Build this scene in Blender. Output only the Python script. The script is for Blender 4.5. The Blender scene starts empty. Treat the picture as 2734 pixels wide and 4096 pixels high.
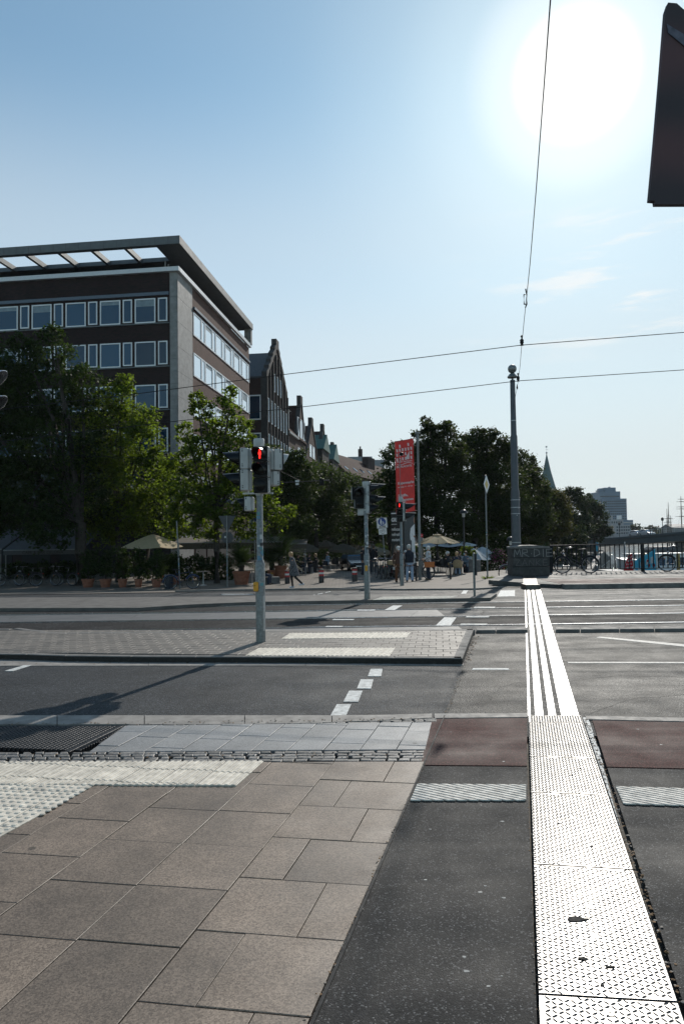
import bpy, math, random
import numpy as np
from mathutils import Vector, Matrix
random.seed(7); rng = np.random.default_rng(7)
sc = bpy.context.scene; COL = sc.collection
K = 4096/2349.0
W, H, FPX, CAMH = 2734.0, 4096.0, 2730.0, 1.75
pit = math.atan(97/FPX); rol = math.radians(0.8)
F = Vector((0, math.cos(pit), math.sin(pit))); R0 = Vector((1, 0, 0)); U0 = Vector((0, -math.sin(pit), math.cos(pit)))
RR = R0*math.cos(rol) - U0*math.sin(rol); UU = U0*math.cos(rol) + R0*math.sin(rol)
CAM = Vector((0, 0, CAMH))
def ray(x, y): return F + RR*((x-W/2)/FPX) - UU*((y-H/2)/FPX)
def G(x, y, z=0.0):
    d = ray(x, y); return CAM + d*((z-CAMH)/d.z)
def gp(x, y, z=0.0): return G(x*K, y*K, z)
def AT(x, y, Y):
    d = ray(x, y); return CAM + d*(Y/d.y)
def clamp(v, a, b): return max(a, min(b, v))
def sst(a, b, v):
    t = clamp((v-a)/(b-a), 0, 1); return t*t*(3-2*t)
def zt(X, Y):
    d = clamp((Y-22.1)*.046, 0, .5)*(1+.08*clamp(3-X, 0, 6))*(1-sst(7, 11, X))
    return -d
def GT(x, y, dz=0.0):
    z = 0.0
    for _ in range(25):
        q = G(x, y, z+dz); z = z*.5+zt(q.x, q.y)*.5
    return Vector((q.x, q.y, z+dz))
def ppm(Y): return FPX/Y

# ---------------------------------------------------------------- camera, sun, sky
cd = bpy.data.cameras.new('camera'); cam = bpy.data.objects.new('camera', cd); COL.objects.link(cam)
cam.matrix_world = Matrix(((RR.x, UU.x, -F.x, 0), (RR.y, UU.y, -F.y, 0), (RR.z, UU.z, -F.z, CAMH), (0, 0, 0, 1)))
cd.sensor_fit = 'HORIZONTAL'; cd.sensor_width = 36; cd.lens = 36*FPX/W; cd.clip_start = .05; cd.clip_end = 6000
sc.camera = cam
sun_d = ray(2302, 300).normalized()
sl = bpy.data.lights.new('sun', 'SUN'); sl.energy = SUN_E if 'SUN_E' in globals() else 3.7; sl.angle = math.radians(.53); sl.color = (1, .94, .85)
so = bpy.data.objects.new('sun', sl); COL.objects.link(so); so.rotation_euler = sun_d.to_track_quat('Z', 'Y').to_euler(); so.location = (30, 60, 60)
sun_el = math.asin(sun_d.z); sun_az = math.atan2(sun_d.x, sun_d.y)
wd = bpy.data.worlds.new('World'); sc.world = wd; wd.use_nodes = True
nt = wd.node_tree; bg = nt.nodes['Background']
sky = nt.nodes.new('ShaderNodeTexSky'); sky.sky_type = 'NISHITA'; sky.sun_disc = False
sky.sun_elevation = sun_el; sky.sun_rotation = sun_az
sky.air_density = 1.0; sky.dust_density = .27; sky.ozone_density = 3.5; sky.altitude = 20
wbm = nt.nodes.new('ShaderNodeMix'); wbm.data_type = 'RGBA'; wbm.blend_type = 'MULTIPLY'; wbm.inputs[0].default_value = 1; wbm.inputs[7].default_value = (1.08, 1.26, 1.07, 1)
nt.links.new(sky.outputs[0], wbm.inputs[6])
# pale summer haze lying along the horizon of the sky, thin cirrus streaks high up on the right
tcw = nt.nodes.new('ShaderNodeTexCoord'); sxy = nt.nodes.new('ShaderNodeSeparateXYZ'); nt.links.new(tcw.outputs['Generated'], sxy.inputs[0])
SKY_S = .12
def _wr(stops, src):
    n = nt.nodes.new('ShaderNodeValToRGB'); e = n.color_ramp.elements; n.color_ramp.interpolation = 'EASE'
    while len(e) < len(stops): e.new(.5)
    for k, (q, v) in enumerate(stops): e[k].position = q; e[k].color = (v, v, v, 1)
    nt.links.new(src, n.inputs[0]); return n.outputs[0]
hz_f = _wr([(0, .97), (.08, .93), (.24, .74), (.37, .50), (.58, .08)], sxy.outputs[2])
vh = nt.nodes.new('ShaderNodeVectorMath'); vh.operation = 'DOT_PRODUCT'; nt.links.new(tcw.outputs['Generated'], vh.inputs[0]); vh.inputs[1].default_value = (math.sin(sun_az), math.cos(sun_az), 0)
vr_ = nt.nodes.new('ShaderNodeMapRange'); nt.links.new(vh.outputs['Value'], vr_.inputs[0])
for k_, v_ in ((1, -.3), (2, .6), (3, .35), (4, 1.0)): vr_.inputs[k_].default_value = v_
hq = nt.nodes.new('ShaderNodeMath'); hq.operation = 'MULTIPLY'; nt.links.new(hz_f, hq.inputs[0]); nt.links.new(vr_.outputs[0], hq.inputs[1]); hz_f = hq.outputs[0]
hzm = nt.nodes.new('ShaderNodeMix'); hzm.data_type = 'RGBA'; nt.links.new(hz_f, hzm.inputs[0]); nt.links.new(wbm.outputs[2], hzm.inputs[6]); hzm.inputs[7].default_value = (.72/SKY_S, .775/SKY_S, .80/SKY_S, 1)
mpw = nt.nodes.new('ShaderNodeMapping'); mpw.inputs['Scale'].default_value = (2.2, 2.2, 15); mpw.inputs['Rotation'].default_value = (0, .22, 0); nt.links.new(tcw.outputs['Generated'], mpw.inputs[0])
cn = nt.nodes.new('ShaderNodeTexNoise'); cn.inputs['Scale'].default_value = 2.4; cn.inputs['Detail'].default_value = 7; cn.inputs['Roughness'].default_value = .6; nt.links.new(mpw.outputs[0], cn.inputs['Vector'])
cl_f = _wr([(.50, 0), (.66, .7)], cn.outputs['Fac']); el_f = _wr([(.22, 0), (.29, 1), (.36, .8), (.46, 0)], sxy.outputs[2])
az_f = _wr([(.12, 0), (.34, 1)], sxy.outputs[0])
m1 = nt.nodes.new('ShaderNodeMath'); m1.operation = 'MULTIPLY'; nt.links.new(cl_f, m1.inputs[0]); nt.links.new(el_f, m1.inputs[1])
m2 = nt.nodes.new('ShaderNodeMath'); m2.operation = 'MULTIPLY'; nt.links.new(m1.outputs[0], m2.inputs[0]); nt.links.new(az_f, m2.inputs[1])
clm = nt.nodes.new('ShaderNodeMix'); clm.data_type = 'RGBA'; nt.links.new(m2.outputs[0], clm.inputs[0]); nt.links.new(hzm.outputs[2], clm.inputs[6]); clm.inputs[7].default_value = (1.0/SKY_S, .98/SKY_S, .95/SKY_S, 1)
# bright aureole of the veiled sun
vd = nt.nodes.new('ShaderNodeVectorMath'); vd.operation = 'DOT_PRODUCT'; nt.links.new(tcw.outputs['Generated'], vd.inputs[0]); vd.inputs[1].default_value = tuple(sun_d)
vm = nt.nodes.new('ShaderNodeMapRange'); vm.inputs[1].default_value = .94; vm.inputs[2].default_value = 1.0; nt.links.new(vd.outputs['Value'], vm.inputs[0])
au = _wr([(0, 0), (.55, .03), (.84, .08), (.945, .34), (.985, 1)], vm.outputs[0])
aum = nt.nodes.new('ShaderNodeMix'); aum.data_type = 'RGBA'; nt.links.new(au, aum.inputs[0]); nt.links.new(clm.outputs[2], aum.inputs[6]); aum.inputs[7].default_value = (1.3/SKY_S, 1.3/SKY_S, 1.28/SKY_S, 1)
nt.links.new(aum.outputs[2], bg.inputs[0]); bg.inputs[1].default_value = SKY_S
sc.view_settings.view_transform = 'Standard'; sc.view_settings.look = 'None'; sc.view_settings.gamma = 1
sc.view_settings.exposure = 0.0
sc.cycles.use_denoising = True
sc.cycles.max_bounces = 7; sc.cycles.diffuse_bounces = 3; sc.cycles.glossy_bounces = 4; sc.cycles.transmission_bounces = 5
sc.cycles.transparent_max_bounces = 8; sc.cycles.sample_clamp_indirect = 6

# ---------------------------------------------------------------- materials
_mats = {}
def _nodes(name):
    m = bpy.data.materials.new(name); m.use_nodes = True
    return m, m.node_tree, m.node_tree.nodes['Principled BSDF']
def _noise(t, scale, detail=3, rough=.6, vec=None):
    n = t.nodes.new('ShaderNodeTexNoise'); n.inputs['Scale'].default_value = scale; n.inputs['Detail'].default_value = detail; n.inputs['Roughness'].default_value = rough
    if vec is None: vec = pos(t)
    t.links.new(vec, n.inputs['Vector']); return n.outputs['Fac']
def pos(t):
    for n in t.nodes:
        if n.bl_idname == 'ShaderNodeNewGeometry': return n.outputs['Position']
    return t.nodes.new('ShaderNodeNewGeometry').outputs['Position']
def geo(t):
    pos(t); return [n for n in t.nodes if n.bl_idname == 'ShaderNodeNewGeometry'][0]
def ramp(t, fac, stops):
    n = t.nodes.new('ShaderNodeValToRGB'); e = n.color_ramp.elements
    while len(e) < len(stops): e.new(.5)
    for i, (q, c) in enumerate(stops):
        e[i].position = q; e[i].color = (c[0], c[1], c[2], 1) if hasattr(c, '__len__') else (c, c, c, 1)
    t.links.new(fac, n.inputs[0]); return n.outputs[0]
def mixc(t, fac, a, b, mode='MIX'):
    n = t.nodes.new('ShaderNodeMix'); n.data_type = 'RGBA'; n.blend_type = mode
    for s, v in ((0, fac), (6, a), (7, b)):
        if hasattr(v, 'is_linked') or hasattr(v, 'links'): t.links.new(v, n.inputs[s])
        elif s == 0: n.inputs[s].default_value = v
        else: n.inputs[s].default_value = (*v[:3], 1)
    return n.outputs[2]
def math_n(t, op, a, b):
    n = t.nodes.new('ShaderNodeMath'); n.operation = op
    for i, v in enumerate((a, b)):
        if isinstance(v, (int, float)): n.inputs[i].default_value = v
        else: t.links.new(v, n.inputs[i])
    return n.outputs[0]
def bump(t, bs, h, strength, dist):
    n = t.nodes.new('ShaderNodeBump'); n.inputs['Strength'].default_value = strength; n.inputs['Distance'].default_value = dist
    t.links.new(h, n.inputs['Height']); t.links.new(n.outputs[0], bs.inputs['Normal'])
def M(name, col, rough=.6, metal=0.0, var=.14, scale=9, bmp=0.0, bdist=.004, bscale=40, island=0.0, spec=None, coat=0.0):
    if name in _mats: return _mats[name]
    m, t, b = _nodes(name)
    lo = [max(0, c*(1-var)) for c in col]; hi = [min(1, c*(1+var)) for c in col]
    c = ramp(t, _noise(t, scale), [(.3, lo), (.7, hi)])
    if island:
        v = ramp(t, geo(t).outputs['Random Per Island'], [(0, 1-island), (1, 1+island)])
        c = mixc(t, 1.0, c, v, 'MULTIPLY')
    t.links.new(c, b.inputs['Base Color'])
    r = ramp(t, _noise(t, scale*1.7), [(.25, max(.03, rough*.85)), (.75, min(1, rough*1.15))])
    t.links.new(r, b.inputs['Roughness'])
    b.inputs['Metallic'].default_value = metal
    if spec is not None: b.inputs['Specular IOR Level'].default_value = spec
    if coat: b.inputs['Coat Weight'].default_value = coat; b.inputs['Coat Roughness'].default_value = .1
    if bmp: bump(t, b, _noise(t, bscale, 4), bmp, bdist)
    _mats[name] = m; return m
def emit(name, col, s):
    if name in _mats: return _mats[name]
    m, t, b = _nodes(name); b.inputs['Base Color'].default_value = (*col, 1)
    b.inputs['Emission Color'].default_value = (*col, 1); b.inputs['Emission Strength'].default_value = s
    _mats[name] = m; return m
def asphalt(name, col, speck=.5, rough=.62, tint=(1, 1, 1), fine=150, bstr=.7, patch=.25, spec=.5):
    m, t, b = _nodes(name)
    big = ramp(t, _noise(t, .9, 5, .65), [(.3, 1-patch), (.7, 1+patch)])
    mp = t.nodes.new('ShaderNodeMapping'); mp.inputs['Scale'].default_value = (.10, 1.5, 1); t.links.new(pos(t), mp.inputs[0])
    strk = _noise(t, 1.0, 5, .6, mp.outputs[0]); big = mixc(t, 1.0, big, ramp(t, strk, [(.3, 1-patch*.8), (.7, 1+patch*.8)]), 'MULTIPLY')
    base = mixc(t, 1.0, col, big, 'MULTIPLY')
    v = t.nodes.new('ShaderNodeTexVoronoi'); v.inputs['Scale'].default_value = fine; t.links.new(pos(t), v.inputs['Vector'])
    cell = t.nodes.new('ShaderNodeSeparateColor'); t.links.new(v.outputs['Color'], cell.inputs[0])
    st = ramp(t, cell.outputs[0], [(0, .6), (.75, 1.05), (.9, 1.9), (1, 1+speck*6)])
    base = mixc(t, 1.0, base, st, 'MULTIPLY')
    t.links.new(base, b.inputs['Base Color'])
    rr = ramp(t, math_n(t, 'ADD', math_n(t, 'MULTIPLY', _noise(t, 2.3, 4), .4), math_n(t, 'MULTIPLY', strk, .6)), [(.35, max(.2, rough-.16)), (.65, min(1, rough+.12))]); t.links.new(rr, b.inputs['Roughness'])
    b.inputs['Specular IOR Level'].default_value = spec
    h = math_n(t, 'ADD', math_n(t, 'MULTIPLY', v.outputs['Distance'], -1.2), _noise(t, fine*.45, 3))
    bump(t, b, h, bstr, .006); _mats[name] = m; return m
def granite(name, c1, c2, island=.18, speck=140, rough=.6, grime=.25, bstr=.25):
    m, t, b = _nodes(name)
    v = t.nodes.new('ShaderNodeTexVoronoi'); v.inputs['Scale'].default_value = speck; t.links.new(pos(t), v.inputs['Vector'])
    cell = t.nodes.new('ShaderNodeSeparateColor'); t.links.new(v.outputs['Color'], cell.inputs[0])
    base = ramp(t, cell.outputs[0], [(0, c1), (.5, [(a+bb)/2 for a, bb in zip(c1, c2)]), (1, c2)])
    isl = ramp(t, geo(t).outputs['Random Per Island'], [(0, 1-island), (1, 1+island)])
    base = mixc(t, 1.0, base, isl, 'MULTIPLY')
    gr = ramp(t, _noise(t, 1.6, 6, .7), [(.35, 1-grime), (.65, 1.05)]); base = mixc(t, 1.0, base, gr, 'MULTIPLY')
    # chewing gum and grease spots, a few per square metre
    w = t.nodes.new('ShaderNodeTexVoronoi'); w.inputs['Scale'].default_value = 1.9; t.links.new(pos(t), w.inputs['Vector'])
    sp = ramp(t, w.outputs['Distance'], [(.035, .35), (.05, 1)]); base = mixc(t, 1.0, base, sp, 'MULTIPLY')
    t.links.new(base, b.inputs['Base Color'])
    t.links.new(ramp(t, _noise(t, 3, 4), [(.3, rough-.08), (.7, rough+.1)]), b.inputs['Roughness'])
    bump(t, b, _noise(t, 170, 3), bstr, .004); _mats[name] = m; return m
def brick(name, c1, c2, mortar, scale=1.0):
    m, t, b = _nodes(name)
    # brick courses in object space: u along the wall, v up
    tc = t.nodes.new('ShaderNodeTexCoord'); sp = t.nodes.new('ShaderNodeSeparateXYZ'); t.links.new(tc.outputs['Object'], sp.inputs[0])
    u = math_n(t, 'ADD', sp.outputs[0], sp.outputs[1]); cb = t.nodes.new('ShaderNodeCombineXYZ')
    t.links.new(u, cb.inputs[0]); t.links.new(sp.outputs[2], cb.inputs[1])
    bt = t.nodes.new('ShaderNodeTexBrick'); t.links.new(cb.outputs[0], bt.inputs['Vector'])
    b.inputs['Specular IOR Level'].default_value = .2; bt.inputs['Color1'].default_value = (*c1, 1); bt.inputs['Color2'].default_value = (*c2, 1); bt.inputs['Mortar'].default_value = (*mortar, 1)
    bt.inputs['Scale'].default_value = scale; bt.inputs['Brick Width'].default_value = .26; bt.inputs['Row Height'].default_value = .085; bt.inputs['Mortar Size'].default_value = .008
    n = ramp(t, _noise(t, .7, 4), [(.3, .8), (.7, 1.15)])
    t.links.new(mixc(t, 1.0, bt.outputs[0], n, 'MULTIPLY'), b.inputs['Base Color']); b.inputs['Roughness'].default_value = .85
    bump(t, b, bt.outputs['Fac'], -.3, .008); _mats[name] = m; return m
def leafmat(name, col, trans, tw=.5):
    m = bpy.data.materials.new(name); m.use_nodes = True; t = m.node_tree; t.nodes.clear()
    out = t.nodes.new('ShaderNodeOutputMaterial')
    isl = geo(t).outputs['Random Per Island']
    k = ramp(t, isl, [(0, .6), (1, 1.4)]); n = ramp(t, _noise(t, .5, 3), [(.3, .75), (.7, 1.25)])
    d = t.nodes.new('ShaderNodeBsdfPrincipled'); d.inputs['Roughness'].default_value = .6; d.inputs['Specular IOR Level'].default_value = .16; col = tuple(c_*.6 for c_ in col)
    t.links.new(mixc(t, 1.0, mixc(t, 1.0, col, k, 'MULTIPLY'), n, 'MULTIPLY'), d.inputs['Base Color'])
    tr = t.nodes.new('ShaderNodeBsdfTranslucent'); t.links.new(mixc(t, 1.0, trans, k, 'MULTIPLY'), tr.inputs[0])
    mx = t.nodes.new('ShaderNodeMixShader'); mx.inputs[0].default_value = tw
    t.links.new(d.outputs[0], mx.inputs[1]); t.links.new(tr.outputs[0], mx.inputs[2]); t.links.new(mx.outputs[0], out.inputs[0])
    _mats[name] = m; return m
def fabric(name, col, trans=.35, rough=.85, var=.08):
    m = bpy.data.materials.new(name); m.use_nodes = True; t = m.node_tree; b = t.nodes['Principled BSDF']
    c = ramp(t, _noise(t, 5), [(.3, [x*(1-var) for x in col]), (.7, [min(1, x*(1+var)) for x in col])])
    t.links.new(c, b.inputs['Base Color']); b.inputs['Roughness'].default_value = rough
    tr = t.nodes.new('ShaderNodeBsdfTranslucent'); t.links.new(c, tr.inputs[0])
    mx = t.nodes.new('ShaderNodeMixShader'); mx.inputs[0].default_value = trans
    out = [n for n in t.nodes if n.bl_idname == 'ShaderNodeOutputMaterial'][0]
    t.links.new(b.outputs[0], mx.inputs[1]); t.links.new(tr.outputs[0], mx.inputs[2]); t.links.new(mx.outputs[0], out.inputs[0])
    _mats[name] = m; return m

# ---------------------------------------------------------------- mesh builder
def basis(d):
    d = d.normalized(); a = Vector((0, 0, 1)) if abs(d.z) < .95 else Vector((1, 0, 0))
    x = d.cross(a).normalized(); return x, x.cross(d).normalized(), d
class MB:
    def __init__(s): s.v = []; s.f = []; s.mi = []; s.cur = 0
    def mat(s, i): s.cur = i; return s
    def add(s, vs, fs):
        o = len(s.v); s.v += [tuple(q) for q in vs]
        for f in fs: s.f.append(tuple(i+o for i in f)); s.mi.append(s.cur)
        return s
    def box(s, c, d, rz=0.0, M3=None):
        x, y, z = d[0]/2, d[1]/2, d[2]/2
        vs = [Vector((a*x, b*y, e*z)) for e in (-1, 1) for a, b in ((-1, -1), (1, -1), (1, 1), (-1, 1))]
        if M3 is None and rz: M3 = Matrix.Rotation(rz, 3, 'Z')
        if M3 is not None: vs = [M3 @ q for q in vs]
        c = Vector(c); vs = [q+c for q in vs]
        return s.add(vs, [(0, 3, 2, 1), (4, 5, 6, 7), (0, 1, 5, 4), (1, 2, 6, 5), (2, 3, 7, 6), (3, 0, 4, 7)])
    def bx(s, x0, x1, y0, y1, z0, z1): return s.box(((x0+x1)/2, (y0+y1)/2, (z0+z1)/2), (abs(x1-x0), abs(y1-y0), abs(z1-z0)))
    def bevbox(s, c, d, b=.01, rz=0.0):
        x, y, z = d[0]/2, d[1]/2, d[2]/2; R = Matrix.Rotation(rz, 3, 'Z'); c = Vector(c); vs = []
        ring = lambda ix, zz: [Vector(q) for q in ((-x+ix, -y+ix+b, zz), (-x+ix+b, -y+ix, zz), (x-ix-b, -y+ix, zz), (x-ix, -y+ix+b, zz), (x-ix, y-ix-b, zz), (x-ix-b, y-ix, zz), (-x+ix+b, y-ix, zz), (-x+ix, y-ix-b, zz))]
        for ix, zz in ((b, -z), (0, -z+b), (0, z-b), (b, z)): vs += ring(ix, zz)
        vs = [R @ q+c for q in vs]; fs = [tuple(range(7, -1, -1)), tuple(range(24, 32))]
        for k in range(3):
            for i in range(8): j = (i+1) % 8; fs.append((k*8+i, k*8+j, k*8+8+j, k*8+8+i))
        return s.add(vs, fs)
    def tube(s, pts, r, n=8, cap=True):
        pts = [Vector(q) for q in pts]; N = len(pts)
        rs = r if hasattr(r, '__len__') else [r]*N; vs = []; px = None
        for i, q in enumerate(pts):
            d = (pts[min(i+1, N-1)]-pts[max(i-1, 0)]); x, y, _ = basis(d)
            if px is not None:
                x = (px-d.normalized()*px.dot(d.normalized()))
                x = x.normalized() if x.length > 1e-6 else basis(d)[0]; y = d.normalized().cross(x)
            px = x
            for k in range(n):
                a = 2*math.pi*k/n; vs.append(q+x*math.cos(a)*rs[i]+y*math.sin(a)*rs[i])
        fs = [(i*n+k, i*n+(k+1) % n, (i+1)*n+(k+1) % n, (i+1)*n+k) for i in range(N-1) for k in range(n)]
        if px is not None and cap: fs += [tuple(range(n-1, -1, -1)), tuple(range((N-1)*n, N*n))]
        return s.add(vs, fs)
    def lathe(s, prof, n=16, c=(0, 0, 0), ax=None):
        c = Vector(c); vs = []; A = ax if ax is not None else Matrix.Identity(3)
        for r, z in prof:
            for k in range(n): a = 2*math.pi*k/n; vs.append(c+A @ Vector((r*math.cos(a), r*math.sin(a), z)))
        fs = [(i*n+k, i*n+(k+1) % n, (i+1)*n+(k+1) % n, (i+1)*n+k) for i in range(len(prof)-1) for k in range(n)]
        fs += [tuple(range(n-1, -1, -1)), tuple(range((len(prof)-1)*n, len(prof)*n))]
        return s.add(vs, fs)
    def ball(s, c, r, n=12, m=8):
        rr = r if hasattr(r, '__len__') else (r, r, r); c = Vector(c); vs = []; 
        for i in range(m+1):
            t = math.pi*i/m; st = max(math.sin(t), 1e-3)
            for k in range(n): a = 2*math.pi*k/n; vs.append(c+Vector((rr[0]*st*math.cos(a), rr[1]*st*math.sin(a), -rr[2]*math.cos(t))))
        return s.add(vs, [(i*n+k, i*n+(k+1) % n, (i+1)*n+(k+1) % n, (i+1)*n+k) for i in range(m) for k in range(n)])
    def prism(s, pts, off, cap0=True):
        # closed outline pts (Vectors), extruded by vector off
        n = len(pts); off = Vector(off); vs = [Vector(q) for q in pts]+[Vector(q)+off for q in pts]
        fs = [tuple(range(n-1, -1, -1))] if cap0 else []
        fs += [tuple(range(n, 2*n))]+[(i, (i+1) % n, n+(i+1) % n, n+i) for i in range(n)]
        return s.add(vs, fs)
    def disc(s, c, r, nrm, th=.004, n=20):
        x, y, d = basis(Vector(nrm)); c = Vector(c)
        return s.prism([c+x*r*math.cos(2*math.pi*k/n)+y*r*math.sin(2*math.pi*k/n) for k in range(n)], d*th)
    def slab(s, poly, z, gap=.004, ch=.006, depth=.04):
        # polygon (xy) -> raised stone with a chamfer
        n = len(poly)
        if n < 3: return s
        c = sum((Vector((q[0], q[1])) for q in poly), Vector((0, 0)))/n
        def inset(g):
            o = []
            for i in range(n):
                a = Vector(poly[i-1][:2]); b = Vector(poly[i][:2]); e = Vector(poly[(i+1) % n][:2])
                d1 = (b-a); d2 = (e-b)
                if d1.length < 1e-5 or d2.length < 1e-5: o.append(b); continue
                n1 = Vector((-d1.y, d1.x)).normalized(); n2 = Vector((-d2.y, d2.x)).normalized()
                if n1.dot(c-b) < 0: n1 = -n1
                if n2.dot(c-b) < 0: n2 = -n2
                k = 1+n1.dot(n2); o.append(b+(n1+n2)*(g/max(k, .35)))
            return o
        a0 = inset(gap); a1 = inset(gap+ch)
        vs = [(q.x, q.y, z-depth) for q in a0]+[(q.x, q.y, z-ch*.6) for q in a0]+[(q.x, q.y, z) for q in a1]
        fs = [tuple(range(2*n, 3*n))]+[(k*n+i, k*n+(i+1) % n, (k+1)*n+(i+1) % n, (k+1)*n+i) for k in (0, 1) for i in range(n)]
        ar = sum(a1[i].x*a1[(i+1) % n].y-a1[(i+1) % n].x*a1[i].y for i in range(n))
        if ar < 0: fs = [tuple(reversed(f)) for f in fs]
        return s.add(vs, fs)
    def mesh(s, name, mats, smooth=False):
        me = bpy.data.meshes.new(name); me.from_pydata(s.v, [], s.f)
        for m in (mats if isinstance(mats, (list, tuple)) else [mats]): me.materials.append(m)
        me.polygons.foreach_set('material_index', s.mi)
        if smooth:
            me.polygons.foreach_set('use_smooth', [True]*len(s.f)); me.set_sharp_from_angle(angle=.7)
        me.update(); return me
    def build(s, name, mats, parent=None, smooth=False, loc=None):
        o = bpy.data.objects.new(name, s.mesh(name, mats, smooth)); COL.objects.link(o)
        if parent is not None: o.parent = parent
        if loc is not None: o.location = loc
        return o
def clip(poly, cl):
    # convex clip (2D), cl counter-clockwise or clockwise
    cl = [Vector(q[:2]) for q in cl]; A = sum(cl[i].x*cl[(i+1) % len(cl)].y-cl[(i+1) % len(cl)].x*cl[i].y for i in range(len(cl)))
    if A < 0: cl = cl[::-1]
    out = [Vector(q[:2]) for q in poly]
    for i in range(len(cl)):
        a, b = cl[i], cl[(i+1) % len(cl)]; e = b-a; nn = Vector((-e.y, e.x)); inp = out; out = []
        for j in range(len(inp)):
            p0, p1 = inp[j-1], inp[j]; d0 = nn.dot(p0-a); d1 = nn.dot(p1-a)
            if (d0 >= 0) != (d1 >= 0): out.append(p0+(p1-p0)*(d0/(d0-d1)))
            if d1 >= 0: out.append(p1)
        if len(out) < 3: return []
    res = []
    for q in out:
        if not res or (q-res[-1]).length > .004: res.append(q)
    if len(res) > 2 and (res[0]-res[-1]).length < .004: res.pop()
    return res if len(res) > 2 else []
def sheet(name, pts, z, mat, kind='structure', th=.02, parent=None):
    poly = [Vector((q.x, q.y, z-th)) for q in pts]
    A = sum(poly[i].x*poly[(i+1) % len(poly)].y-poly[(i+1) % len(poly)].x*poly[i].y for i in range(len(poly)))
    if A < 0: poly = poly[::-1]
    mb = MB(); mb.prism(poly, (0, 0, th), cap0=False); o = mb.build(name, mat, parent)
    if kind: o['kind'] = kind
    return o
def thing(name, label, cat, loc=(0, 0, 0), rz=0.0, group=None):
    if len(label.split()) > 16: print('LONG', label)
    o = bpy.data.objects.new(name, None); COL.objects.link(o); o.location = loc; o.rotation_euler = (0, 0, rz)
    o.empty_display_size = .2; o['label'] = label; o['category'] = cat
    if group: o['group'] = group
    return o
def tag(o, label, cat, group=None):
    o['label'] = label; o['category'] = cat
    if group: o['group'] = group
    return o
def struct(o): o['kind'] = 'structure'; return o
def copy_tree(o, parent=None, loc=None, rz=None, label=None):
    c = o.copy(); COL.objects.link(c)
    if parent is not None: c.parent = parent
    for ch in list(o.children): copy_tree(ch, c)
    if loc is not None: c.location = loc
    if rz is not None: c.rotation_euler = (0, 0, rz)
    if label: c['label'] = label
    return c
def text(parent, s, loc, rot, size, mat, name='lettering', ext=.002, align='LEFT', bold=0.0, sx=1.0, space=1.0):
    cu = bpy.data.curves.new(name, 'FONT'); cu.body = s; cu.size = size; cu.extrude = ext; cu.align_x = align; cu.offset = bold; cu.space_line = space
    cu.resolution_u = 3
    tmp = bpy.data.objects.new(name, cu); COL.objects.link(tmp)
    bpy.context.view_layer.update()
    me = bpy.data.meshes.new_from_object(tmp.evaluated_get(bpy.context.evaluated_depsgraph_get()))
    bpy.data.objects.remove(tmp); me.materials.clear(); me.materials.append(mat)
    o = bpy.data.objects.new(name, me); COL.objects.link(o); o.parent = parent; o.location = loc; o.rotation_euler = rot; o.scale = (sx, 1, 1)
    return o
FRONT = (math.pi/2, 0, 0)   # text standing up and facing -Y
# ================================================================ materials used in several places
A_ROAD = asphalt('asphalt_road', (.040, .042, .045), .4, .66, fine=95, bstr=.8, spec=.14)
A_DECK = asphalt('asphalt_deck', (.021, .021, .021), .8, .60, fine=80, bstr=.75, patch=.5, spec=.13)
A_LANE = asphalt('asphalt_lane', (.026, .025, .0245), .9, .78, fine=170, bstr=.3, patch=.22, spec=.22)
A_RED = asphalt('asphalt_red', (.056, .022, .019), .5, .78, fine=170, bstr=.3, patch=.12, spec=.22)
A_TRACK = asphalt('asphalt_track', (.026, .025, .025), .5, .74, fine=60, bstr=.9, spec=.08)
CONC = M('concrete_kerb', (.24, .22, .20), .75, var=.3, scale=6, bmp=.4)
CONC_D = M('concrete_weathered', (.15, .14, .13), .8, var=.35, scale=4, bmp=.5)
MORTAR = M('dirt_joint', (.028, .025, .022), .95, var=.4, scale=30, bmp=.6)
G_SLAB = granite('granite_slab', (.125, .091, .067), (.30, .228, .172), .22, 140, .58, .42)
G_GREY = granite('granite_grey', (.185, .182, .18), (.34, .336, .332), .16, 160)
COBBLE = granite('cobble_stone', (.10, .095, .09), (.26, .24, .22), .35, 60, .6, .3, .5)
PAVER = granite('clay_paver', (.115, .098, .082), (.205, .178, .152), .10, 120)
PROM = granite('promenade_paver', (.24, .21, .18), (.38, .34, .30), .16, 60)
TACT = M('tactile_concrete', (.62, .56, .47), .7, var=.28, scale=12, bmp=.3, island=.12)
PAINT = M('road_paint', (.52, .52, .50), .7, var=.38, scale=16, bmp=.3, bscale=90)
PAINT_W = M('worn_paint', (.34, .33, .31), .65, var=.4, scale=18, bmp=.3, bscale=90)
STEEL = M('steel_plate', (.115, .113, .112), .36, .95, var=.3, scale=9)
STEEL_B = M('steel_bar', (.30, .30, .305), .36, .9, var=.45, scale=20, bmp=.2, bscale=60)
RAIL = M('rail_steel', (.5, .5, .52), .25, .95, var=.15, scale=8)
TREAD_SHADE = M('tread_shade', (.12, .115, .11), .8, var=.3, scale=40, spec=.2)  # dark flats stand in for the shadow each tread throws
BLACK = M('black_rubber', (.012, .012, .012), .8, var=.2)

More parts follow.
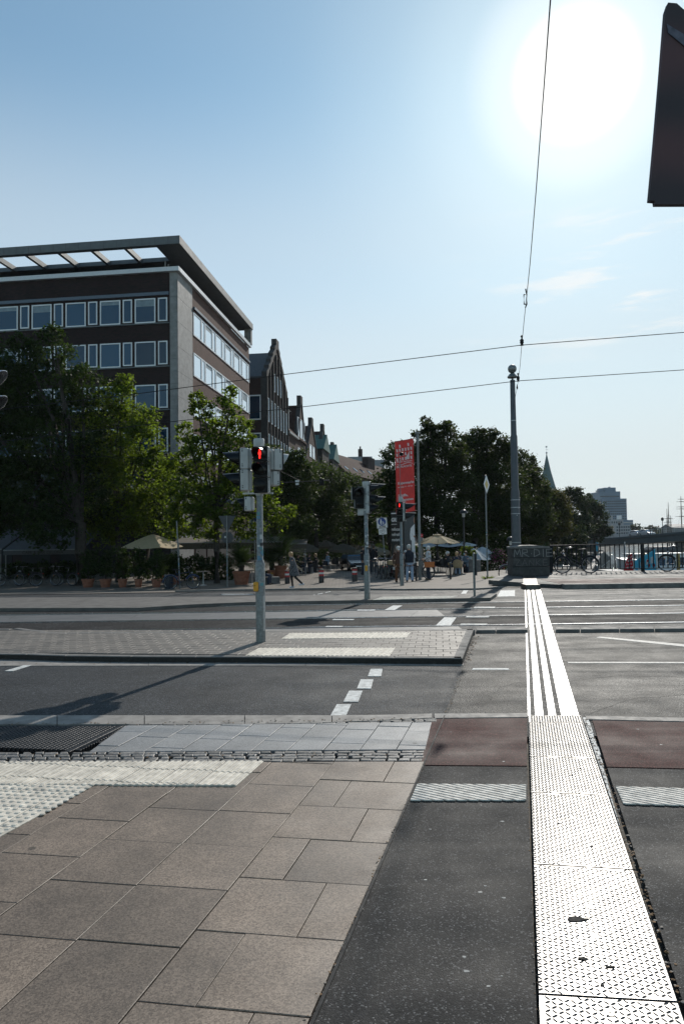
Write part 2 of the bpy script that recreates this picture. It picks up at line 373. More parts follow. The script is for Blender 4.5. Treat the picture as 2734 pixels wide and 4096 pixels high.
# ---------------------------------------------------------------- base ground: one sheet out to the horizon
def bank(Y): return 7.6+(Y-27.5)*.40
def gz(X, Y):
    z = zt(X, Y)-.06
    if Y > 27.0:
        b = bank(Y)
        low = sst(b-14, b-9.5, X)*sst(38, 45, Y)       # lower river walk
        z = z*(1-low)+low*(-2.6)
    if X > 7.0 and Y > 27.5 or X > 9 and Y < -6: pass
    q = sst(bank(max(Y, 27.6))-.4, bank(max(Y, 27.6))+.8, X) if Y > 27.3 else sst(8.2, 9.0, X)
    far = sst(330, 420, Y)
    z = z*(1-q)+q*(-8+far*6)
    far2 = sst(95, 130, X-bank(max(Y, 27.6)))
    return z*(1-far2)+far2*(-2.0)
xs = sorted(set([-2500, -900, -400, -200, -100, -60]+[x for x in np.arange(-40, 30, 1.0)]+[x for x in np.arange(30, 220, 5.0)]+[300, 600, 1200, 2500]))
ys = sorted(set([-300, -60, -20, -6]+[y for y in np.arange(-4, 60, 1.0)]+[y for y in np.arange(60, 200, 4.0)]+[y for y in np.arange(200, 480, 15.0)]+[600, 900, 1500, 3000, 5000]))
mb = MB(); nx = len(xs)
vs = [(x, y, gz(x, y)) for y in ys for x in xs]
mb.add(vs, [(j*nx+i, j*nx+i+1, (j+1)*nx+i+1, (j+1)*nx+i) for j in range(len(ys)-1) for i in range(nx-1)])
GROUND = M('ground_soil', (.12, .11, .095), .9, var=.3, scale=.6, bmp=.4, bscale=6)
struct(mb.build('ground', GROUND))
# river
wm, wt, wb = _nodes('river_water'); wb.inputs['Base Color'].default_value = (.03, .045, .05, 1); wb.inputs['Roughness'].default_value = .06
mp = wt.nodes.new('ShaderNodeMapping'); mp.inputs['Scale'].default_value = (1, 1.6, 1); wt.links.new(pos(wt), mp.inputs[0])
bump(wt, wb, _noise(wt, 1.1, 4, .6, mp.outputs[0]), .55, .25)
mb = MB(); mb.add([(6.5, -200, -5.2), (900, -200, -5.2), (900, 900, -5.2), (6.5, 900, -5.2)], [(0, 1, 2, 3)]); struct(mb.build('river', wm))
# bridge deck under the road, right of the abutment
mb = MB(); mb.bx(8.3, 90, -25, 29.3, -1.1, -.05); struct(mb.build('bridge_deck', CONC_D))
# concrete quay wall under the end of the deck
mb = MB(); mb.prism([Vector((7.9, 28.6, -8)), Vector((8.7, 28.6, -8)), Vector((bank(150)+.6, 150, -8)), Vector((bank(150)-.2, 150, -8))], (0, 0, 5.6)); struct(mb.build('quay_wall', CONC_D))

# ---------------------------------------------------------------- roads
sheet('road', [Vector((-90, 6.0, 0)), Vector((90, 6.0, 0)), Vector((90, 22.6, 0)), Vector((-90, 22.6, 0))], -.016, A_ROAD)
sheet('bridge_road', [gp(1019, 1641), gp(1062, 1530), gp(1090, 1452), gp(1700, 1448), gp(1700, 1665)], -.012, A_DECK)
mb = MB()   # asphalt between the rails and concrete between the tracks
for y0, y1 in ((13.36, 14.68), (16.35, 17.58)): mb.bx(-90, 90, y0, y1, -.03, -.011)
struct(mb.build('track_bed', A_TRACK))
CT = M('concrete_track', (.095, .096, .097), .62, var=.2, scale=2.5, bmp=.3, bscale=60)
mb = MB(); mb.bx(-90, 2.2, 14.85, 16.15, -.03, -.0105); mb.bx(-90, 2.2, 12.75, 13.18, -.03, -.0105); struct(mb.build('track_slab', CT))
for Y in (13.27, 14.74, 16.28, 17.66):
    mb = MB(); mb.mat(0).bx(-90, 90, Y-.035, Y+.03, -.05, .0); mb.mat(1).bx(-90, 90, Y+.034, Y+.08, -.05, -.008); mb.mat(0).bx(-90, 90, Y+.084, Y+.10, -.05, -.003)
    struct(mb.build('tram_rail', [RAIL, BLACK]))
# near kerb and gutter
mb = MB()
def band(top, bot, z, th=.05, n=None):
    pts = [Vector((q.x, q.y, z-th)) for q in top]+[Vector((q.x, q.y, z-th)) for q in reversed(bot)]
    A = sum(pts[i].x*pts[(i+1) % len(pts)].y-pts[(i+1) % len(pts)].x*pts[i].y for i in range(len(pts)))
    mb.prism(pts if A > 0 else pts[::-1], (0, 0, th))
KX = [-300, -40, 130, 330, 560, 760]
for i in range(len(KX)-1):
    a, b = KX[i]+(2 if i else 0), KX[i+1]
    band([gp(a, 1641), gp(b, 1641)], [gp(a, 1661.5), gp(b, 1661-(b-560 > 0)*4)], .0)
band([gp(762, 1641), gp(900, 1639.5), gp(990, 1637)], [gp(762, 1656.5), gp(900, 1650.5), gp(990, 1646.5)], .0)
band([gp(996, 1637), gp(1209, 1636)], [gp(996, 1647), gp(1209, 1645)], .0)
band([gp(1341, 1642), gp(1700, 1649.5)], [gp(1345, 1650), gp(1700, 1657.5)], .0)
struct(mb.build('kerb', CONC))
mb = MB()
for i, (a, b) in enumerate(((-300, -60), (-59, 340), (341, 700), (701, 1062))):
    band([gp(a, 1511.5+max(0, a)*.0045), gp(b, 1511.5+max(0, b)*.0045)], [gp(a, 1526-max(0, a)*.001), gp(b, 1526-max(0, b)*.001)], -.008)
struct(mb.build('gutter', CONC))

# ---------------------------------------------------------------- foreground paving in skewed slabs
d1 = (gp(1196+30, 1224+900)-gp(1210, 1650)); d1 = (gp(1210, 1650)-gp(1230, 2240)).normalized()
d2 = (G(1015, 3814+500*.085)-G(515, 3814)).normalized()
d1 = Vector((d1.x, d1.y)); d2 = Vector((d2.x, d2.y))
E0 = gp(700, 2360); E0 = Vector((E0.x, E0.y))
def uv(u, v, o=None): return (E0 if o is None else o)+d2*u+d1*v
def cell(u0, u1, v0, v1, o=None): return [uv(u0, v0, o), uv(u1, v0, o), uv(u1, v1, o), uv(u0, v1, o)]
CL = [gp(-900, 2490), gp(668, 2430), gp(974, 1746), gp(607, 1748), gp(-900, 1754)]
mb = MB()
def lay(q, z=0.0, cl=CL, gap=.0022, ch=.003, jit=.004):
    c = clip(q, cl)
    if c: mb.slab(c, z+random.uniform(-jit, jit*.3), gap, ch)
L = .483
for k in range(-3, 12):
    v0 = k*L+.06
    s = -.21 if k % 2 else -.44
    lay(cell(s, .6, v0, v0+L)); lay(cell(-.67, s, v0, v0+L))
for r in range(1, 18):
    u1 = -.67-(r-1)*.475; off = (r % 2)*.25+.06
    k = -3
    v = -1.6+off
    while v < 6.2:
        ln = L if random.random() < .94 else L*1.5
        lay(cell(u1-.475, u1, v, v+ln)); v += ln
struct(mb.build('pavement', G_SLAB))
mb = MB(); CL2 = [gp(203, 1724), gp(975, 1719.5), gp(991, 1656), gp(900, 1658), gp(560, 1665), gp(287, 1665)]
for r in range(-3, 26):
    u1 = 1.2-r*.29
    for k in range(-2, 6):
        v0 = 3.35+k*.42+(r % 2)*.13; c = clip(cell(u1-.29, u1, v0, v0+.42), [gp(203, 1724), gp(975, 1719.5), gp(991, 1656), gp(287, 1664)])
        if c: mb.slab(c, random.uniform(-.003, .001), .003, .004)
struct(mb.build('pavement_edge', G_GREY))
# cobble rows
mb = MB()
def cobbles(a0, a1, b0, b1, rows, w):
    n = int((a1-a0).length/w)
    for j in range(rows):
        f0, f1 = j/rows, (j+1)/rows; x = random.random()*.5
        for i in range(n):
            t0 = (i+x)/n+random.uniform(-.15, .15)/n; t1 = (i+1+x)/n+random.uniform(-.15, .15)/n
            q = [a0.lerp(a1, t0).lerp(b0.lerp(b1, t0), f0), a0.lerp(a1, t1).lerp(b0.lerp(b1, t1), f0), a0.lerp(a1, t1).lerp(b0.lerp(b1, t1), f1), a0.lerp(a1, t0).lerp(b0.lerp(b1, t0), f1)]
            q = [Vector((v.x+random.uniform(-.008, .008), v.y+random.uniform(-.008, .008))) for v in q]
            mb.slab(q, random.uniform(-.004, .001), .005, .007, .03)
cobbles(gp(-300, 1725.5), gp(973, 1721), gp(-300, 1750.5), gp(966, 1744.5), 4, .105)
cobbles(gp(285, 1661.5), gp(990, 1648), gp(285, 1666), gp(990, 1656), 2, .105)
struct(mb.build('cobblestones', COBBLE))
# moss and grit in the cobble joints
# ribbed and studded guidance tiles
mb = MB(); TP = [gp(-420, 1751), gp(606, 1747.5), gp(553, 1804), gp(-420, 1800)]; TD = [gp(-420, 1800), gp(222, 1801), gp(-20, 1932), gp(-420, 2150)]
o = Vector((gp(606, 1747).x, gp(606, 1747).y))
for r in range(0, 30):
    for k in range(-4, 4):
        c = clip(cell(-(r+1)*.29, -r*.29, k*.29+(r % 2)*.02, (k+1)*.29+(r % 2)*.02, o), TP)
        if c:
            mb.slab(c, .006, .003, .004)
            for i in range(6):
                u = -(r+1)*.29+.012+i*.048
                cc = clip(cell(u, u+.026, k*.29+(r % 2)*.02+.005, (k+1)*.29+(r % 2)*.02-.005, o), TP)
                if cc: mb.slab(cc, .0115, .0005, .004, .0075)
        c = clip(cell(-(r+1)*.29, -r*.29, k*.29-.8, (k+1)*.29-.8, o), TD)
        if c:
            mb.slab(c, .0055, .003, .004)
            for i in range(5):
                for j in range(5):
                    q = uv(-(r+1)*.29+.03+i*.058, k*.29-.8+.03+j*.058, o)
                    if clip([q+Vector(e) for e in ((-.013, -.013), (.013, -.013), (.013, .013), (-.013, .013))], TD): mb.lathe([(.019, .005), (.016, .0105), (.007, .0125)], 7, (q.x, q.y, 0))
struct(mb.build('tactile_paving', TACT))
# cast grating over a pit
gr = thing('grating', 'dark cast iron grating let into the pavement beside the kerb', 'grating', (0, 0, 0))
GP = [gp(-300, 1664), gp(284, 1664.5), gp(202, 1724), gp(-300, 1724)]
mb = MB(); IRON = M('cast_iron', (.035, .035, .037), .5, .6, var=.3, scale=20, bmp=.3)
og = Vector((gp(284, 1664).x, gp(284, 1664).y))
for i in range(0, 160):
    c = clip(cell(-.03-i*.042-.024, -.03-i*.042, -.75, .05, og), GP)
    if c: mb.slab(c, -.004, .0005, .003, .03)
for j in range(0, 22):
    c = clip(cell(-7.0, .06, -.74+j*.036, -.74+j*.036+.018, og), GP)
    if c: mb.slab(c, -.0045, .0003, .002, .03)
mb.build('bars', IRON, gr)
for u0, u1 in ((-.05, .0), (-1.72, -1.66), (-3.4, -3.34)):
    c = clip(cell(u0, u1, -.8, .1, og), GP)
    if c: mb = MB(); mb.slab(c, -.002, .0, .003, .05); mb.build('frame', IRON, gr)
# lanes beside the joint
sheet('cycle_path', [gp(989, 1648.5), gp(1208, 1646.5), gp(1208, 1756), gp(964, 1754)], -.003, A_RED)
sheet('footway_asphalt', [gp(962, 1756), gp(1208, 1758), gp(1236, 2470), gp(655, 2470)], -.005, A_LANE)
sheet('cycle_path', [gp(1358, 1652), gp(1700, 1659), gp(1700, 1765), gp(1391, 1758)], -.003, A_RED)
sheet('footway_asphalt', [gp(1392, 1760), gp(1700, 1767), gp(1900, 2470), gp(1622, 2470)], -.005, A_LANE)
# thin edge rail between slabs and asphalt
mb = MB(); a, b = gp(676, 2430), gp(1018, 1641); n2 = Vector((d1.y, -d1.x, 0))
mb.prism([Vector((a.x, a.y, -.03)), Vector((b.x, b.y, -.03)), Vector((b.x, b.y, -.03))+n2*.012, Vector((a.x, a.y, -.03))+n2*.012], (0, 0, .031)); 
a, b = gp(1018, 1641), gp(1062, 1528); mb.prism([Vector((a.x, a.y, -.03)), Vector((a.x, a.y, -.03))+n2*.02, Vector((b.x, b.y, -.03))+n2*.02, Vector((b.x, b.y, -.03))], (0, 0, .022))
struct(mb.build('joint_edge', M('edge_rubber', (.022, .022, .023), .7, var=.4, scale=14, spec=.2)))
# diagonal ribbed plates
mb = MB()
for poly in ([gp(956, 1800), gp(1206, 1802), gp(1206, 1838), gp(940, 1838)], [gp(1411, 1806), gp(1700, 1814), gp(1700, 1854), gp(1429, 1846)]):
    mb.mat(1).slab([Vector((q.x, q.y)) for q in poly], .0, .0, .002, .02).mat(0)
    c0 = Vector((poly[0].x, poly[0].y)); dd = Vector((.83, -.56)); nn = Vector((.56, .83))
    for i in range(-40, 60):
        a = c0+nn*(i*.040)-dd*2; q = [a, a+dd*5, a+dd*5+nn*.027, a+nn*.027]; c = clip(q, poly)
        if c: mb.slab(c, .008, .0004, .003, .0075)
struct(mb.build('ribbed_strip', [M('ribbed_concrete', (.68, .63, .56), .8, var=.3, scale=18, bmp=.3), M('groove_dirt', (.06, .055, .05), .9, var=.3)]))
# pale spots trodden into the asphalt
mb = MB()
for i in range(46):
    x = random.uniform(960, 1560); y = random.uniform(1560, 2330); r = random.uniform(.003, .010)
    if 1200 < x < 1235+(y-1640)*.36+130: continue
    if x < 975-(y-1745)*.447+20: continue
    q = gp(x, y); n = 8; rx = [r*random.uniform(.6, 1.2) for _ in range(n)]
    zz = -.0044 if y > 1760 else (-.0025 if y > 1650 else -.0113)
    mb.prism([Vector((q.x+rx[k]*1.5*math.cos(2*math.pi*k/n), q.y+rx[k]*math.sin(2*math.pi*k/n), zz-.004)) for k in range(n)], (0, 0, .004))
struct(mb.build('pavement_stain', M('old_gum', (.3, .3, .29), .7)))

# ---------------------------------------------------------------- steel expansion joint
ej = thing('expansion_joint', 'bright steel expansion joint of tread plates and road bars crossing the bridge end', 'expansion joint', (0, 0, 0))
def edge(y): # left and right edge of the plates at image height y (full-view px)
    return gp(1210+(y-1650)*.0339, y), gp(1334+(y-1645)*.3385, y)
seams = [(1642, 1642), (1658.5, 1659), (1736, 1741), (1819, 1826), (1984, 1997), (2283, 2302), (2480, 2500)]
for i in range(len(seams)-1):
    (l0, r0), (l1, r1) = seams[i], seams[i+1]
    q = [edge(l0)[0], edge(r0)[1], edge(r1)[1], edge(l1)[0]]; q = [Vector((p_.x, p_.y)) for p_ in q]
    mb = MB(); mb.slab(q, .004, .004, .003, .03)
    ctr = sum(q, Vector((0, 0)))/4; inner = [p_+(ctr-p_).normalized()*.018 for p_ in q]
    o = q[3]; x_ = Vector((d1.y, -d1.x)); ln = (q[0]-q[3]).length+.25; wd_ = .95
    sp = .0235; nu, nv = int(wd_/sp), int(ln/sp)
    for a in range(nu):
        for b_ in range(-8, nv):
            c = o+x_*(a*sp+.012)+d1*(b_*sp+.006)
            ok = clip([c+Vector(e) for e in ((-.004, -.004), (.004, -.004), (.004, .004), (-.004, .004))], inner)
            if not ok: continue
            s_ = 1 if (a+b_) % 2 else -1; ang = math.radians(42*s_)
            tx = x_*math.cos(ang)+d1*math.sin(ang); ty = Vector((-tx.y, tx.x)); l_, w_ = .0135, .0042
            P_ = [c-tx*l_, c-tx*l_*.4-ty*w_, c+tx*l_*.4-ty*w_, c+tx*l_, c+tx*l_*.4+ty*w_, c-tx*l_*.4+ty*w_]
            top = [c-tx*l_*.55, c+tx*l_*.55]
            vs = [(v.x, v.y, .0039) for v in P_]+[(v.x, v.y, .0072) for v in top]
            mb.mat(0).add(vs, [(0, 1, 6), (1, 2, 7, 6), (2, 3, 7), (3, 4, 7), (4, 5, 6, 7), (5, 0, 6)])
            sh_ = Vector((.0008, -.0026)); mb.mat(1).add([((v-c).x*1.0+c.x+sh_.x, (v-c).y*1.0+c.y+sh_.y, .00425) for v in P_], [(0, 1, 2, 3, 4, 5)]); mb.mat(0)  # tread shadow painted as a dark flat on its near side
    for f in (.5,):
        c = (q[0]+q[3])*.25+(q[1]+q[2])*.25
        for e in (.12, -.12): mb.lathe([(.016, .003), (.016, .006), (.008, .0062), (.007, .0045)], 12, (c.x+d1.x*e, c.y+d1.y*e, 0))
    mb.build('tread_plate', [STEEL, TREAD_SHADE], ej)
# dirt left on the plates
for x, y, rx, ry in ((1321, 2112, .056, .026), (1336, 2203, .024, .011), (1398, 2222, .02, .008), (1280, 1892, .012, .006), (1356, 1944, .01, .006), (1380, 2264, .01, .005), (1310, 1780, .014, .006), (1330, 1765, .01, .006)):
    q = gp(x, y); n = 14; mb = MB()
    mb.prism([Vector((q.x+rx*random.uniform(.55, 1.1)*math.cos(2*math.pi*k/n), q.y+ry*random.uniform(.55, 1.1)*math.sin(2*math.pi*k/n), .004)) for k in range(n)], (0, 0, .0038)); mb.build('dirt', MORTAR, ej)
# four bars and three slots across the carriageway
yN, yF = 1641, 1351
def bar(x0n, x1n, x0f, x1f, zt_=-.004):
    a, b, c, d = gp(x0n, yN), gp(x1n, yN), gp(x1f, yF), gp(x0f, yF)
    m_ = MB(); n = 18
    for i in range(n):
        t0, t1 = i/n, (i+1)/n-.0006
        q = [a.lerp(d, t0), b.lerp(c, t0), b.lerp(c, t1), a.lerp(d, t1)]
        m_.slab([Vector((v.x, v.y)) for v in q], zt_+random.uniform(-.0015, .0015), .0, .003, .03)
    m_.build('bar', STEEL_B, ej)
xn = [1209, 1217, 1226, 1246.5, 1257, 1275.5, 1286, 1328]; xf = [1202.2, 1205.4, 1208.2, 1214.4, 1217.6, 1223.8, 1227, 1238.8]
for i in range(0, 8, 2): bar(xn[i], xn[i+1], xf[i], xf[i+1])
a, b, c, d = gp(1209, yN+2), gp(1328, yN+2), gp(1238.8, yF), gp(1202.2, yF)
m_ = MB(); m_.slab([Vector((v.x, v.y)) for v in (a, b, c, d)], -.0105, .0, .002, .03); m_.build('slot', BLACK, ej)
# seal strip along the right side of the plates
mb = MB(); 
for i in range(26):
    y0 = 1645+i*9.5; y1 = y0+9.2; w0 = 12-abs(i-5)*.25+random.uniform(-1.5, 1.5)
    if i > 10: w0 *= max(.25, 1-(i-10)/18)
    x0 = 1336+(y0-1645)*.3385; x1 = 1336+(y1-1645)*.3385
    q = [gp(x0, y0), gp(x0+w0, y0), gp(x1+w0, y1), gp(x1, y1)]; mb.slab([Vector((v.x, v.y)) for v in q], -.004, .0, .002, .02)
mb.build('seal', PAINT, ej)

# grit, dead leaves and crumbs that gather along the joints and kerbs
mb = MB()
def crumbs(p0, p1, n, spread, z, s0, s1):
    for _ in range(n):
        t = random.random(); q = p0.lerp(p1, t); r = random.uniform(s0, s1); x, y = q.x+random.gauss(0, spread), q.y+random.gauss(0, spread); a0 = random.uniform(0, 6); k = 5; up_ = random.uniform(.001, r*.7)
        mb.mat(random.choice((0, 0, 1, 2))).add([(x+r*math.cos(a0+6.283*i/k)*random.uniform(.6, 1.2), y+r*math.sin(a0+6.283*i/k)*random.uniform(.6, 1.2), z+random.uniform(.0, up_)) for i in range(k)]+[(x, y, z+up_)], [(i, (i+1) % k, k) for i in range(k)])
crumbs(gp(1343, 1650), gp(1562, 2300), 320, .012, -.004, .003, .011); crumbs(gp(1206, 1650), gp(1232, 2340), 120, .006, -.004, .002, .006)
crumbs(gp(975, 1750), gp(700, 2345), 170, .008, -.003, .002, .008); crumbs(gp(1066, 1518), gp(1090, 1458), 160, .035, -.008, .006, .02); crumbs(gp(0, 1663), gp(990, 1650), 160, .03, .002, .004, .012)
crumbs(gp(1020, 1640), gp(1062, 1530), 70, .012, -.01, .004, .012); crumbs(gp(-50, 1735), gp(975, 1732), 200, .05, -.004, .004, .012); crumbs(gp(-100, 1520), gp(1060, 1519), 90, .06, -.004, .006, .018)
o = mb.build('litter', [M('dead_leaf', (.16, .085, .03), .8, var=.4, scale=30), MORTAR, M('grit', (.25, .22, .19), .8)]); o['kind'] = 'stuff'
# ---------------------------------------------------------------- road markings (all flush paint)
mb = MB()
def mark(pts, z=-.0072): mb.slab([Vector((v.x, v.y)) for v in pts], z, .0, .001, .006)
for a in ((757, 1640, 805, 1614), (787, 1608, 831, 1583), (818, 1578, 856, 1557), (843, 1550, 877, 1533)):
    x0, y0, x1, y1 = a; w = 36-(1640-y0)*.06; mark([gp(x0, y0), gp(x0+w, y0), gp(x1, y1), gp(x1-w+3, y1)])
mark([gp(10, 1538), gp(30, 1538), gp(72, 1525), gp(55, 1525)])
for q in ((1085, 1531.5, 1166, 1535), ): mark([gp(q[0], q[1]), gp(q[2], q[1]), gp(q[2]+1, q[3]), gp(q[0]-4, q[3])])
struct(mb.build('road_marking', PAINT))
mb = MB()
mark([gp(1300, 1517), gp(1700, 1517.5), gp(1700, 1520.5), gp(1303, 1520)]); mark([gp(1363, 1461), gp(1378, 1459.5), gp(1700, 1489), gp(1700, 1496)])
struct(mb.build('road_marking', PAINT_W))
mb = MB()
def c7(x, y): return G(1300+x*.9145, 2200+y*.9145)
for q in ([(258, 263), (303, 263), (337, 243), (296, 243)], [(482, 331), (547, 331), (573, 295), (520, 295)]): mark([c7(*v) for v in q], .001)
for x0, x1, y in ((137, 213, 263), (30, 122, 304), (648, 738, 250), (612, 712, 292), (588, 704, 324), (0, 72, 334)): mark([c7(x0, y+2.5), c7(x1, y+2.5), c7(x1+6, y-1.5), c7(x0+6, y-1.5)], .001)
mark([c7(751, 203), c7(829, 201), c7(829, 175), c7(766, 176)]); mark([c7(588, 197), c7(610, 197), c7(624, 176), c7(604, 176)])
struct(mb.build('road_marking', PAINT))

# cracks and sealed seams in the track concrete and the lanes
mb = MB()
def crack(pts, w, z):
    P_ = []
    for a, b in zip(pts, pts[1:]):
        for k in range(6): q = a.lerp(b, k/6); P_.append(Vector((q.x+random.gauss(0, .015), q.y+random.gauss(0, .012), z)))
    for a, b in zip(P_, P_[1:]):
        d_ = (b-a); n_ = Vector((-d_.y, d_.x, 0)).normalized()*w*random.uniform(.5, 1.3); mb.add([a-n_, b-n_, b+n_, a+n_], [(0, 1, 2, 3)])
crack([c7(372, 288), c7(410, 262)], .006, -.0095); crack([c7(676, 286), c7(693, 268), c7(690, 256)], .014, -.0095); crack([c7(262, 356), c7(280, 336)], .005, -.0095); crack([gp(300, 1418), gp(340, 1396)], .006, -.0095); crack([gp(20, 1420), gp(60, 1398)], .005, -.0095)
crack([gp(1100, 1620), gp(1150, 1575), gp(1200, 1560)], .004, -.0108); crack([gp(1352, 1636), gp(1450, 1600), gp(1600, 1590)], .004, -.0108); crack([gp(1310, 1560), gp(1420, 1548), gp(1600, 1552)], .005, -.0108); crack([gp(1250, 1468), gp(1400, 1475), gp(1600, 1472)], .004, -.0108)
struct(mb.build('road_crack', BLACK))
# ---------------------------------------------------------------- refuge island with pavers
iz = .075
nose = [(-300, 1442), (30, 1442), (60, 1446), (95, 1449.5), (150, 1451), (560, 1448), (1086, 1443)]
near = [(1060, 1510), (600, 1507), (300, 1506), (150, 1504), (60, 1501), (-300, 1497)]
isl = [gp(x, y, iz) for x, y in nose+near]
mb = MB(); mb.prism([Vector((q.x, q.y, -.05)) for q in reversed(isl)], (0, 0, iz+.05-.012)); struct(mb.build('island_bed', MORTAR))
mb = MB(); pol = [Vector((q.x, q.y)) for q in isl]
for i in range(len(pol)):                                     # kerb stones round the edge
    a, b = pol[i], pol[(i+1) % len(pol)]
    if (b-a).length < .02 or i in (len(pol)-1,): continue
    e = (b-a).normalized(); inn = Vector((-e.y, e.x)); cen = Vector((-3, 11.3))
    if inn.dot(cen-a) < 0: inn = -inn
    n = max(1, round((b-a).length/1.0))
    for k in range(n):
        p0, p1 = a+(b-a)*(k/n), a+(b-a)*((k+1)/n); mb.slab([p0, p1, p1+inn*.13, p0+inn*.13], iz, .002, .012, .12)
struct(mb.build('island_kerb', CONC_D))
mb = MB(); IN = [gp(-300, 1444.5, iz), gp(30, 1444.5, iz), gp(150, 1453.5, iz), gp(560, 1450, iz), gp(1076, 1446, iz), gp(1051, 1506, iz), gp(600, 1503.5, iz), gp(-300, 1494, iz)]
o = Vector((gp(1051, 1506, iz).x, gp(1051, 1506, iz).y)); ex = Vector((1, 0)); ey = Vector((.14, .99))
INc = [Vector((v.x, v.y)) for v in (IN[0], IN[4], IN[5], IN[7])]
for r in range(0, 17):
    for k in range(-1, 45):
        x0 = -k*.21+(r % 2)*.105; q = [o+ex*(x0-.21)+ey*(r*.2), o+ex*x0+ey*(r*.2), o+ex*x0+ey*(r*.2+.2), o+ex*(x0-.21)+ey*(r*.2+.2)]
        c = clip(q, INc)
        if c: mb.slab(c, iz-.001+random.uniform(-.002, .001), .003, .004)
struct(mb.build('island_paving', PAVER))
def rib_field(mb, poly, z, dirv, w=.036, sp=.062):
    poly = [Vector((v.x, v.y)) for v in poly]; mb.slab(poly, z, .002, .003, .01)
    nn = Vector((-dirv.y, dirv.x)); c0 = poly[0]
    for i in range(-200, 200):
        a = c0+nn*(i*sp)-dirv*6; c = clip([a, a+dirv*12, a+dirv*12+nn*w, a+nn*w], poly)
        if c: mb.slab(c, z+.006, .0005, .004, .0065)
mb = MB()
rib_field(mb, [gp(563, 1504.5, iz), gp(893, 1505.5, iz), gp(906, 1487, iz), gp(592, 1487, iz)], iz+.002, Vector((.25, .97)).normalized())
rib_field(mb, [gp(645, 1466, iz), gp(930, 1464, iz), gp(942, 1451.5, iz), gp(664, 1453, iz)], iz+.002, Vector((.25, .97)).normalized())
struct(mb.build('tactile_paving', TACT))
# dark steel upstand between track and bridge lane, right of the island
mb = MB()
for x0, x1 in ((1092, 1137), (1138, 1210), (1274, 1330), (1331, 1420), (1421, 1500), (1501, 1700)):
    y = lambda x: 1451.5-(x-1092)*.008
    q = [gp(x0, y(x0), .0), gp(x1-1, y(x1), .0), gp(x1-1, y(x1)-5.5, .0), gp(x0, y(x0)-5.5, .0)]; mb.slab([Vector((v.x, v.y)) for v in q], .045, .0, .006, .08)
struct(mb.build('track_kerb', CONC_D))
# ---------------------------------------------------------------- far island, far footways
fz = .07
mb = MB(); pts = [G(x, y, fz) for x, y in ((-400, 2434), (560, 2431), (760, 2418), (1000, 2408), (1300, 2403), (1960, 2391), (1985, 2374), (1300, 2379), (900, 2387), (-400, 2392))]
mb.prism([Vector((q.x, q.y, -.05)) for q in pts], (0, 0, fz+.05)); struct(mb.build('far_island', M('island_slab', (.13, .12, .11), .75, var=.25, scale=3, bmp=.3, spec=.25)))
mb = MB(); rib_field(mb, [G(1490, 2400, fz), G(1800, 2393, fz), G(1830, 2384, fz), G(1530, 2388, fz)], fz+.002, Vector((1, .1)).normalized(), .06, .12); struct(mb.build('tactile_paving', TACT))
# promenade paving follows the slope
mb = MB(); gx = [-60, -45]+[x for x in np.arange(-32, 7.6, .8)]; gy = [22.3+i*.8 for i in range(20)]+[38.5+i*1.5 for i in range(14)]+[62, 70, 85, 110, 150]
nx = len(gx); vs = []
for y in gy:
    for x in gx:
        lim = 8.2 if y < 30 else 8.2+(y-30)*.1
        xx = x if x < 6 else lim
        z = zt(xx, y)+.012
        low = sst(bank(y)-14, bank(y)-9.5, xx)*sst(38, 45, y) if y > 27 else 0
        vs.append((xx, y, z*(1-low)+low*(-2.56)))
mb.add(vs, [(j*nx+i, j*nx+i+1, (j+1)*nx+i+1, (j+1)*nx+i) for j in range(len(gy)-1) for i in range(nx-1)])
# small paving setts: brick pattern in world xy
pm, pt_, pb = _nodes('promenade_setts')
bt = pt_.nodes.new('ShaderNodeTexBrick'); pt_.links.new(pos(pt_), bt.inputs['Vector']); bt.inputs['Scale'].default_value = 1; bt.inputs['Brick Width'].default_value = .36; bt.inputs['Row Height'].default_value = .24; bt.inputs['Mortar Size'].default_value = .012
bt.inputs['Color1'].default_value = (.21, .178, .148, 1); bt.inputs['Color2'].default_value = (.15, .128, .108, 1); bt.inputs['Mortar'].default_value = (.06, .055, .05, 1)
pt_.links.new(mixc(pt_, 1.0, bt.outputs[0], ramp(pt_, _noise(pt_, .5, 5, .7), [(.3, .75), (.7, 1.12)]), 'MULTIPLY'), pb.inputs['Base Color']); pb.inputs['Roughness'].default_value = .75; pb.inputs['Specular IOR Level'].default_value = .25
bump(pt_, pb, bt.outputs['Fac'], -.5, .02)
struct(mb.build('promenade', pm))
# bridge footway on the right with its kerb
bz = .11
A = [G(2030, 2350), G(2150, 2354), G(2900, 2343)]
mb = MB(); mb.prism([Vector((6.2, 22.6, -.05)), Vector((6.9, 21.95, -.05)), Vector((40, 21.95, -.05)), Vector((40, 29.2, -.05)), Vector((7.0, 29.2, -.05)), Vector((5.2, 24.5, -.05))], (0, 0, .05+bz)); struct(mb.build('bridge_footway', asphalt('footway_grey', (.085, .083, .08), .3, .72, fine=120, bstr=.4, patch=.3, spec=.2)))
mb = MB(); mb.bx(7.0, 40, 21.6, 21.945, -.05, bz+.02); struct(mb.build('bridge_kerb', CONC_D))
mb = MB(); mb.bx(7.0, 40, 21.95, 24.3, .05, bz+.006); struct(mb.build('cycle_path', A_RED))
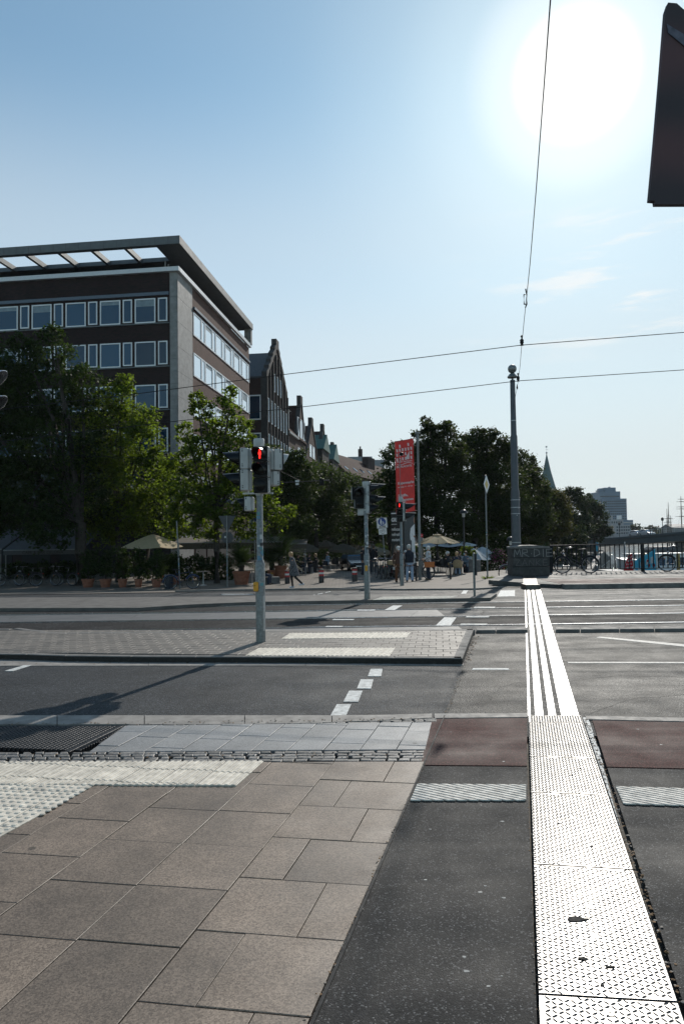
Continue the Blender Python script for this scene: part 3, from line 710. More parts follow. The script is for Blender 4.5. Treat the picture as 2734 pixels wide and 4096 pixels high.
# ribbed joint cover running over the far footway
q0, q1, q2, q3 = G(2091, 2340, bz), G(2150, 2340, bz), G(2142, 2304, bz), G(2090, 2304, bz)
mb = MB(); rib_field(mb, [q0, q1, q2, q3], bz+.012, (Vector((q3.x, q3.y))-Vector((q0.x, q0.y))).normalized(), .035, .07)
mb.prism([Vector((q0.x, 21.55, -.02)), Vector((q1.x, 21.55, -.02)), Vector((q1.x, 22.2, -.02)), Vector((q0.x, 22.2, -.02))], (0, 0, bz+.05))
o = mb.build('joint_cover', STEEL); tag(o, 'short ribbed steel joint cover on the far footway in front of the graffiti block', 'joint cover')
# kerb line at the far side of the far carriageway
mb = MB(); fk = [G(x, y) for x, y in ((-400, 2372), (700, 2366), (1300, 2356), (1600, 2360), (1900, 2358), (2000, 2352))]
for a, b in zip(fk[1:], fk[2:]):
    e = (b-a).normalized(); nn = Vector((-e.y, e.x, 0)); mb.prism([Vector((a.x, a.y, -.04)), Vector((b.x, b.y, -.04)), Vector((b.x, b.y, -.04))+nn*.12, Vector((a.x, a.y, -.04))+nn*.12], (0, 0, .075))
struct(mb.build('far_kerb', CONC_D))
# worn lines on the far carriageway
mb = MB()
def c3(x, y): return G(800+x*.4464, 1600+y*.4464)
for i in range(5):
    x0 = 840+i*70; y0 = 1780-i*14.5; mark([c3(x0, y0+3), c3(x0+48, y0-6), c3(x0+50, y0-10), c3(x0+4, y0-2)], -.008)
mark([c3(190, 1741), c3(480, 1740), c3(480, 1736), c3(195, 1736)], -.008)
struct(mb.build('road_marking', PAINT))
# ================================================================ traffic lights
HOUS = M('signal_housing', (.46, .46, .45), .5, var=.1, scale=8, bmp=.05)
SBLK = M('signal_black', (.005, .005, .006), .45, var=.1, spec=.18)
VIS = M('visor_black', (.006, .007, .009), .33, var=.15, scale=20, spec=.3)
LENS = M('dark_lens', (.012, .011, .011), .2, var=.3, scale=60, spec=.15)
REDON = emit('red_lamp', (1, .02, .015), 2.6)
GALV = M('galvanised_steel', (.20, .21, .21), .48, .55, var=.28, scale=26, bmp=.12, bscale=60)
GALV2 = M('galvanised_light', (.42, .43, .43), .45, .55, var=.2, scale=26)
YEL = M('yellow_button', (.62, .30, .02), .45, var=.15)
WHITE = M('white_enamel', (.72, .72, .71), .4, var=.06)
BLUE = M('sign_blue', (.012, .06, .26), .4, var=.08)
BACKP = M('sign_back', (.055, .058, .062), .55, .2, var=.15)
STICK = [M('sticker_white', (.55, .55, .53), .5), M('sticker_blue', (.10, .22, .32), .5), M('sticker_dark', (.03, .03, .035), .5), M('sticker_teal', (.10, .24, .26), .5), M('sticker_grey', (.25, .25, .25), .5)]
def visor(parent, z, y0, r, L, mat=None):
    mb = MB(); n = 18; out = []; inn = []
    for ring, rr in ((out, r), (inn, r-.006)):
        for j, f in enumerate((0, .5, 1.0)):
            for k in range(n+1):
                a = math.radians(-38+256*k/n); s = max(0, (math.sin(a)+.62)/1.62); ln = L*(.12+.88*s**.8)
                ring.append(Vector((math.cos(a)*rr*(1-.10*f), y0-ln*f, z+math.sin(a)*rr*(1-.10*f)-.02*f*L)))
    m = n+1; vs = out+inn; o = len(out); fs = []
    for j in range(2):
        for k in range(n):
            fs.append((j*m+k, (j+1)*m+k, (j+1)*m+k+1, j*m+k+1)); fs.append((o+j*m+k, o+j*m+k+1, o+(j+1)*m+k+1, o+(j+1)*m+k))
    for k in range(n): fs.append((2*m+k, o+2*m+k, o+2*m+k+1, 2*m+k+1))
    for j in range(2): fs += [(j*m, o+j*m, o+(j+1)*m, (j+1)*m), (j*m+n, (j+1)*m+n, o+(j+1)*m+n, o+j*m+n)]
    mb.add(vs, fs); return mb.build('visor', mat or VIS, parent, True)
def head(parent, loc, rz, n, sh, w, d, lr, vl, lit=None, visors=None, vmat=None, housing=None):
    """n sections stacked from loc (bottom centre of the front); front faces -Y before rz"""
    mb = MB()
    for i in range(n):
        z0 = i*sh
        mb.mat(0).bevbox((0, d*.36, z0+sh/2), (w, d*.68, sh-.006), .012)
        mb.mat(0).bevbox((0, d*.80, z0+sh/2), (w*.66, d*.36, sh-.006), .02)
        mb.mat(1).bevbox((0, -.006, z0+sh/2), (w-.006, .02, sh-.010), .006)
        for s in (-1, 1):
            for zz in (.15, .85): mb.mat(1).box((s*(w/2+.001), d*.2, z0+sh*zz), (.004, .014, .022)); mb.box((s*(w/2+.001), d*.2, z0+sh*zz+.03), (.004, .014, .016))
    h = mb.build('signal_head', [housing or HOUS, SBLK], parent, False, loc); h.rotation_euler = (0, 0, rz)
    for i in range(n):
        z = i*sh+sh/2
        mb = MB(); ax = Matrix.Rotation(math.pi/2, 3, 'X'); mb.lathe([(lr, .012), (lr*.9, .018), (lr*.5, .028), (.004, .031)], 20, (0, 0, z), ax); mb.build('lens', LENS, h, True)
        if visors is None or i in visors: visor(h, z, -.012, lr*1.12, vl, vmat)
        if lit == i:
            mb = MB(); y = -.036; s = lr/.1
            mb.disc((0, y, z+.058*s), .015*s, (0, -1, 0), .004)
            mb.prism([Vector((a*s, y, z+b*s)) for a, b in ((-.022, .032), (-.025, -.01), (-.014, -.016), (-.012, -.078), (-.002, -.078), (.0, -.03), (.002, -.078), (.012, -.078), (.014, -.016), (.025, -.01), (.022, .032), (.010, .038), (-.010, .038))], (0, .004, 0))
            mb.build('pictogram', REDON, h)
    return h
def stickers(root, r, z0, z1, n, seed):
    rd = random.Random(seed)
    for i in range(n):
        z = rd.uniform(z0, z1); a = math.radians(rd.uniform(-150, -30)); w, hgt = rd.uniform(.03, .075), rd.uniform(.02, .07); m_ = STICK[rd.randrange(5)]; R_ = r+.0025+.0004*i; mb = MB()
        vs = []; da = w/2/r
        for zz in (z-hgt/2, z+hgt/2):
            for k in range(4): b = a-da+2*da*k/3; vs.append((R_*math.cos(b), R_*math.sin(b), zz))
        mb.add(vs, [(k, k+1, k+5, k+4) for k in range(3)]); mb.build('sticker', m_, root)
def pole(root, hgt, step, r0=.078, r1=.052, cap=True):
    mb = MB(); mb.lathe([(r0, -.02), (r0, step-.03), (r1+.004, step+.03), (r1, step+.035), (r1, hgt-.13), (r1, hgt-.12)], 20)
    p_ = mb.build('pole', GALV, root, True)
    mb = MB(); a0 = -.5; vs = []
    for zz in (.18, .74):
        for k in range(5): b = -.95+.16*k; vs.append(((r0+.0035)*math.cos(b), (r0+.0035)*math.sin(b), zz))
    mb.add(vs, [(k, k+1, k+6, k+5) for k in range(4)]); mb.build('hatch', GALV2, p_)
    if cap: mb = MB(); mb.lathe([(r1*1.2, hgt-.16), (.088, hgt-.13), (.09, hgt-.02), (.078, hgt), (.001, hgt)], 20); mb.build('pole_cap', HOUS, root, True)
    return p_
def button(root, z, r, ang):
    mb = MB(); c = Vector((math.cos(ang), math.sin(ang), 0)); mb.bevbox((c.x*(r+.03), c.y*(r+.03), z), (.065, .075, .155), .014, ang+math.pi/2)
    b_ = mb.build('push_button', YEL, root)
    mb = MB(); q = c*(r+.066)
    for da, dz in ((-.014, .02), (.014, .02), (0, -.005)): 
        t_ = Vector((-c.y, c.x, 0))*da; mb.disc((q.x+t_.x, q.y+t_.y, z+dz), .006, c, .003, 8)
    mb.build('raised_dots', BLACK, b_)
def facing(x, y):   # rotation that turns a -Y front toward direction (x, y)
    return math.atan2(y, x)+math.pi/2
# --- nearest light, on the island
b0 = G(1043, 2567, iz); s0 = (b0.y)/FPX
tl = thing('traffic_light', 'tall grey traffic light on the paver island with five signal heads and yellow button', 'traffic light', (b0.x, b0.y, iz))
hz = lambda y: (2567-y)*s0
pole(tl, hz(1756), hz(2251))
button(tl, hz(2347), .078, math.radians(-125)); stickers(tl, .078, .85, 1.24, 5, 3); stickers(tl, .052, 1.3, 2.1, 13, 5)
xo = lambda x: (x-1030)*s0
head(tl, (xo(1040), -.15, hz(1978)), facing(-.30, -1), 3, .252, .25, .15, .098, .20, lit=2, visors=[1, 2])
head(tl, (xo(948)+.02, .01, hz(1966)), facing(-1, -.12), 2, .345, .30, .2, .115, .27)
head(tl, (xo(970), .0, hz(2047)), facing(-1, -.06), 1, .235, .22, .16, .085, .12)
head(tl, (xo(1117), .06, hz(1886)), facing(1, .25), 1, .345, .30, .19, .105, .11, vmat=HOUS)
head(tl, (xo(1105), .06, hz(1947)), facing(1, .35), 1, .24, .24, .16, .08, .05, visors=[])
mb = MB()
for z in (hz(1800), hz(1975)):
    mb.box((xo(990), .02, z), (.22, .035, .03)); mb.box((xo(1060), .03, z), (.2, .035, .03)); mb.box((0, -.06, z), (.05, .13, .03))
mb.lathe([(.068, hz(1805)-.03), (.068, hz(1795))], 14); mb.lathe([(.062, hz(1985)), (.062, hz(1968))], 14)
mb.build('bracket', GALV2, tl)
# --- second light, across the tracks
b1 = G(1468, 2396, fz); s1 = b1.y/FPX
t2 = thing('traffic_light', 'grey traffic light just beyond the tram tracks with dark hooded heads on both sides', 'traffic light', (b1.x, b1.y, fz))
h2 = lambda y: (2395-y)*s1
pole(t2, h2(1926), h2(2218)); button(t2, h2(2272), .078, math.radians(-100)); stickers(t2, .052, 1.3, 2.1, 12, 9); stickers(t2, .078, .85, 1.2, 4, 12)
x2 = lambda x: (x-1463)*s1
head(t2, (x2(1432), -.02, h2(1999)), facing(.12, -1), 1, .345, .33, .16, .115, .22)
head(t2, (x2(1437), -.02, h2(2035)), facing(.12, -1), 1, .25, .25, .14, .085, .05, visors=[])
head(t2, (x2(1480), .0, h2(2056)), facing(1, -.18), 3, .265, .24, .12, .10, .22)
head(t2, (x2(1481), .13, h2(2028)), facing(1, .12), 2, .345, .30, .14, .115, .42)
head(t2, (x2(1450), .16, h2(2062)), facing(.2, 1), 3, .26, .24, .14, .1, .14)
for z in (h2(1950), h2(2040)): mb = MB(); mb.box((x2(1455), .03, z), (.3, .03, .03)); mb.lathe([(.066, z-.02), (.066, z+.02)], 12); mb.build('bracket', GALV2, t2)
# --- third light, on the promenade in front of the banner
b2 = GT(1607, 2344); s2 = b2.y/FPX
t3 = thing('traffic_light', 'grey traffic light with thin detector mast on top standing before the red banner', 'traffic light', b2)
h3 = lambda y: (2344-y)*s2
pole(t3, h3(1988), h3(2220)); stickers(t3, .052, 1.1, 2.0, 9, 15); stickers(t3, .078, .7, 1.1, 3, 16)
x3 = lambda x: (x-1604)*s2
head(t3, (x3(1598), -.14, h3(2089)), facing(-.12, -1), 3, .262, .245, .14, .098, .17, lit=2, visors=[1, 2])
head(t3, (x3(1622), .0, h3(2084)), facing(1, -.2), 2, .36, .31, .13, .13, .42)
for z in (h3(2006), h3(2084)): mb = MB(); mb.box((x3(1612), .0, z), (.26, .03, .025)); mb.lathe([(.062, z-.02), (.062, z+.02)], 12); mb.box((0, -.06, z), (.05, .13, .03)); mb.build('bracket', GALV2, t3)
mb = MB(); mb.tube([(0, 0, h3(1988)), (-.01, 0, h3(1850))], .024, 10); mb.tube([(-.01, 0, h3(1865)), (-.01, 0, h3(1835))], .034, 10); mb.build('mast', GALV, t3, True)
mb = MB(); mb.ball((.06, -.02, h3(1816)), (.085, .085, .075)); mb.tube([(-.03, 0, h3(1835)), (-.03, 0, h3(1822)), (.05, 0, h3(1816))], .012); mb.build('detector', SBLK, t3, True)
# --- signal hung over the road at the left edge, only its hoods reach into view
qt = AT(27, 1535, 9.2); q = AT(27, 1512, 9.2)
t4 = thing('traffic_light', 'silver hooded traffic light at the left edge of view in front of the dark tree', 'traffic light', (qt.x-.52, qt.y+.1, 0))
mb = MB(); mb.lathe([(.09, -.02), (.09, 1.3), (.062, 1.36), (.062, 4.7), (.001, 4.72)], 16); mb.build('pole', GALV, t4, True)
head(t4, (.24, -.02, q.z-.865), facing(1, -.25), 3, .345, .30, .18, .115, .25, visors=[1, 2], vmat=M('silver_visor', (.75, .77, .8), .22, .9))
for zq in (q.z-.7, q.z+.1): mb = MB(); mb.box((.1, 0, zq), (.2, .04, .04)); mb.build('bracket', GALV2, t4)
# --- cantilever arm signal far behind the nearest light
q = AT(1040, 2330, 27.0); gzz = zt(q.x, 27.0); zA = AT(1180, 1940, 27.0).z
t5 = thing('traffic_light', 'dark cantilever arm signal reaching over the far road behind the nearest traffic light', 'traffic light', (q.x, 27.0, gzz))
mb = MB(); a0 = AT(1046, 1940, 27); a1 = AT(1316, 1921, 27); L_ = lambda v: Vector(v)-Vector((q.x, 27.0, gzz))
mb.lathe([(.07, -.02), (.06, 2.5), (.05, zA-gzz+1.0), (.001, zA-gzz+1.02)], 12); mb.build('pole', BACKP, t5, True)
mb = MB(); mb.tube([L_(AT(1040, 1934, 27)), L_(a1)], [.04, .028], 8); mb.tube([L_(AT(1046, 1850, 27)), L_(AT(1200, 1922, 27))], .006, 5); mb.build('arm', BACKP, t5, True)
mb = MB(); c_ = L_(AT(1286, 1928, 26.95)); mb.bevbox(c_, (.17, .12, .28), .02); mb.build('signal_head', SBLK, t5)
mb = MB(); c_ = L_(AT(1188, 1931, 26.93)); mb.bevbox(c_+Vector((0, 0, .06)), (.16, .03, .08), .005); mb.bevbox(c_-Vector((0, 0, .05)), (.13, .03, .08), .005); mb.build('plate', GALV2, t5)

# ================================================================ signs and posts
def post(root, hgt, r=.03, mat=None): mb = MB(); mb.lathe([(r, -.05), (r, hgt-.01), (r*.6, hgt), (.001, hgt)], 12); return mb.build('post', mat or GALV, root, True)
def rounded(w, h, r, y, th, cx=0, cz=0):
    pts = []
    for sx, sz, a0 in ((1, 1, 0), (-1, 1, 90), (-1, -1, 180), (1, -1, 270)):
        for k in range(5): a = math.radians(a0+22.5*k); pts.append(Vector((cx+sx*(w/2-r)+r*math.cos(a), y, cz+sz*(h/2-r)+r*math.sin(a))))
    return pts[::-1], (0, th, 0)
# pedestrian zone sign, leaning
bs = GT(1545, 2304); zs = bs.y/FPX
zsn = thing('road_sign', 'leaning white sign with blue walking figures and ZONE above a small bicycle plate', 'road sign', bs, 0.12)
zsn.rotation_euler = (0, math.radians(-4.2), .10)
H_ = (2304-2072)*zs
post(zsn, H_+.1, .03); stickers(zsn, .03, .8, 1.6, 6, 22)
def zone_plate(root, cz, w=.62, h=.60):
    mb = MB(); mb.prism(*rounded(w, h, .05, -.05, .018, 0, cz)); p_ = mb.build('sign_plate', WHITE, root)
    mb = MB(); P_, o_ = rounded(w-.02, h-.02, .045, -.052, .0, 0, cz); Q_, _ = rounded(w-.05, h-.05, .035, -.052, .0, 0, cz); n = len(P_)
    mb.add(P_+Q_, [(i, (i+1) % n, n+(i+1) % n, n+i) for i in range(n)]); mb.build('border', BLACK, p_)
    mb = MB(); mb.disc((0, -.050, cz+.07), w*.36, (0, -1, 0), .003, 32); mb.build('blue_disc', BLUE, p_)
    mb = MB(); s = w*.36/.3; c = lambda pts: mb.prism([Vector((a*s, -.056, cz+.07+b*s)) for a, b in pts], (0, .002, 0))
    mb.disc((-.07*s, -.054, cz+.07+.185*s), .035*s, (0, -1, 0), .002, 12); c([(-.10, .14), (-.16, -.05), (-.12, -.06), (-.10, .03), (-.15, -.12), (-.01, -.12), (-.05, .03), (-.01, -.03), (.03, -.05), (.01, .0), (-.04, .14)]); c([(-.12, -.12), (-.13, -.24), (-.09, -.24), (-.085, -.12)]); c([(-.07, -.12), (-.05, -.24), (-.01, -.23), (-.03, -.12)])
    mb.disc((.10*s, -.054, cz+.07-.01*s), .028*s, (0, -1, 0), .002, 12); c([(.08, -.05), (.04, -.11), (.07, -.12), (.08, -.1), (.07, -.17), (.13, -.17), (.12, -.1), (.15, -.13), (.17, -.11), (.12, -.05)]); c([(.08, -.17), (.06, -.24), (.09, -.24), (.105, -.17)]); c([(.105, -.17), (.13, -.24), (.16, -.24), (.13, -.17)])
    mb.build('walking_figures', WHITE, p_)
    text(p_, 'ZONE', (0, -.052, cz-h*.42), FRONT, .135, BLACK, ext=.001, align='CENTER', bold=.004)
    return p_
zone_plate(zsn, H_-.28)
mb = MB(); cz = H_-.76; mb.prism(*rounded(.46, .34, .03, -.05, .015, 0.0, cz)); p_ = mb.build('bicycle_plate', WHITE, zsn)
mb = MB()
for s_ in (-1, 1):
    ring = [(s_*.1+.062*math.cos(a), -.054, cz+.02+.062*math.sin(a)) for a in [2*math.pi*k/14 for k in range(15)]]; mb.tube(ring, .006, 4)
for a, b in (((-.1, .02), (-.05, .1)), ((-.05, .1), (.06, .1)), ((.06, .1), (.0, .02)), ((.0, .02), (-.05, .1)), ((-.1, .02), (0, .02)), ((.1, .02), (.05, .13)), ((.05, .13), (.02, .13))): mb.tube([(a[0], -.054, cz+a[1]), (b[0], -.054, cz+b[1])], .005, 4)
mb.build('bicycle_symbol', BLACK, p_); text(p_, 'frei', (0, -.052, cz-.14), FRONT, .11, BLACK, ext=.001, align='CENTER')
# same sign half hidden behind the nearest traffic light
bs = GT(1020, 2330); q = AT(1023, 2090, bs.y)
z2 = thing('road_sign', 'white and blue pedestrian sign half hidden behind the nearest traffic light pole', 'road sign', bs, .15)
post(z2, q.z-bs.z+.35, .03); zone_plate(z2, q.z-bs.z-.02, .56, .56)
mb = MB(); mb.prism(*rounded(.42, .25, .03, -.05, .015, .0, q.z-bs.z-.48)); mb.build('small_plate', WHITE, z2)
# give-way sign and round sign from behind
bs = GT(909, 2349); sc_ = bs.y/FPX; hh = (2349-2062)*sc_
gv = thing('road_sign', 'backs of a triangular and a round road sign on one thin post by terracotta pots', 'road sign', bs, -.08)
post(gv, hh, .03); stickers(gv, .03, .6, 1.7, 9, 31)
mb = MB(); zc = hh-.02; a = .44; mb.prism([Vector((-a, .04, zc)), Vector((a, .04, zc)), Vector((a*.94+.0, .04, zc-.07)), Vector((.05, .04, zc-.78)), Vector((-.05, .04, zc-.78)), Vector((-a*.94, .04, zc-.07))], (0, .012, 0)); mb.build('triangular_plate', BACKP, gv)
mb = MB(); mb.disc((.0, .055, hh-1.12), .30, (0, -1, 0), .012, 28); rp = mb.build('round_plate', BACKP, gv)
mb = MB(); mb.box((-.1, .038, hh-1.1), (.08, .004, .1)); mb.build('sticker', STICK[0], rp)
# bare grey pole left of it
bs = GT(720, 2356); sc_ = bs.y/FPX; bp = thing('signpost', 'bare thin grey signpost covered in stickers in front of the hedge beside the litter bin', 'signpost', bs)
bp.rotation_euler = (0, math.radians(-2.6), 0); post(bp, (2356-2084)*sc_, .032); stickers(bp, .032, .8, 1.9, 12, 44); mb = MB(); mb.tube([(.055, 0, 1.7), (.055, 0, 2.25)], .02, 8); mb.build('sleeve', GALV, bp)
# priority road diamond seen nearly edge on
bs = GT(1949, 2320); sc_ = bs.y/FPX; hh = (2320-1900)*sc_
dm = thing('road_sign', 'white edged yellow diamond sign turned nearly edge on, high on a slim pole with weeds', 'road sign', bs)
post(dm, hh, .038); stickers(dm, .038, 1.0, 2.6, 8, 51)
zc = hh-.47; rot = Matrix.Rotation(math.radians(60), 3, 'Z')
for nm, a, y0, mt in (('sign_plate', .45, 0, WHITE), ('yellow_face', .27, .003, M('sign_yellow', (.55, .40, .08), .45)), ('sign_back', .448, -.012, BACKP)):
    mb = MB(); 
    ptl = [rot @ Vector((u*a, -.055-y0, v*a)) for u, v in ((0, 1), (-1, 0), (0, -1), (1, 0))]; mb.prism([v+Vector((0, 0, zc)) for v in ptl], rot @ Vector((0, .012 if nm == 'sign_plate' else .004, 0))); mb.build(nm, mt, dm)
# short post with a plate edge on, on the far island
bs = G(1897, 2384, fz); sc_ = bs.y/FPX; sp = thing('marker_post', 'short dark post with narrow edge-on plate standing at the end of the far island', 'post', bs)
post(sp, (2384-2212)*sc_, .032); mb = MB(); mb.bevbox((.045, -.01, 0.86), (.025, .16, .6), .006, math.radians(8)); mb.build('plate', BACKP, sp)
# thin dark bollards on the promenade
DKM = M('dark_painted_steel', (.02, .021, .023), .4, .3, var=.2)
def thin_bollard(x, y, top, label):
    b_ = GT(x, y); h_ = (y-top)*b_.y/FPX; o = thing('bollard', label, 'bollard', b_, group='thin dark bollards on the promenade')
    mb = MB(); mb.lathe([(.045, -.03), (.045, h_-.09), (.03, h_-.085), (.03, h_-.065), (.046, h_-.06), (.046, h_-.02), (.025, h_), (.001, h_)], 12); mb.build('post', DKM, o, True)
    mb = MB(); mb.lathe([(.048, h_*.72), (.048, h_*.76)], 12); mb.build('band', GALV2, o)
thin_bollard(1664, 2326, 2222, 'thin dark bollard beside the banner pole behind the man in the vest')
thin_bollard(1801, 2318, 2228, 'thin dark bollard in front of the seated guests right of the orange basket')
# red and white bollards
BRED = M('bollard_red', (.42, .03, .03), .5, var=.25, scale=20); BDK = M('bollard_dark', (.05, .045, .042), .7, var=.35, scale=14, bmp=.2); BWH = M('bollard_white', (.6, .58, .55), .5, var=.2, scale=20)
def bollard(x, y, label, sc__=1.0):
    b_ = GT(x, y); o = thing('bollard', label, 'bollard', b_, group='red and white bollards across the promenade'); h_ = .73*sc__; r = .135
    mb = MB(); mb.lathe([(r*1.02, -.03), (r*.98, h_*.5), (r*.93, h_*.93), (r*1.02, h_*.94), (r*1.02, h_*.985), (r*.8, h_), (.001, h_+.01)], 18); c_ = mb.build('column', BDK, o, True)
    for z0, z1, m_ in ((.50, .635, BRED), (.635, .765, BWH), (.765, .90, BRED)):
        f = lambda z: r*(.98-.05*(z-.5)/.43)+.003
        mb = MB(); mb.lathe([(f(z0)-.004, h_*z0), (f(z0), h_*z0+.001), (f(z1), h_*z1-.001), (f(z1)-.004, h_*z1)], 18); mb.build('stripe', m_, o, True)
bollard(1285, 2332, 'red and white banded bollard on the open paving right of the walking woman')
bollard(1418, 2327, 'red and white banded bollard next to the second traffic light pole, with a torn sticker')
bollard(1149, 2336, 'dark banded bollard half hidden behind the walking woman')
# street lamps
def lamp(x, yb, yt, label, sz=1.0):
    b_ = GT(x, yb) if yb < 2330 else GT(x, yb); h_ = (yb-yt)*b_.y/FPX; o = thing('street_lamp', label, 'street lamp', b_, group='mushroom headed street lamps')
    mb = MB(); mb.lathe([(.085, -.02), (.085, .6), (.055, .65), (.045, h_-.55), (.045, h_-.45)], 12); mb.build('post', DKM, o, True)
    mb = MB(); mb.lathe([(.06, h_-.45), (.085, h_-.42), (.09, h_-.25), (.085, h_-.22)], 14); mb.build('glass', M('frosted_glass', (.55, .56, .55), .3), o, True)
    mb = MB(); mb.lathe([(.085, h_-.225), (.23, h_-.22), (.235, h_-.19), (.19, h_-.07), (.1, h_-.01), (.001, h_)], 18); mb.build('hood', DKM, o, True)
lamp(1857, 2290, 2039, 'mushroom headed street lamp behind the seated guests in front of the dark trees')
lamp(2045, 2290, 2147, 'low mushroom headed lamp beside the big overhead wire pole')
# tall overhead wire pole
bs = GT(2066, 2297); sc_ = 28.2/FPX; bs = Vector((AT(2066, 2290, 28.2).x, 28.2, 0)); zz = lambda y: AT(2055, y, 28.2).z
PAINTG = M('pole_paint', (.085, .09, .10), .5, .2, var=.12, scale=6)
wp = thing('wire_pole', 'tall stepped dark grey pole with ball lamp on top holding the overhead wires', 'pole', bs)
mb = MB(); r = [.19, .175, .16, .145, .118, .100]
z1, z2, z3 = zz(1963), zz(1743), zz(1520)
mb.lathe([(.19, -.1), (.178, z1-.03), (.15, z1+.08), (.145, z2-.04), (.118, z2+.04), (.10, z3), (.04, z3+.02), (.04, z3+.12)], 18); mb.build('pole', PAINTG, wp, True)
mb = MB(); mb.lathe([(.20, z3+.10), (.21, z3+.14), (.12, z3+.26), (.04, z3+.30)], 18); mb.ball((0, 0, z3+.47), .185); mb.build('lamp', GALV, wp, True)
mb = MB()
for y in (2000, 2030, 2055, 2170): z = zz(y); mb.lathe([(.186, z-.015), (.192, z-.01), (.192, z+.01), (.186, z+.015)], 18)
mb.lathe([(.115, zz(1683)-.02), (.122, zz(1683)), (.115, zz(1683)+.02)], 16); mb.build('clamps', GALV2, wp, True)
stickers(wp, .176, 1.5, 3.6, 8, 61)
mb = MB(); mb.tube([(.20, -.02, .0), (.20, -.02, zz(2010))], .02, 6); mb.build('cable', DKM, wp)
# overhead wires
WIRE = M('wire', (.015, .015, .016), .5, .4)
def wire(pts, r, label, extra=None, name='overhead_wire'):
    o = thing(name, label, 'overhead wire', pts[0]); P0 = Vector(pts[0]); mb = MB(); mb.tube([Vector(v)-P0 for v in pts], r, 6); mb.build('cable', WIRE, o, True)
    if extra:
        for nm, mbx in extra: 
            e = mbx.build(nm, WIRE, o, True); e.location = -P0
    return o
def sag(a, b, s, n=16): return [a.lerp(b, i/n)-Vector((0, 0, s*4*(i/n)*(1-i/n))) for i in range(n+1)]
wa = Vector((bs.x, 28.2, zz(1632))); dd = ray(2200, 0); wb_ = CAM+dd*(5.6/dd.y)
n1 = ray(2121, 1060); 
mid = [AT(2068, 1545, 25.0), AT(2078, 1470, 21.5), AT(2085, 1385, 17.6), AT(2094, 1290, 15.6), AT(2104, 1195, 13.9), AT(2118, 1060, 12.0), AT(2143, 760, 9.3), AT(2174, 350, 7.2)]
spn = [wa]+mid+[wb_, wb_+(wb_-mid[-1])*2.5]
def insul(q, dz, s=1.0):
    m_ = MB(); m_.lathe([(.02*s, .0), (.07*s, .0), (.07*s, .02*s), (.03*s, .03*s), (.055*s, .07*s), (.07*s, .1*s), (.055*s, .13*s), (.07*s, .16*s), (.05*s, .2*s), (.02*s, .22*s), (.02*s, .27*s), (.045*s, .3*s), (.02*s, .34*s), (.001, .35*s)], 10, q-Vector((0, 0, dz))); return m_
tb = MB(); qv = AT(2100, 1197, 13.95)
for dx in (-.03, .03): tb.tube([qv+Vector((dx, 0, -.1)), qv+Vector((dx, 0, .1))], .012, 6)
tb.tube([qv+Vector((-.03, 0, .1)), qv+Vector((.03, 0, .1)), qv+Vector((.01, 0, .22))], .014, 6); tb.tube([qv+Vector((-.03, 0, -.1)), qv+Vector((.03, 0, -.1)), qv+Vector((-.005, 0, -.17))], .014, 6)
wire(spn, .0065, 'steep overhead span wire rising from the tall pole toward the sun', [('turnbuckle', tb), ('clamp', insul(AT(2067, 1556, 25.3), 0, .5))], 'span_wire')
c1 = [AT(x, y, Y) for x, y, Y in ((3300, 1268, 14), (2734, 1329, 14), (2085, 1380, 14), (1133, 1498, 14.4), (523, 1578, 14.8), (-300, 1672, 15.2))]
c2_ = [AT(x, y, Y) for x, y, Y in ((3300, 1436, 17), (2734, 1479, 17), (2073, 1523, 17), (1220, 1626, 17.4), (900, 1662, 17.8), (-300, 1800, 18.4))]
wire(c1, .008, 'upper of the two overhead tram wires crossing the sky', [('insulator', insul(AT(2086, 1381, 14), 0, .62))])
wire(c2_, .009, 'lower of the two overhead tram wires crossing the sky', [('insulator', insul(AT(2071, 1525, 17), 0, .62))])
wire([AT(-200, 1787, 20), AT(0, 1801, 20), AT(300, 1822, 20.5), AT(660, 1836, 21), AT(1040, 1846, 22)], .008, 'thin pale overhead wire running in front of the dark left trees')
# ================================================================ banner, advertising column, info stele
bs = GT(1679, 2321); Yb = bs.y; sb = Yb/FPX
bn = thing('banner_pole', 'slim grey flagpole carrying the tall red printed banner', 'flagpole', bs)
hb = (2321-1728)*sb
mb = MB(); mb.lathe([(.075, -.02), (.07, hb*.45), (.062, hb*.46), (.058, hb*.9), (.07, hb*.905), (.07, hb*.985), (.13, hb*.99), (.13, hb), (.001, hb)], 14); mb.build('pole', GALV, bn, True)
stickers(bn, .072, .8, 2.0, 10, 71); mb = MB()
for y in (2042, 1940, 1850, 1780): z = (2321-y)*sb; mb.tube([(0, -.02, z), (-.19, -.02, z-.02)], .008, 5)
mb.build('tether', GALV2, bn)
FRED = fabric('banner_red', (.62, .085, .075), .35, .7)
fl = thing('banner', 'tall red printed banner with white window pattern and lettering hanging from the flagpole', 'banner', AT(1618, 1905, Yb-.02))
fw, fh = 75*sb, 292*sb
def flag_y(u, v): return .035*math.sin(u*9+v*1.5)*(.3+.7*abs(u))+.02*math.sin(v*5)
mb = MB(); nu, nv = 12, 24; vs = []
for side in (0, 1):
    for j in range(nv+1):
        for i in range(nu+1):
            u, v = i/nu-.5, j/nv-.5; tilt = .05*fw*(u)
            x = u*fw*(1-.06*math.sin((v+.5)*3.1)*(1 if u < 0 else 0)); vs.append((x+.06*fw*(v < -.3)*(-.1)-.02*(v), flag_y(u, v)+side*.006, v*fh+.17*u*fw))
n_ = (nu+1)*(nv+1); fs = []
for j in range(nv):
    for i in range(nu):
        a = j*(nu+1)+i; fs.append((a, a+1, a+nu+2, a+nu+1)); fs.append((n_+a, n_+a+nu+1, n_+a+nu+2, n_+a+1))
mb.add(vs, fs); mb.build('cloth', FRED, fl, True)
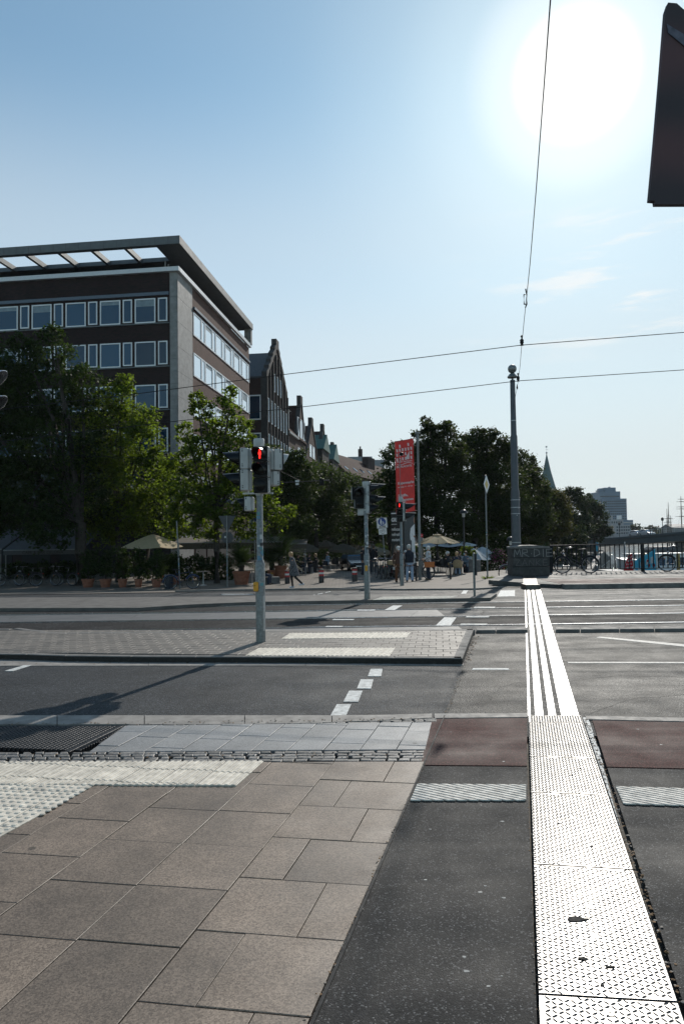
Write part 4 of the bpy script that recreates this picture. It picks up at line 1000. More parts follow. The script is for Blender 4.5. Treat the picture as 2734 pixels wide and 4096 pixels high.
mb = MB(); mb.tube([(-fw/2, 0, fh/2-.085*fw), (fw/2+.12, 0, fh/2+.1*fw)], .022, 8); mb.tube([(-fw/2, 0, -fh/2-.085*fw), (fw/2+.1, 0, -fh/2+.1*fw)], .022, 8); mb.build('rods', M('dark_red', (.14, .02, .025), .6), fl, True)
FWH = fabric('banner_white', (.78, .74, .73), .35, .7)
fy = -.055
mb = MB(); U = lambda a: a*fw; V = lambda b: b*fh
cols = [-.44, -.29, -.14, .01, .16, .31]; rows_ = [.37, .31, .245]
for j, z in enumerate(rows_):
    for i, x in enumerate(cols):
        if (i == 4 and j > 0) : continue
        mb.box((U(x+.045), fy, V(z)+.17*U(x)), (fw*.085, .003, fh*.042), M3=Matrix.Rotation(-.12, 3, 'Y'))
for x, z in ((-.29, .425), (.16, .43)): mb.box((U(x+.045), fy, V(z)+.17*U(x)), (fw*.085, .003, fh*.042), M3=Matrix.Rotation(-.12, 3, 'Y'))
mb.prism([Vector((U(a), fy, V(b))) for a, b in ((.0, .227), (.26, .235), (.25, .35), (.18, .31), (.08, .265))][::-1], (0, .003, 0))
wv = [(U(-.42+.84*k/12), fy, V(.163+.012*math.sin(k/12*6.3+3.4)+.016*k/12)) for k in range(13)]; mb.tube(wv, fw*.018, 4)
mb.build('window_pattern', FWH, fl)
RT = (math.pi/2, math.radians(-6), 0)
text(fl, 'STADT AM FLUSS', (U(-.43), fy, V(.182)), RT, fw*.108, FWH, bold=.003)
text(fl, 'SCHLACHTE', (U(-.43), fy, V(.112)), RT, fw*.145, FWH, bold=.006)
text(fl, 'Kajenmarkt', (U(-.38), fy, V(-.115)), RT, fw*.185, FWH, bold=.006)
text(fl, 'samstags 11 - 18 Uhr', (U(-.38), fy, V(-.16)), RT, fw*.093, FWH, bold=.002)
text(fl, 'Schiffe,', (U(-.37), fy, V(-.285)), RT, fw*.185, FWH, bold=.006)
text(fl, 'Schlemmen', (U(-.37), fy, V(-.345)), RT, fw*.175, FWH, bold=.006)
text(fl, 'C     e', (U(-.40), fy, V(-.475)), RT, fw*.185, FWH, bold=.006)
# triangular advertising column
ba = AT(1614, 2290, Yb+5.0); za = zt(ba.x, ba.y); sa = ba.y/FPX
ad = thing('advertising_column', 'black triangular advertising column with white lettering and a poster of a person in white', 'advertising column', (ba.x, ba.y, za))
topz = AT(1614, 2044, ba.y).z-za; hw = 47*sa
ADB = M('ad_black', (.012, .012, .014), .35, var=.2); ADG = M('ad_slate', (.035, .045, .055), .35, var=.2)
tri = [Vector((-hw, .12, .15)), Vector((0.02, -.42, .15)), Vector((hw, .0, .15)), Vector((0.02, .75, .15))]
mb = MB(); mb.prism(tri, (0, 0, topz-.15)); mb.prism([v*1.0+Vector((0, 0, -.2)) for v in tri], (0, 0, .2)); mb.build('body', ADB, ad)
lf = math.atan2(-.54, hw); aL = Vector((hw+.02, -.54, 0)).normalized(); nL = Vector((aL.y, -aL.x, 0)); 
def onL(u, z): return tri[0]+aL*u+nL*.004+Vector((0, 0, z-.15))
rl = (math.pi/2, 0, math.atan2(aL.y, aL.x)); wl = (tri[1]-tri[0]).length
ADW = M('ad_white', (.7, .7, .7), .5)
for s_, z, sz, bo in (('GRILL', topz-.60, .30, .012), ('refocus', topz-1.12, .25, .004), ('refresh', topz-1.42, .25, .004), ('restart', topz-1.72, .25, .004), ('lunch break', topz-2.62, .10, .002), ('come in', topz-2.78, .10, .002)): text(ad, s_, onL(.03, z), rl, sz, ADW, bold=bo, sx=.8)
mb = MB(); mb.prism([onL(u, z) for u, z in ((.02, topz-.1), (.4, topz-.1), (.4, topz-.16), (.02, topz-.16))], nL*.002); mb.prism([onL(u, z) for u, z in ((.02, topz-.74), (.4, topz-.74), (.4, topz-.77), (.02, topz-.77))], nL*.002); mb.build('rule', ADW, ad)
mb = MB(); mb.prism([onL(u, z) for u, z in ((.16, topz-2.2), (.25, topz-1.95), (.38, topz-1.9), (.44, topz-2.1), (.36, topz-2.35), (.22, topz-2.4))], nL*.002); mb.build('picture', M('ad_photo', (.16, .12, .1), .6, var=.6, scale=12), ad)
aR = (tri[2]-tri[1]).normalized(); nR = Vector((aR.y, -aR.x, 0)); wr = (tri[2]-tri[1]).length
def onR(u, z): return tri[1]+aR*u+nR*.004+Vector((0, 0, z-.15))
mb = MB(); mb.prism([onR(.02, .3), onR(wr-.02, .3), onR(wr-.02, topz-.05), onR(.02, topz-.05)], nR*.002); pst = mb.build('poster', ADG, ad)
mb = MB(); Z = topz
mb.prism([onR(wr*u, z)+nR*.003 for u, z in ((.98, Z-.75), (.80, Z-.85), (.60, Z-1.0), (.52, Z-1.35), (.56, Z-1.65), (.68, Z-1.72), (.68, Z-2.2), (.72, Z-2.6), (.74, Z-3.0), (.99, Z-3.0))][::-1], nR*.002); mb.build('white_coat', ADW, pst)
mb = MB(); mb.prism([onR(wr*u, z)+nR*.006 for u, z in ((.98, Z-1.45), (.86, Z-1.38), (.84, Z-1.48), (.98, Z-1.56))][::-1], nR*.002); mb.build('hand', M('ad_skin', (.35, .2, .14), .6), pst)
mb = MB(); mb.prism([onR(wr*u, z)+nR*.003 for u, z in ((.99, Z-.35), (.9, Z-.4), (.88, Z-.6), (.94, Z-.72), (.99, Z-.74))][::-1], nR*.002); mb.build('head', M('ad_skin', (.35, .2, .14), .6), pst)
# grey information stele with red cap
bi = GT(1685, 2296); si = bi.y/FPX; st = thing('information_stele', 'slim grey stele with a red cap beside the flagpole', 'stele', bi, .2)
hi = (2296-2150)*si; mb = MB(); mb.bevbox((0, 0, hi/2), (12*si, .16, hi), .01); mb.build('body', M('stele_grey', (.22, .21, .2), .5), st)
mb = MB(); mb.bevbox((0, 0, hi+.1), (13.5*si, .19, .2), .01); rc = mb.build('cap', M('stele_red', (.55, .03, .04), .4), st)
mb = MB(); mb.box((-.05, -.098, hi+.1), (.03, .006, .03)); mb.box((.04, -.098, hi+.1), (.03, .006, .03)); mb.build('symbol', WHITE, rc)
# ================================================================ dark hanging cloth banner at the upper right
Yh = 5.7; qa, qb, qc, qd = AT(2662, 22, Yh), AT(2596, 800, Yh), AT(2618, 802, Yh), AT(2620, 816, Yh)
hb_ = thing('hanging_flag', 'large dark maroon flag hanging at the upper right edge of view', 'flag', (0, 0, 0))
wn = .8; ex_ = Vector((1, .1, 0)).normalized()
out = [qa+Vector((.02, 0, .03)), qa+Vector((-.005, 0, -.04)), AT(2640, 300, Yh), AT(2618, 560, Yh), qb, qc, qd, qd+ex_*wn+Vector((0, 0, .03)), qa+ex_*(wn-.3)+Vector((0, 0, .02)), qa+ex_*.16+Vector((0, 0, -.02)), qa+ex_*.1+Vector((0, 0, .03))]
mb = MB(); mb.prism(out[::-1], (0, .05, 0)); cm, ct_, cb_ = _nodes('maroon_cloth'); wvn = ct_.nodes.new('ShaderNodeTexWave'); wvn.bands_direction = 'Z'; wvn.inputs['Scale'].default_value = .35; wvn.inputs['Distortion'].default_value = 5; ct_.links.new(pos(ct_), wvn.inputs[0])
ct_.links.new(ramp(ct_, wvn.outputs[1], [(0, (.045, .036, .042)), (1, (.10, .052, .056))]), cb_.inputs[0]); cb_.inputs['Roughness'].default_value = .75; cb_.inputs['Emission Strength'].default_value = 0
mb.build('cloth', cm, hb_)
mb = MB(); mb.prism([qa+Vector((.0, -.004, -.16)), qa+Vector((.01, -.004, -.24)), qa+ex_*.5+Vector((0, -.02, -.62)), qa+ex_*.5+Vector((0, -.02, -.45))], (0, .003, 0)); mb.build('sheen_strip', M('grey_sheen', (.10, .10, .13), .4, var=.5, scale=14), hb_)  # flat grey strip painting the sheen of the cloth
px_ = qd+ex_*wn+Vector((.05, 0, 0)); mb = MB(); mb.tube([(px_.x, px_.y+.02, 0), (px_.x, px_.y+.02, 6.7)], .05, 12); mb.build('mast', GALV, hb_, True)
# ================================================================ buildings along the promenade
BRICK = brick('dark_brick', (.034, .018, .018), (.018, .012, .013), (.03, .026, .025))  # front wall's shade put into a darker brick than the river side
BRICK_R = brick('red_brick', (.13, .062, .05), (.085, .043, .036), (.11, .095, .08))
CPAN = M('concrete_panel', (.24, .235, .23), .7, var=.22, scale=2.2, bmp=.2, bscale=20)
CFAS = M('fascia_grey', (.12, .13, .135), .55, .2, var=.12, scale=3)
LEDGE = M('white_ledge', (.62, .64, .66), .5, var=.08)
FRAME = M('window_frame_white', (.78, .80, .82), .45, var=.06)
FDK = M('window_frame_grey', (.25, .25, .25), .5)
gm, gt_, gb_ = _nodes('window_glass'); gb_.inputs['Base Color'].default_value = (.012, .045, .085, 1); gb_.inputs['Roughness'].default_value = .035; gb_.inputs['IOR'].default_value = 1.5
oi = gt_.nodes.new('ShaderNodeObjectInfo'); gt_.links.new(ramp(gt_, oi.outputs['Random'], [(0, (.006, .025, .05)), (.5, (.012, .055, .11)), (1, (.02, .075, .14))]), gb_.inputs['Base Color']); bump(gt_, gb_, _noise(gt_, .35, 2), .05, .3); GLASS = gm
gm2, gt2, gb2 = _nodes('bright_side_glass'); gb2.inputs['Base Color'].default_value = (.74, .80, .86, 1); gb2.inputs['Metallic'].default_value = .72; gb2.inputs['Roughness'].default_value = .05; GLASSB = gm2  # bright sky reflection put into a mirror-pale copy of the window glass
TILE_D = M('roof_tile_dark', (.04, .042, .047), .6, var=.3, scale=3, bmp=.6, bscale=5)
TILE_R = M('roof_tile_brown', (.05, .028, .024), .95, var=.3, scale=2, bmp=.3, bscale=5, spec=.08)
COPPER = M('green_copper', (.03, .10, .085), .6, .1, var=.25, scale=2)
DARKIN = M('dark_interior', (.012, .012, .013), .9)  # near-black colour stands in for the darkness of unlit rooms
OY = 50.0; O_ = AT(714, 2330, OY); gz0 = -.75; ORZ = math.radians(-7)
def L2W(x, y): c, s = math.cos(ORZ), math.sin(ORZ); return Vector((O_.x+c*x-s*y, OY+s*x+c*y, gz0))
BLIND = M('blind_slats', (.20, .26, .30), .6, var=.2, scale=4)
def window(root, x, y, z0, z1, w, side, fr=FRAME, mull=0, ft=.085, blind=None):
    """window centred at (x,y); side 'A' faces -y, 'B' faces +x"""
    mb = MB(); h = z1-z0
    def bxs(u0, u1, za, zb, d0, d1):
        if side == 'A': mb.bx(x+u0, x+u1, y-d1, y-d0, za, zb)
        else: mb.bx(x+d0, x+d1, y+u0, y+u1, za, zb)
    bxs(-w/2, -w/2+ft, z0, z1, -.02, .06); bxs(w/2-ft, w/2, z0, z1, -.02, .06); bxs(-w/2+ft, w/2-ft, z0, z0+ft, -.02, .06); bxs(-w/2+ft, w/2-ft, z1-ft, z1, -.02, .06)
    for k in range(mull): u = -w/2+w*(k+1)/(mull+1); bxs(u-.03, u+.03, z0+ft, z1-ft, -.02, .05)
    f = mb.build('window', fr, root)
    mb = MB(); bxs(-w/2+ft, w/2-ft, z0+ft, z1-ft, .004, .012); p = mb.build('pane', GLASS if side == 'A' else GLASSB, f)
    if blind: 
        mb = MB(); bxs(-w/2+ft, w/2-ft, z1-ft-(h-2*ft)*blind, z1-ft, .013, .017); mb.build('blind', BLIND, f)
    return f
ob = thing('office_building', 'dark brick office block with white framed window bands and overhanging open flat roof', 'building', (O_.x, OY, gz0), ORZ)
LW, LB = 26.0, 20.8; B0 = -gz0
zr = lambda z: z-gz0
T = zr(21.55)
mb = MB(); mb.bx(-LW, -.55, .0, LB, -.3, T); mb.build('wall', BRICK, ob)
mb = MB()
for k in range(24):
    z0, z1 = k*.93, min(T, k*.93+.915)
    mb.bx(-.545, .0, -.05, .02, z0, z1)
z = 0
for k in range(12):
    mb.bx(-.12, .04, .025, 3.25, k*1.86, min(T, k*1.86+1.845))
mb.build('corner_panel', CPAN, ob)
mb = MB(); mb.bx(-.55, .0, 3.27, LB-.05, -.3, T-.01); mb.build('river_wall', BRICK_R, ob)
mb = MB(); mb.bx(-LW, .25, -.28, -.03, T, T+.32); mb.bx(.02, .26, -.029, LB, T, T+.32); mb.build('ledge', LEDGE, ob)
rows = [(17.82, 19.68), (14.58, 16.44), (11.34, 13.2), (8.1, 9.96)]
mb = MB(); mb.bx(-LW, -.62, -.10, -.003, zr(19.86), zr(20.1)); mb.bx(.003, .16, 3.5, LB-.1, zr(19.9), zr(20.1)); mb.build('lintel_band', M('slate_band', (.10, .13, .17), .5), ob)
for r, (a, b) in enumerate(rows):
    for i in range(6):
        x0 = -.74-.36-i*2.735
        window(ob, x0, -.0, zr(a+.08), zr(b-.02), .72, 'A'); window(ob, x0-1.36, -.0, zr(a), zr(b-.02), 1.60, 'A', blind=random.choice([0, 0, .12, .16, .3]))
    mb = MB(); mb.bx(-LW, -.6, -.08, -.003, zr(a)-.1, zr(a)-.01); mb.build('sill', CFAS, ob)
    for i in range(6):
        y0 = 3.45+i*2.87; window(ob, .0, y0+.98, zr(a), zr(b), 1.9, 'B', ft=.11, blind=random.choice([0, 0, 0, .2, .45])); window(ob, .0, y0+2.40, zr(a), zr(b), .86, 'B', ft=.1)
mb = MB(); mb.bx(.003, .1, 3.4, LB-.1, zr(4.9), zr(6.7)); mb.bx(-LW, -.7, -.1, -.003, zr(4.9), zr(6.7)); mb.build('window_band', GLASS, ob)
# set back top storey
mb = MB(); mb.bx(-LW, -1.6, 3.0, LB-1.5, T, zr(23.15)); mb.build('top_storey', DARKIN, ob)
mb = MB()
for i in range(20):
    x = -1.75-i*1.32; mb.bx(x-.05, x+.05, 2.90, 3.0, T+.35, zr(23.05))
mb.bx(-LW, -1.62, 2.92, 2.998, T+.35, T+.5); mb.bx(-LW, -1.62, 2.92, 2.998, zr(22.55), zr(22.62)); mb.build('top_frames', FDK, ob)
mb = MB(); mb.bx(-LW, -1.65, 2.97, 2.992, T+.5, zr(22.5)); mb.bx(-1.59, -1.57, 3.1, LB-1.6, T+.4, zr(23.0)); mb.build('top_glazing', GLASS, ob)
mb = MB()
for i in range(30):
    y = 1.6+i*.62; mb.bx(-1.56, -1.48, y-.03, y+.03, T+.33, zr(23.1))
mb.build('top_posts', FDK, ob)
# roof slab: outer beams, ribs with open bays between, solid river side
zb, ztp = zr(23.5), zr(24.1)
mb = MB(); mb.bx(-LW, .35, -.42, .0, zb, ztp); mb.bx(-1.55, .35, .003, LB+.25, zb, ztp-.004); mb.bx(-LW, -1.553, 2.9, LB, zb+.15, ztp-.12)
for i in range(10):
    x = -1.55-2.42-i*2.66; mb.bx(x-.18, x+.06, .003, 2.897, zb+.05, ztp-.16)
roof = mb.build('roof', CFAS, ob)
for i in range(27): mb = MB(); mb.bx(-.5-i*1.0-.02, -.5-i*1.0, -.43, -.415, zb+.005, ztp+.003); mb.build('fascia_joint', M('joint_dark', (.05, .05, .055), .6), ob)
mb = MB(); mb.bx(.353, .38, -.42, LB+.25, zb, ztp)
mb.build('fascia', CPAN, ob)
mb = MB(); mb.bx(-.4, .3, LB-.35, LB+.2, T+.32, zb-.003); mb.build('end_pier', CPAN, ob)
# ground floor front and cafe awnings
mb = MB()
for i in range(8): mb = MB(); mb.bx(-2.9-i*3.1, -.6-i*3.1, -.06, -.004, .2, 3.9); mb.build('shop_window', DARKIN, ob)  # shopfronts coloured near-black for the shade behind the awnings
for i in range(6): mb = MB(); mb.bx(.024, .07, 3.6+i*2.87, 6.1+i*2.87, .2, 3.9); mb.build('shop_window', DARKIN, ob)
# ---- gabled houses
BRICK_H = brick('house_brick', (.05, .024, .020), (.032, .016, .014), (.045, .038, .034)); CPH = M('house_stone', (.055, .053, .053), .8, var=.2, scale=2, spec=.15)
def house(label, y0, y1, eave, ridge, depth, wallm, roofm, gx=0.0, gable=None, parapet=.5, winrows=(), wcols=6, side=True, fr=FRAME, step=0):
    b_ = L2W(gx, y0); h_ = thing('gabled_house', label, 'house', b_, ORZ, 'gabled houses along the promenade')
    w = y1-y0; g0, g1 = gable or (0, w); gm_ = (g0+g1)/2; e, r_ = eave-gz0, ridge-gz0
    mb = MB(); mb.bx(-depth, 0, 0, w, -.3, e); mb.build('wall', wallm, h_)
    mb = MB(); mb.prism([Vector((-.35, g0, e)), Vector((-.35, g1, e)), Vector((-.35, gm_+.35, r_)), Vector((-.35, gm_-.35, r_))], (.35, 0, 0)); mb.build('gable', wallm, h_)
    mb = MB(); rr = r_-parapet
    for s_, gg in ((-1, 0 if gable is None else g0), (1, w if gable is None else g1)):
        a = Vector((-.36, gg, e)); b2 = Vector((-.36, gm_, rr)); off = Vector((0, s_*.0, .18))
        mb.prism([a, b2, b2+off, a+off] if s_ < 0 else [a+off, b2+off, b2, a], (-depth+.4, 0, 0))
    if gable is not None:      # roof running along the street beside the gable
        q = [Vector((.25, -.0, e)), Vector((-4.5, -.0, e+5.2)), Vector((-4.5, -.0, e+5.4)), Vector((.25, -.0, e+.2))]; mb.prism(q, (0, w, 0))
    rf = mb.build('roof', roofm, h_)
    mb = MB(); n = 5 if step else 1; 
    for s_, gg in ((-1, g0), (1, g1)):
        for k in range(n):
            t0, t1 = k/n, (k+1)/n; ya, yb = gg+(gm_+s_*.4-gg)*t0, gg+(gm_+s_*.4-gg)*t1; za, zb_ = e+(r_-e)*t0, e+(r_-e)*t1
            A_, B_ = Vector((-.5, ya, za)), Vector((-.5, yb, zb_)); up = Vector((0, 0, .35+(.35 if step else 0)))
            pts = [A_-up*.4, B_-up*.4, B_+up*(.55 if step else .7), A_+up*(1.0 if step else .7)]
            mb.prism(pts if s_ < 0 else pts[::-1], (.62, 0, 0))
    mb.bx(-.5, .13, gm_-.75, gm_+.75, r_-.3, r_+.9); mb.build('coping', CPH, h_)
    for (za, zb_, ca, cb2) in winrows:
        for i in range(ca, cb2): y = g0+(g1-g0)*(i+.5)/wcols; window(h_, .0, y, za-gz0, zb_-gz0, (g1-g0)/wcols*.66, 'B', fr=fr, ft=.09)
    return h_, w, e
hA, w, e = house('dark brick house with tall curved gable beside the office block', 28.3, 40.2, 20.2, 25.3, 14, BRICK_H, TILE_D, winrows=((6.6, 9.4, 0, 7), (11.0, 13.8, 0, 7), (15.2, 18.0, 0, 7), (19.4, 21.6, 2, 5)), wcols=7, step=1, parapet=.8)
mb = MB()
for i in range(8): y = w*i/7; mb.bx(.0, .2, y-.12, y+.12, 0, e+min(i, 7-i)*1.3)
mb.build('pilaster', CPH, hA)
for za in (6.4, 10.9, 15.3): window(hA, -1.45, -.0, za-gz0, za+2.9-gz0, 1.7, 'A', ft=.14)
mb = MB(); mb.bx(-7, -2.6, -2.6, -.05, 13.1, 13.6); mb.bx(-.6, -.0, -.12, -.003, 0, e); mb.bx(-3.2, -2.7, -.12, -.003, 0, e); mb.build('pier', CPH, hA)
hB, w, e = house('brick house with brown tiled roof and slender dark gable, second from the office block', 40.4, 54.0, 15.7, 21.6, 13, BRICK_H, TILE_R, gable=(6.8, 13.5), winrows=((16.2, 19.0, 0, 3), (12.0, 14.6, 0, 3), (8.4, 11.0, 0, 3)), wcols=3, parapet=.6)
mb = MB(); mb.bx(-2.2, -.5, .8, 3.6, e+.6, e+3.4); mb.prism([Vector((-3.2, .5, e+3.4)), Vector((-.2, .5, e+3.4)), Vector((-3.2, .5, e+4.1))], (0, 3.4, 0)); dr = mb.build('dormer', FRAME, hB)
mb = MB(); mb.bx(-.52, -.44, 1.1, 3.3, e+1.0, e+3.1); mb.build('dormer_pane', GLASS, dr)
mb = MB(); mb.bx(-.05, .35, .0, 6.7, e-.15, e+.12); mb.build('gutter', FDK, hB)
for i in range(4): window(hB, .0, .9+i*1.6, 11.5-gz0, 13.8-gz0, 1.0, 'B')
hC, w, e = house('brick house with plain grey coped gable, third along the promenade', 54.2, 66.0, 14.0, 20.0, 12, BRICK_H, TILE_R, winrows=((10.6, 12.8, 0, 4), (14.4, 16.4, 1, 3)), wcols=4)
def dorm(root, y0, y1, z0, z1, zt2):
    mb = MB(); mb.bx(-4.0, .5, y0, y1, z0, z1); d_ = mb.build('dormer', M('dormer_dark', (.02, .02, .02), .8, spec=.15), root)
    mb = MB(); m_ = (y0+y1)/2; mb.prism([Vector((-4.4, y0-.2, z1+.004)), Vector((-4.4, y1+.2, z1+.004)), Vector((-4.4, m_, zt2))], (5.2, 0, 0)); mb.build('dormer_roof', COPPER, d_)
hD, w, e = house('brick house with a green copper dormer, fourth along the promenade', 66.2, 79.0, 13.5, 21.0, 12, BRICK_H, TILE_R)
dorm(hD, 1.5, 9.5, e+1.2, e+3.4, e+6.4)
hE, w, e = house('brick house with a green copper dormer nearest the long brown roof', 79.2, 92.0, 13.3, 19.5, 12, BRICK_H, TILE_R)
dorm(hE, 1.5, 10, e+1.0, e+3.2, e+6.6)
b_ = L2W(2, 93); hl = thing('long_house', 'long building with a plain brown tiled roof and skylights behind the mid trees', 'house', b_, ORZ-math.radians(14))
e = 14.6-gz0; mb = MB(); mb.bx(-12, 0, 0, 62, -.3, e); mb.build('wall', BRICK_H, hl)
mb = MB(); mb.prism([Vector((.5, 0, e)), Vector((-6, 0, e+5.6)), Vector((-12.5, 0, e))], (0, 62, 0)); rf = mb.build('roof', TILE_R, hl)
mb = MB(); mb.bx(-5.2, -3.6, 24, 29, e+3.5, e+6.4); mb.build('chimney', BRICK, rf)
sl_ = math.atan2(5.6, 6.5); Rm = Matrix.Rotation(sl_, 3, 'Y')
for y in (3, 9, 14, 20): mb = MB(); c_ = Vector((-1.2-.2*y*.2, y, 0)); c_.z = e+(.5-c_.x)*5.6/6.5+.06; mb.box(c_, (1.3, .9, .12), M3=Rm); mb.build('skylight', GLASS, hl)
q = AT(1470, 2200, 190); bw = thing('flat_roof_building', 'grey flat roofed building with a dark chimney rising behind the brown roof', 'building', (q.x, 190, -.8))
zf = AT(1470, 1826, 190).z+.8; mb = MB(); mb.bx(-5.2, 1.6, 0, 12, 0, zf); mb.bx(1.603, 5, .5, 12, 0, zf-.9); mb.build('wall', M('far_render', (.22, .24, .26), .7), bw)
mb = MB(); mb.bx(-2.2, -1.0, 2, 3.2, zf, zf+2.4); mb.bx(-1.8, -1.4, 2.4, 2.8, zf+2.4, zf+3.2); mb.build('chimney', BRICK, bw)

# ================================================================ cafe awnings
AWN = fabric('awning_canvas', (.11, .095, .075), .15); AWN_D = fabric('awning_dark', (.085, .085, .09), .15); LET = M('awning_lettering', (.03, .022, .018), .7)
def awning(label, x0, x1, yb, Y, drop, proj, mat, words=None, val=.26, size=.2, posts=True, bold=.004, title=None):
    c = AT((x0+x1)/2, yb, Y); w = (x1-x0)*Y/FPX; g_ = zt(c.x, Y); a = thing('awning', label, 'awning', (c.x, Y, g_), 0)
    z = c.z-g_
    mb = MB(); pr = [Vector((-w/2, 0, z+val)), Vector((-w/2, 0, z+val+.05)), Vector((-w/2, proj, z+val+drop+.05)), Vector((-w/2, proj, z+val+drop))]; mb.prism(pr, (w, 0, 0)); mb.build('canvas', mat, a)
    mb = MB(); n = 40; P_ = []
    for i in range(n+1): P_.append(Vector((-w/2+w*i/n, -.02, z+.02*abs(math.sin(i*1.3)))))
    mb.prism(P_+[Vector((w/2, -.02, z+val)), Vector((-w/2, -.02, z+val))], (0, .015, 0)); v_ = mb.build('valance', mat, a)
    if words: text(v_, words, (0, -.03, z+.06), FRONT, size, LET, align='CENTER', bold=bold, ext=.002)
    mb = MB(); mb.tube([(-w/2, 0, z+val+.02), (w/2, 0, z+val+.02)], .045, 8); mb.build('front_bar', FDK, a)
    if posts:
        for x in (-w/2+.1, w/2-.1): mb = MB(); mb.tube([(x, .1, 0), (x, .1, z+val)], .04, 8); mb.build('post', FDK, a)
    if title: t_ = text(a, title, (.2, .45, z+val+.06+drop*.2), (math.atan2(drop, proj), 0, 0), .55, LET, align='CENTER', bold=.004)
    return a
awning('grey cafe awning with dark lettering on its valance, left of the thick trunk', 14, 330, 2219, 43.0, 1.3, 3.6, AWN_D, 'CAFE & BAR CELONA', .28, .27, title='CELONA')
awning('grey cafe awning cut off by the left edge of view', -330, 6, 2219, 43.0, 1.3, 3.6, AWN_D, None, .28)
awning('beige cafe awning with capital lettering behind the give way sign backs', 690, 1130, 2196, 41.0, .3, 2.0, AWN, 'CAFE & BAR CELONA', .36, .34)
awning('pale small awning with squared edge right of the palms', 1135, 1226, 2196, 44.0, .25, 1.6, AWN, None, .3, posts=True)
# cafe interior glow left: pale window panes in the shade
pw = L2W(-14, -.3)
# ================================================================ parasols
def ribs(R, z0, z1, n, h_):
    mb = MB(); 
    for k in range(n): a = 2*math.pi*(k+.5)/n+math.pi/4*(n == 4); mb.tube([(.02*math.cos(a), .02*math.sin(a), z1-.02), (R*math.cos(a), R*math.sin(a), z0+.01)], .012, 4); mb.tube([(.03*math.cos(a), .03*math.sin(a), z0-.15), (R*.5*math.cos(a), R*.5*math.sin(a), (z0+z1)/2-.03)], .009, 4)
    return mb
def parasol(label, x, ytop, yrim, ybase, Y, R, mat, n=8, group='parasols', zb=None, rz=.3, vent=True, valance=0):
    b_ = AT(x, ybase, Y); g_ = zt(b_.x, Y) if zb is None else zb; p_ = thing('parasol', label, 'parasol', (b_.x, Y, g_), rz, group)
    z1 = AT(x, ytop, Y).z-g_; z0 = AT(x, yrim, Y).z-g_
    mb = MB(); ring = []; m = n*4; tp = 6
    for j in range(tp+1):
        f = j/tp
        for k in range(m):
            ph = (k % 4)/4; a0, a1 = 2*math.pi*(k//4)/n, 2*math.pi*(k//4+1)/n; c0, c1 = Vector((math.cos(a0), math.sin(a0))), Vector((math.cos(a1), math.sin(a1)))
            c_ = c0.lerp(c1, ph)*R*f; sgn = math.sin(math.pi*ph)*.05*R*f
            ring.append((c_.x, c_.y, z1-(z1-z0)*(f**1.25)-sgn))
    fs = [(j*m+k, j*m+(k+1) % m, (j+1)*m+(k+1) % m, (j+1)*m+k) for j in range(tp) for k in range(m)]
    lo = [(v[0], v[1], v[2]-.012) for v in ring]; o = len(ring)
    mb.add(ring+lo, [tuple(reversed(f)) for f in fs]+[tuple(i+o for i in f) for f in fs]+[(tp*m+k, tp*m+(k+1) % m, o+tp*m+(k+1) % m, o+tp*m+k) for k in range(m)])
    if valance:
        for k in range(m):
            a_, b2 = Vector(ring[tp*m+k]), Vector(ring[tp*m+(k+1) % m]); d_ = Vector((0, 0, -valance)); mb.add([a_, b2, b2+d_, a_+d_], [(0, 1, 2, 3)])
    mb.build('canopy', mat, p_)
    if vent:
        mb = MB(); q = [(R*.22*math.cos(2*math.pi*k/n), R*.22*math.sin(2*math.pi*k/n), z1-(z1-z0)*.12+.03) for k in range(n)]; mb.add(q+[(0, 0, z1+.07)], [(k, (k+1) % n, n) for k in range(n)]+[tuple(range(n-1, -1, -1))]); mb.build('vent_cap', mat, p_)
    ribs(R*.97, z0, z1-.03, n, 0).build('ribs', DKM, p_)
    mb = MB(); mb.lathe([(.03, 0), (.028, z1), (.045, z1+.08), (.03, z1+.13), (.001, z1+.14)], 8); mb.build('pole', DKM, p_, True)
    mb = MB(); mb.bevbox((0, 0, .05), (.7, .7, .1), .02); mb.build('base', CONC_D, p_); return p_
CANV = fabric('parasol_beige', (.56, .45, .28), .4); CANW = fabric('parasol_blue_white', (.52, .55, .57), .3); CANK = fabric('parasol_khaki', (.24, .21, .15), .3); CAND = fabric('parasol_khaki_shaded', (.13, .115, .09), .2)  # last khaki is a copy darkened for the tree shade
CANB = fabric('parasol_tan', (.52, .42, .27), .3)
parasol('large beige parasol open above the seated guests right of the banner', 1750, 2139, 2170, 2292, 40.0, 1.38, CANV, 8)
parasol('tan parasol behind the hedge on the left, dappled by leaf shadow', 612, 2137, 2188, 2330, 39.0, 1.75, CANB, 4, rz=.5, vent=False)
parasol('pale blue parasol nearer the concrete planter', 1893, 2192, 2236, 2300, 42.0, 1.10, CANW, 8, zb=-1.1, vent=False, group='pale blue parasols by the river walk')
parasol('pale blue parasol nearer the diamond sign, further back', 1930, 2187, 2227, 2300, 45.5, 1.20, CANW, 8, zb=-1.3, vent=False, group='pale blue parasols by the river walk')
parasol('pale blue flat parasol low behind the large beige one', 1790, 2156, 2180, 2292, 47.0, 2.1, CANW, 8, vent=False, group='pale blue parasols by the river walk')
parasol('khaki parasol behind the leaning zone sign', 1490, 2183, 2206, 2290, 49, 1.35, CANK, 4, vent=False, valance=.22, group='khaki parasols under the trees')
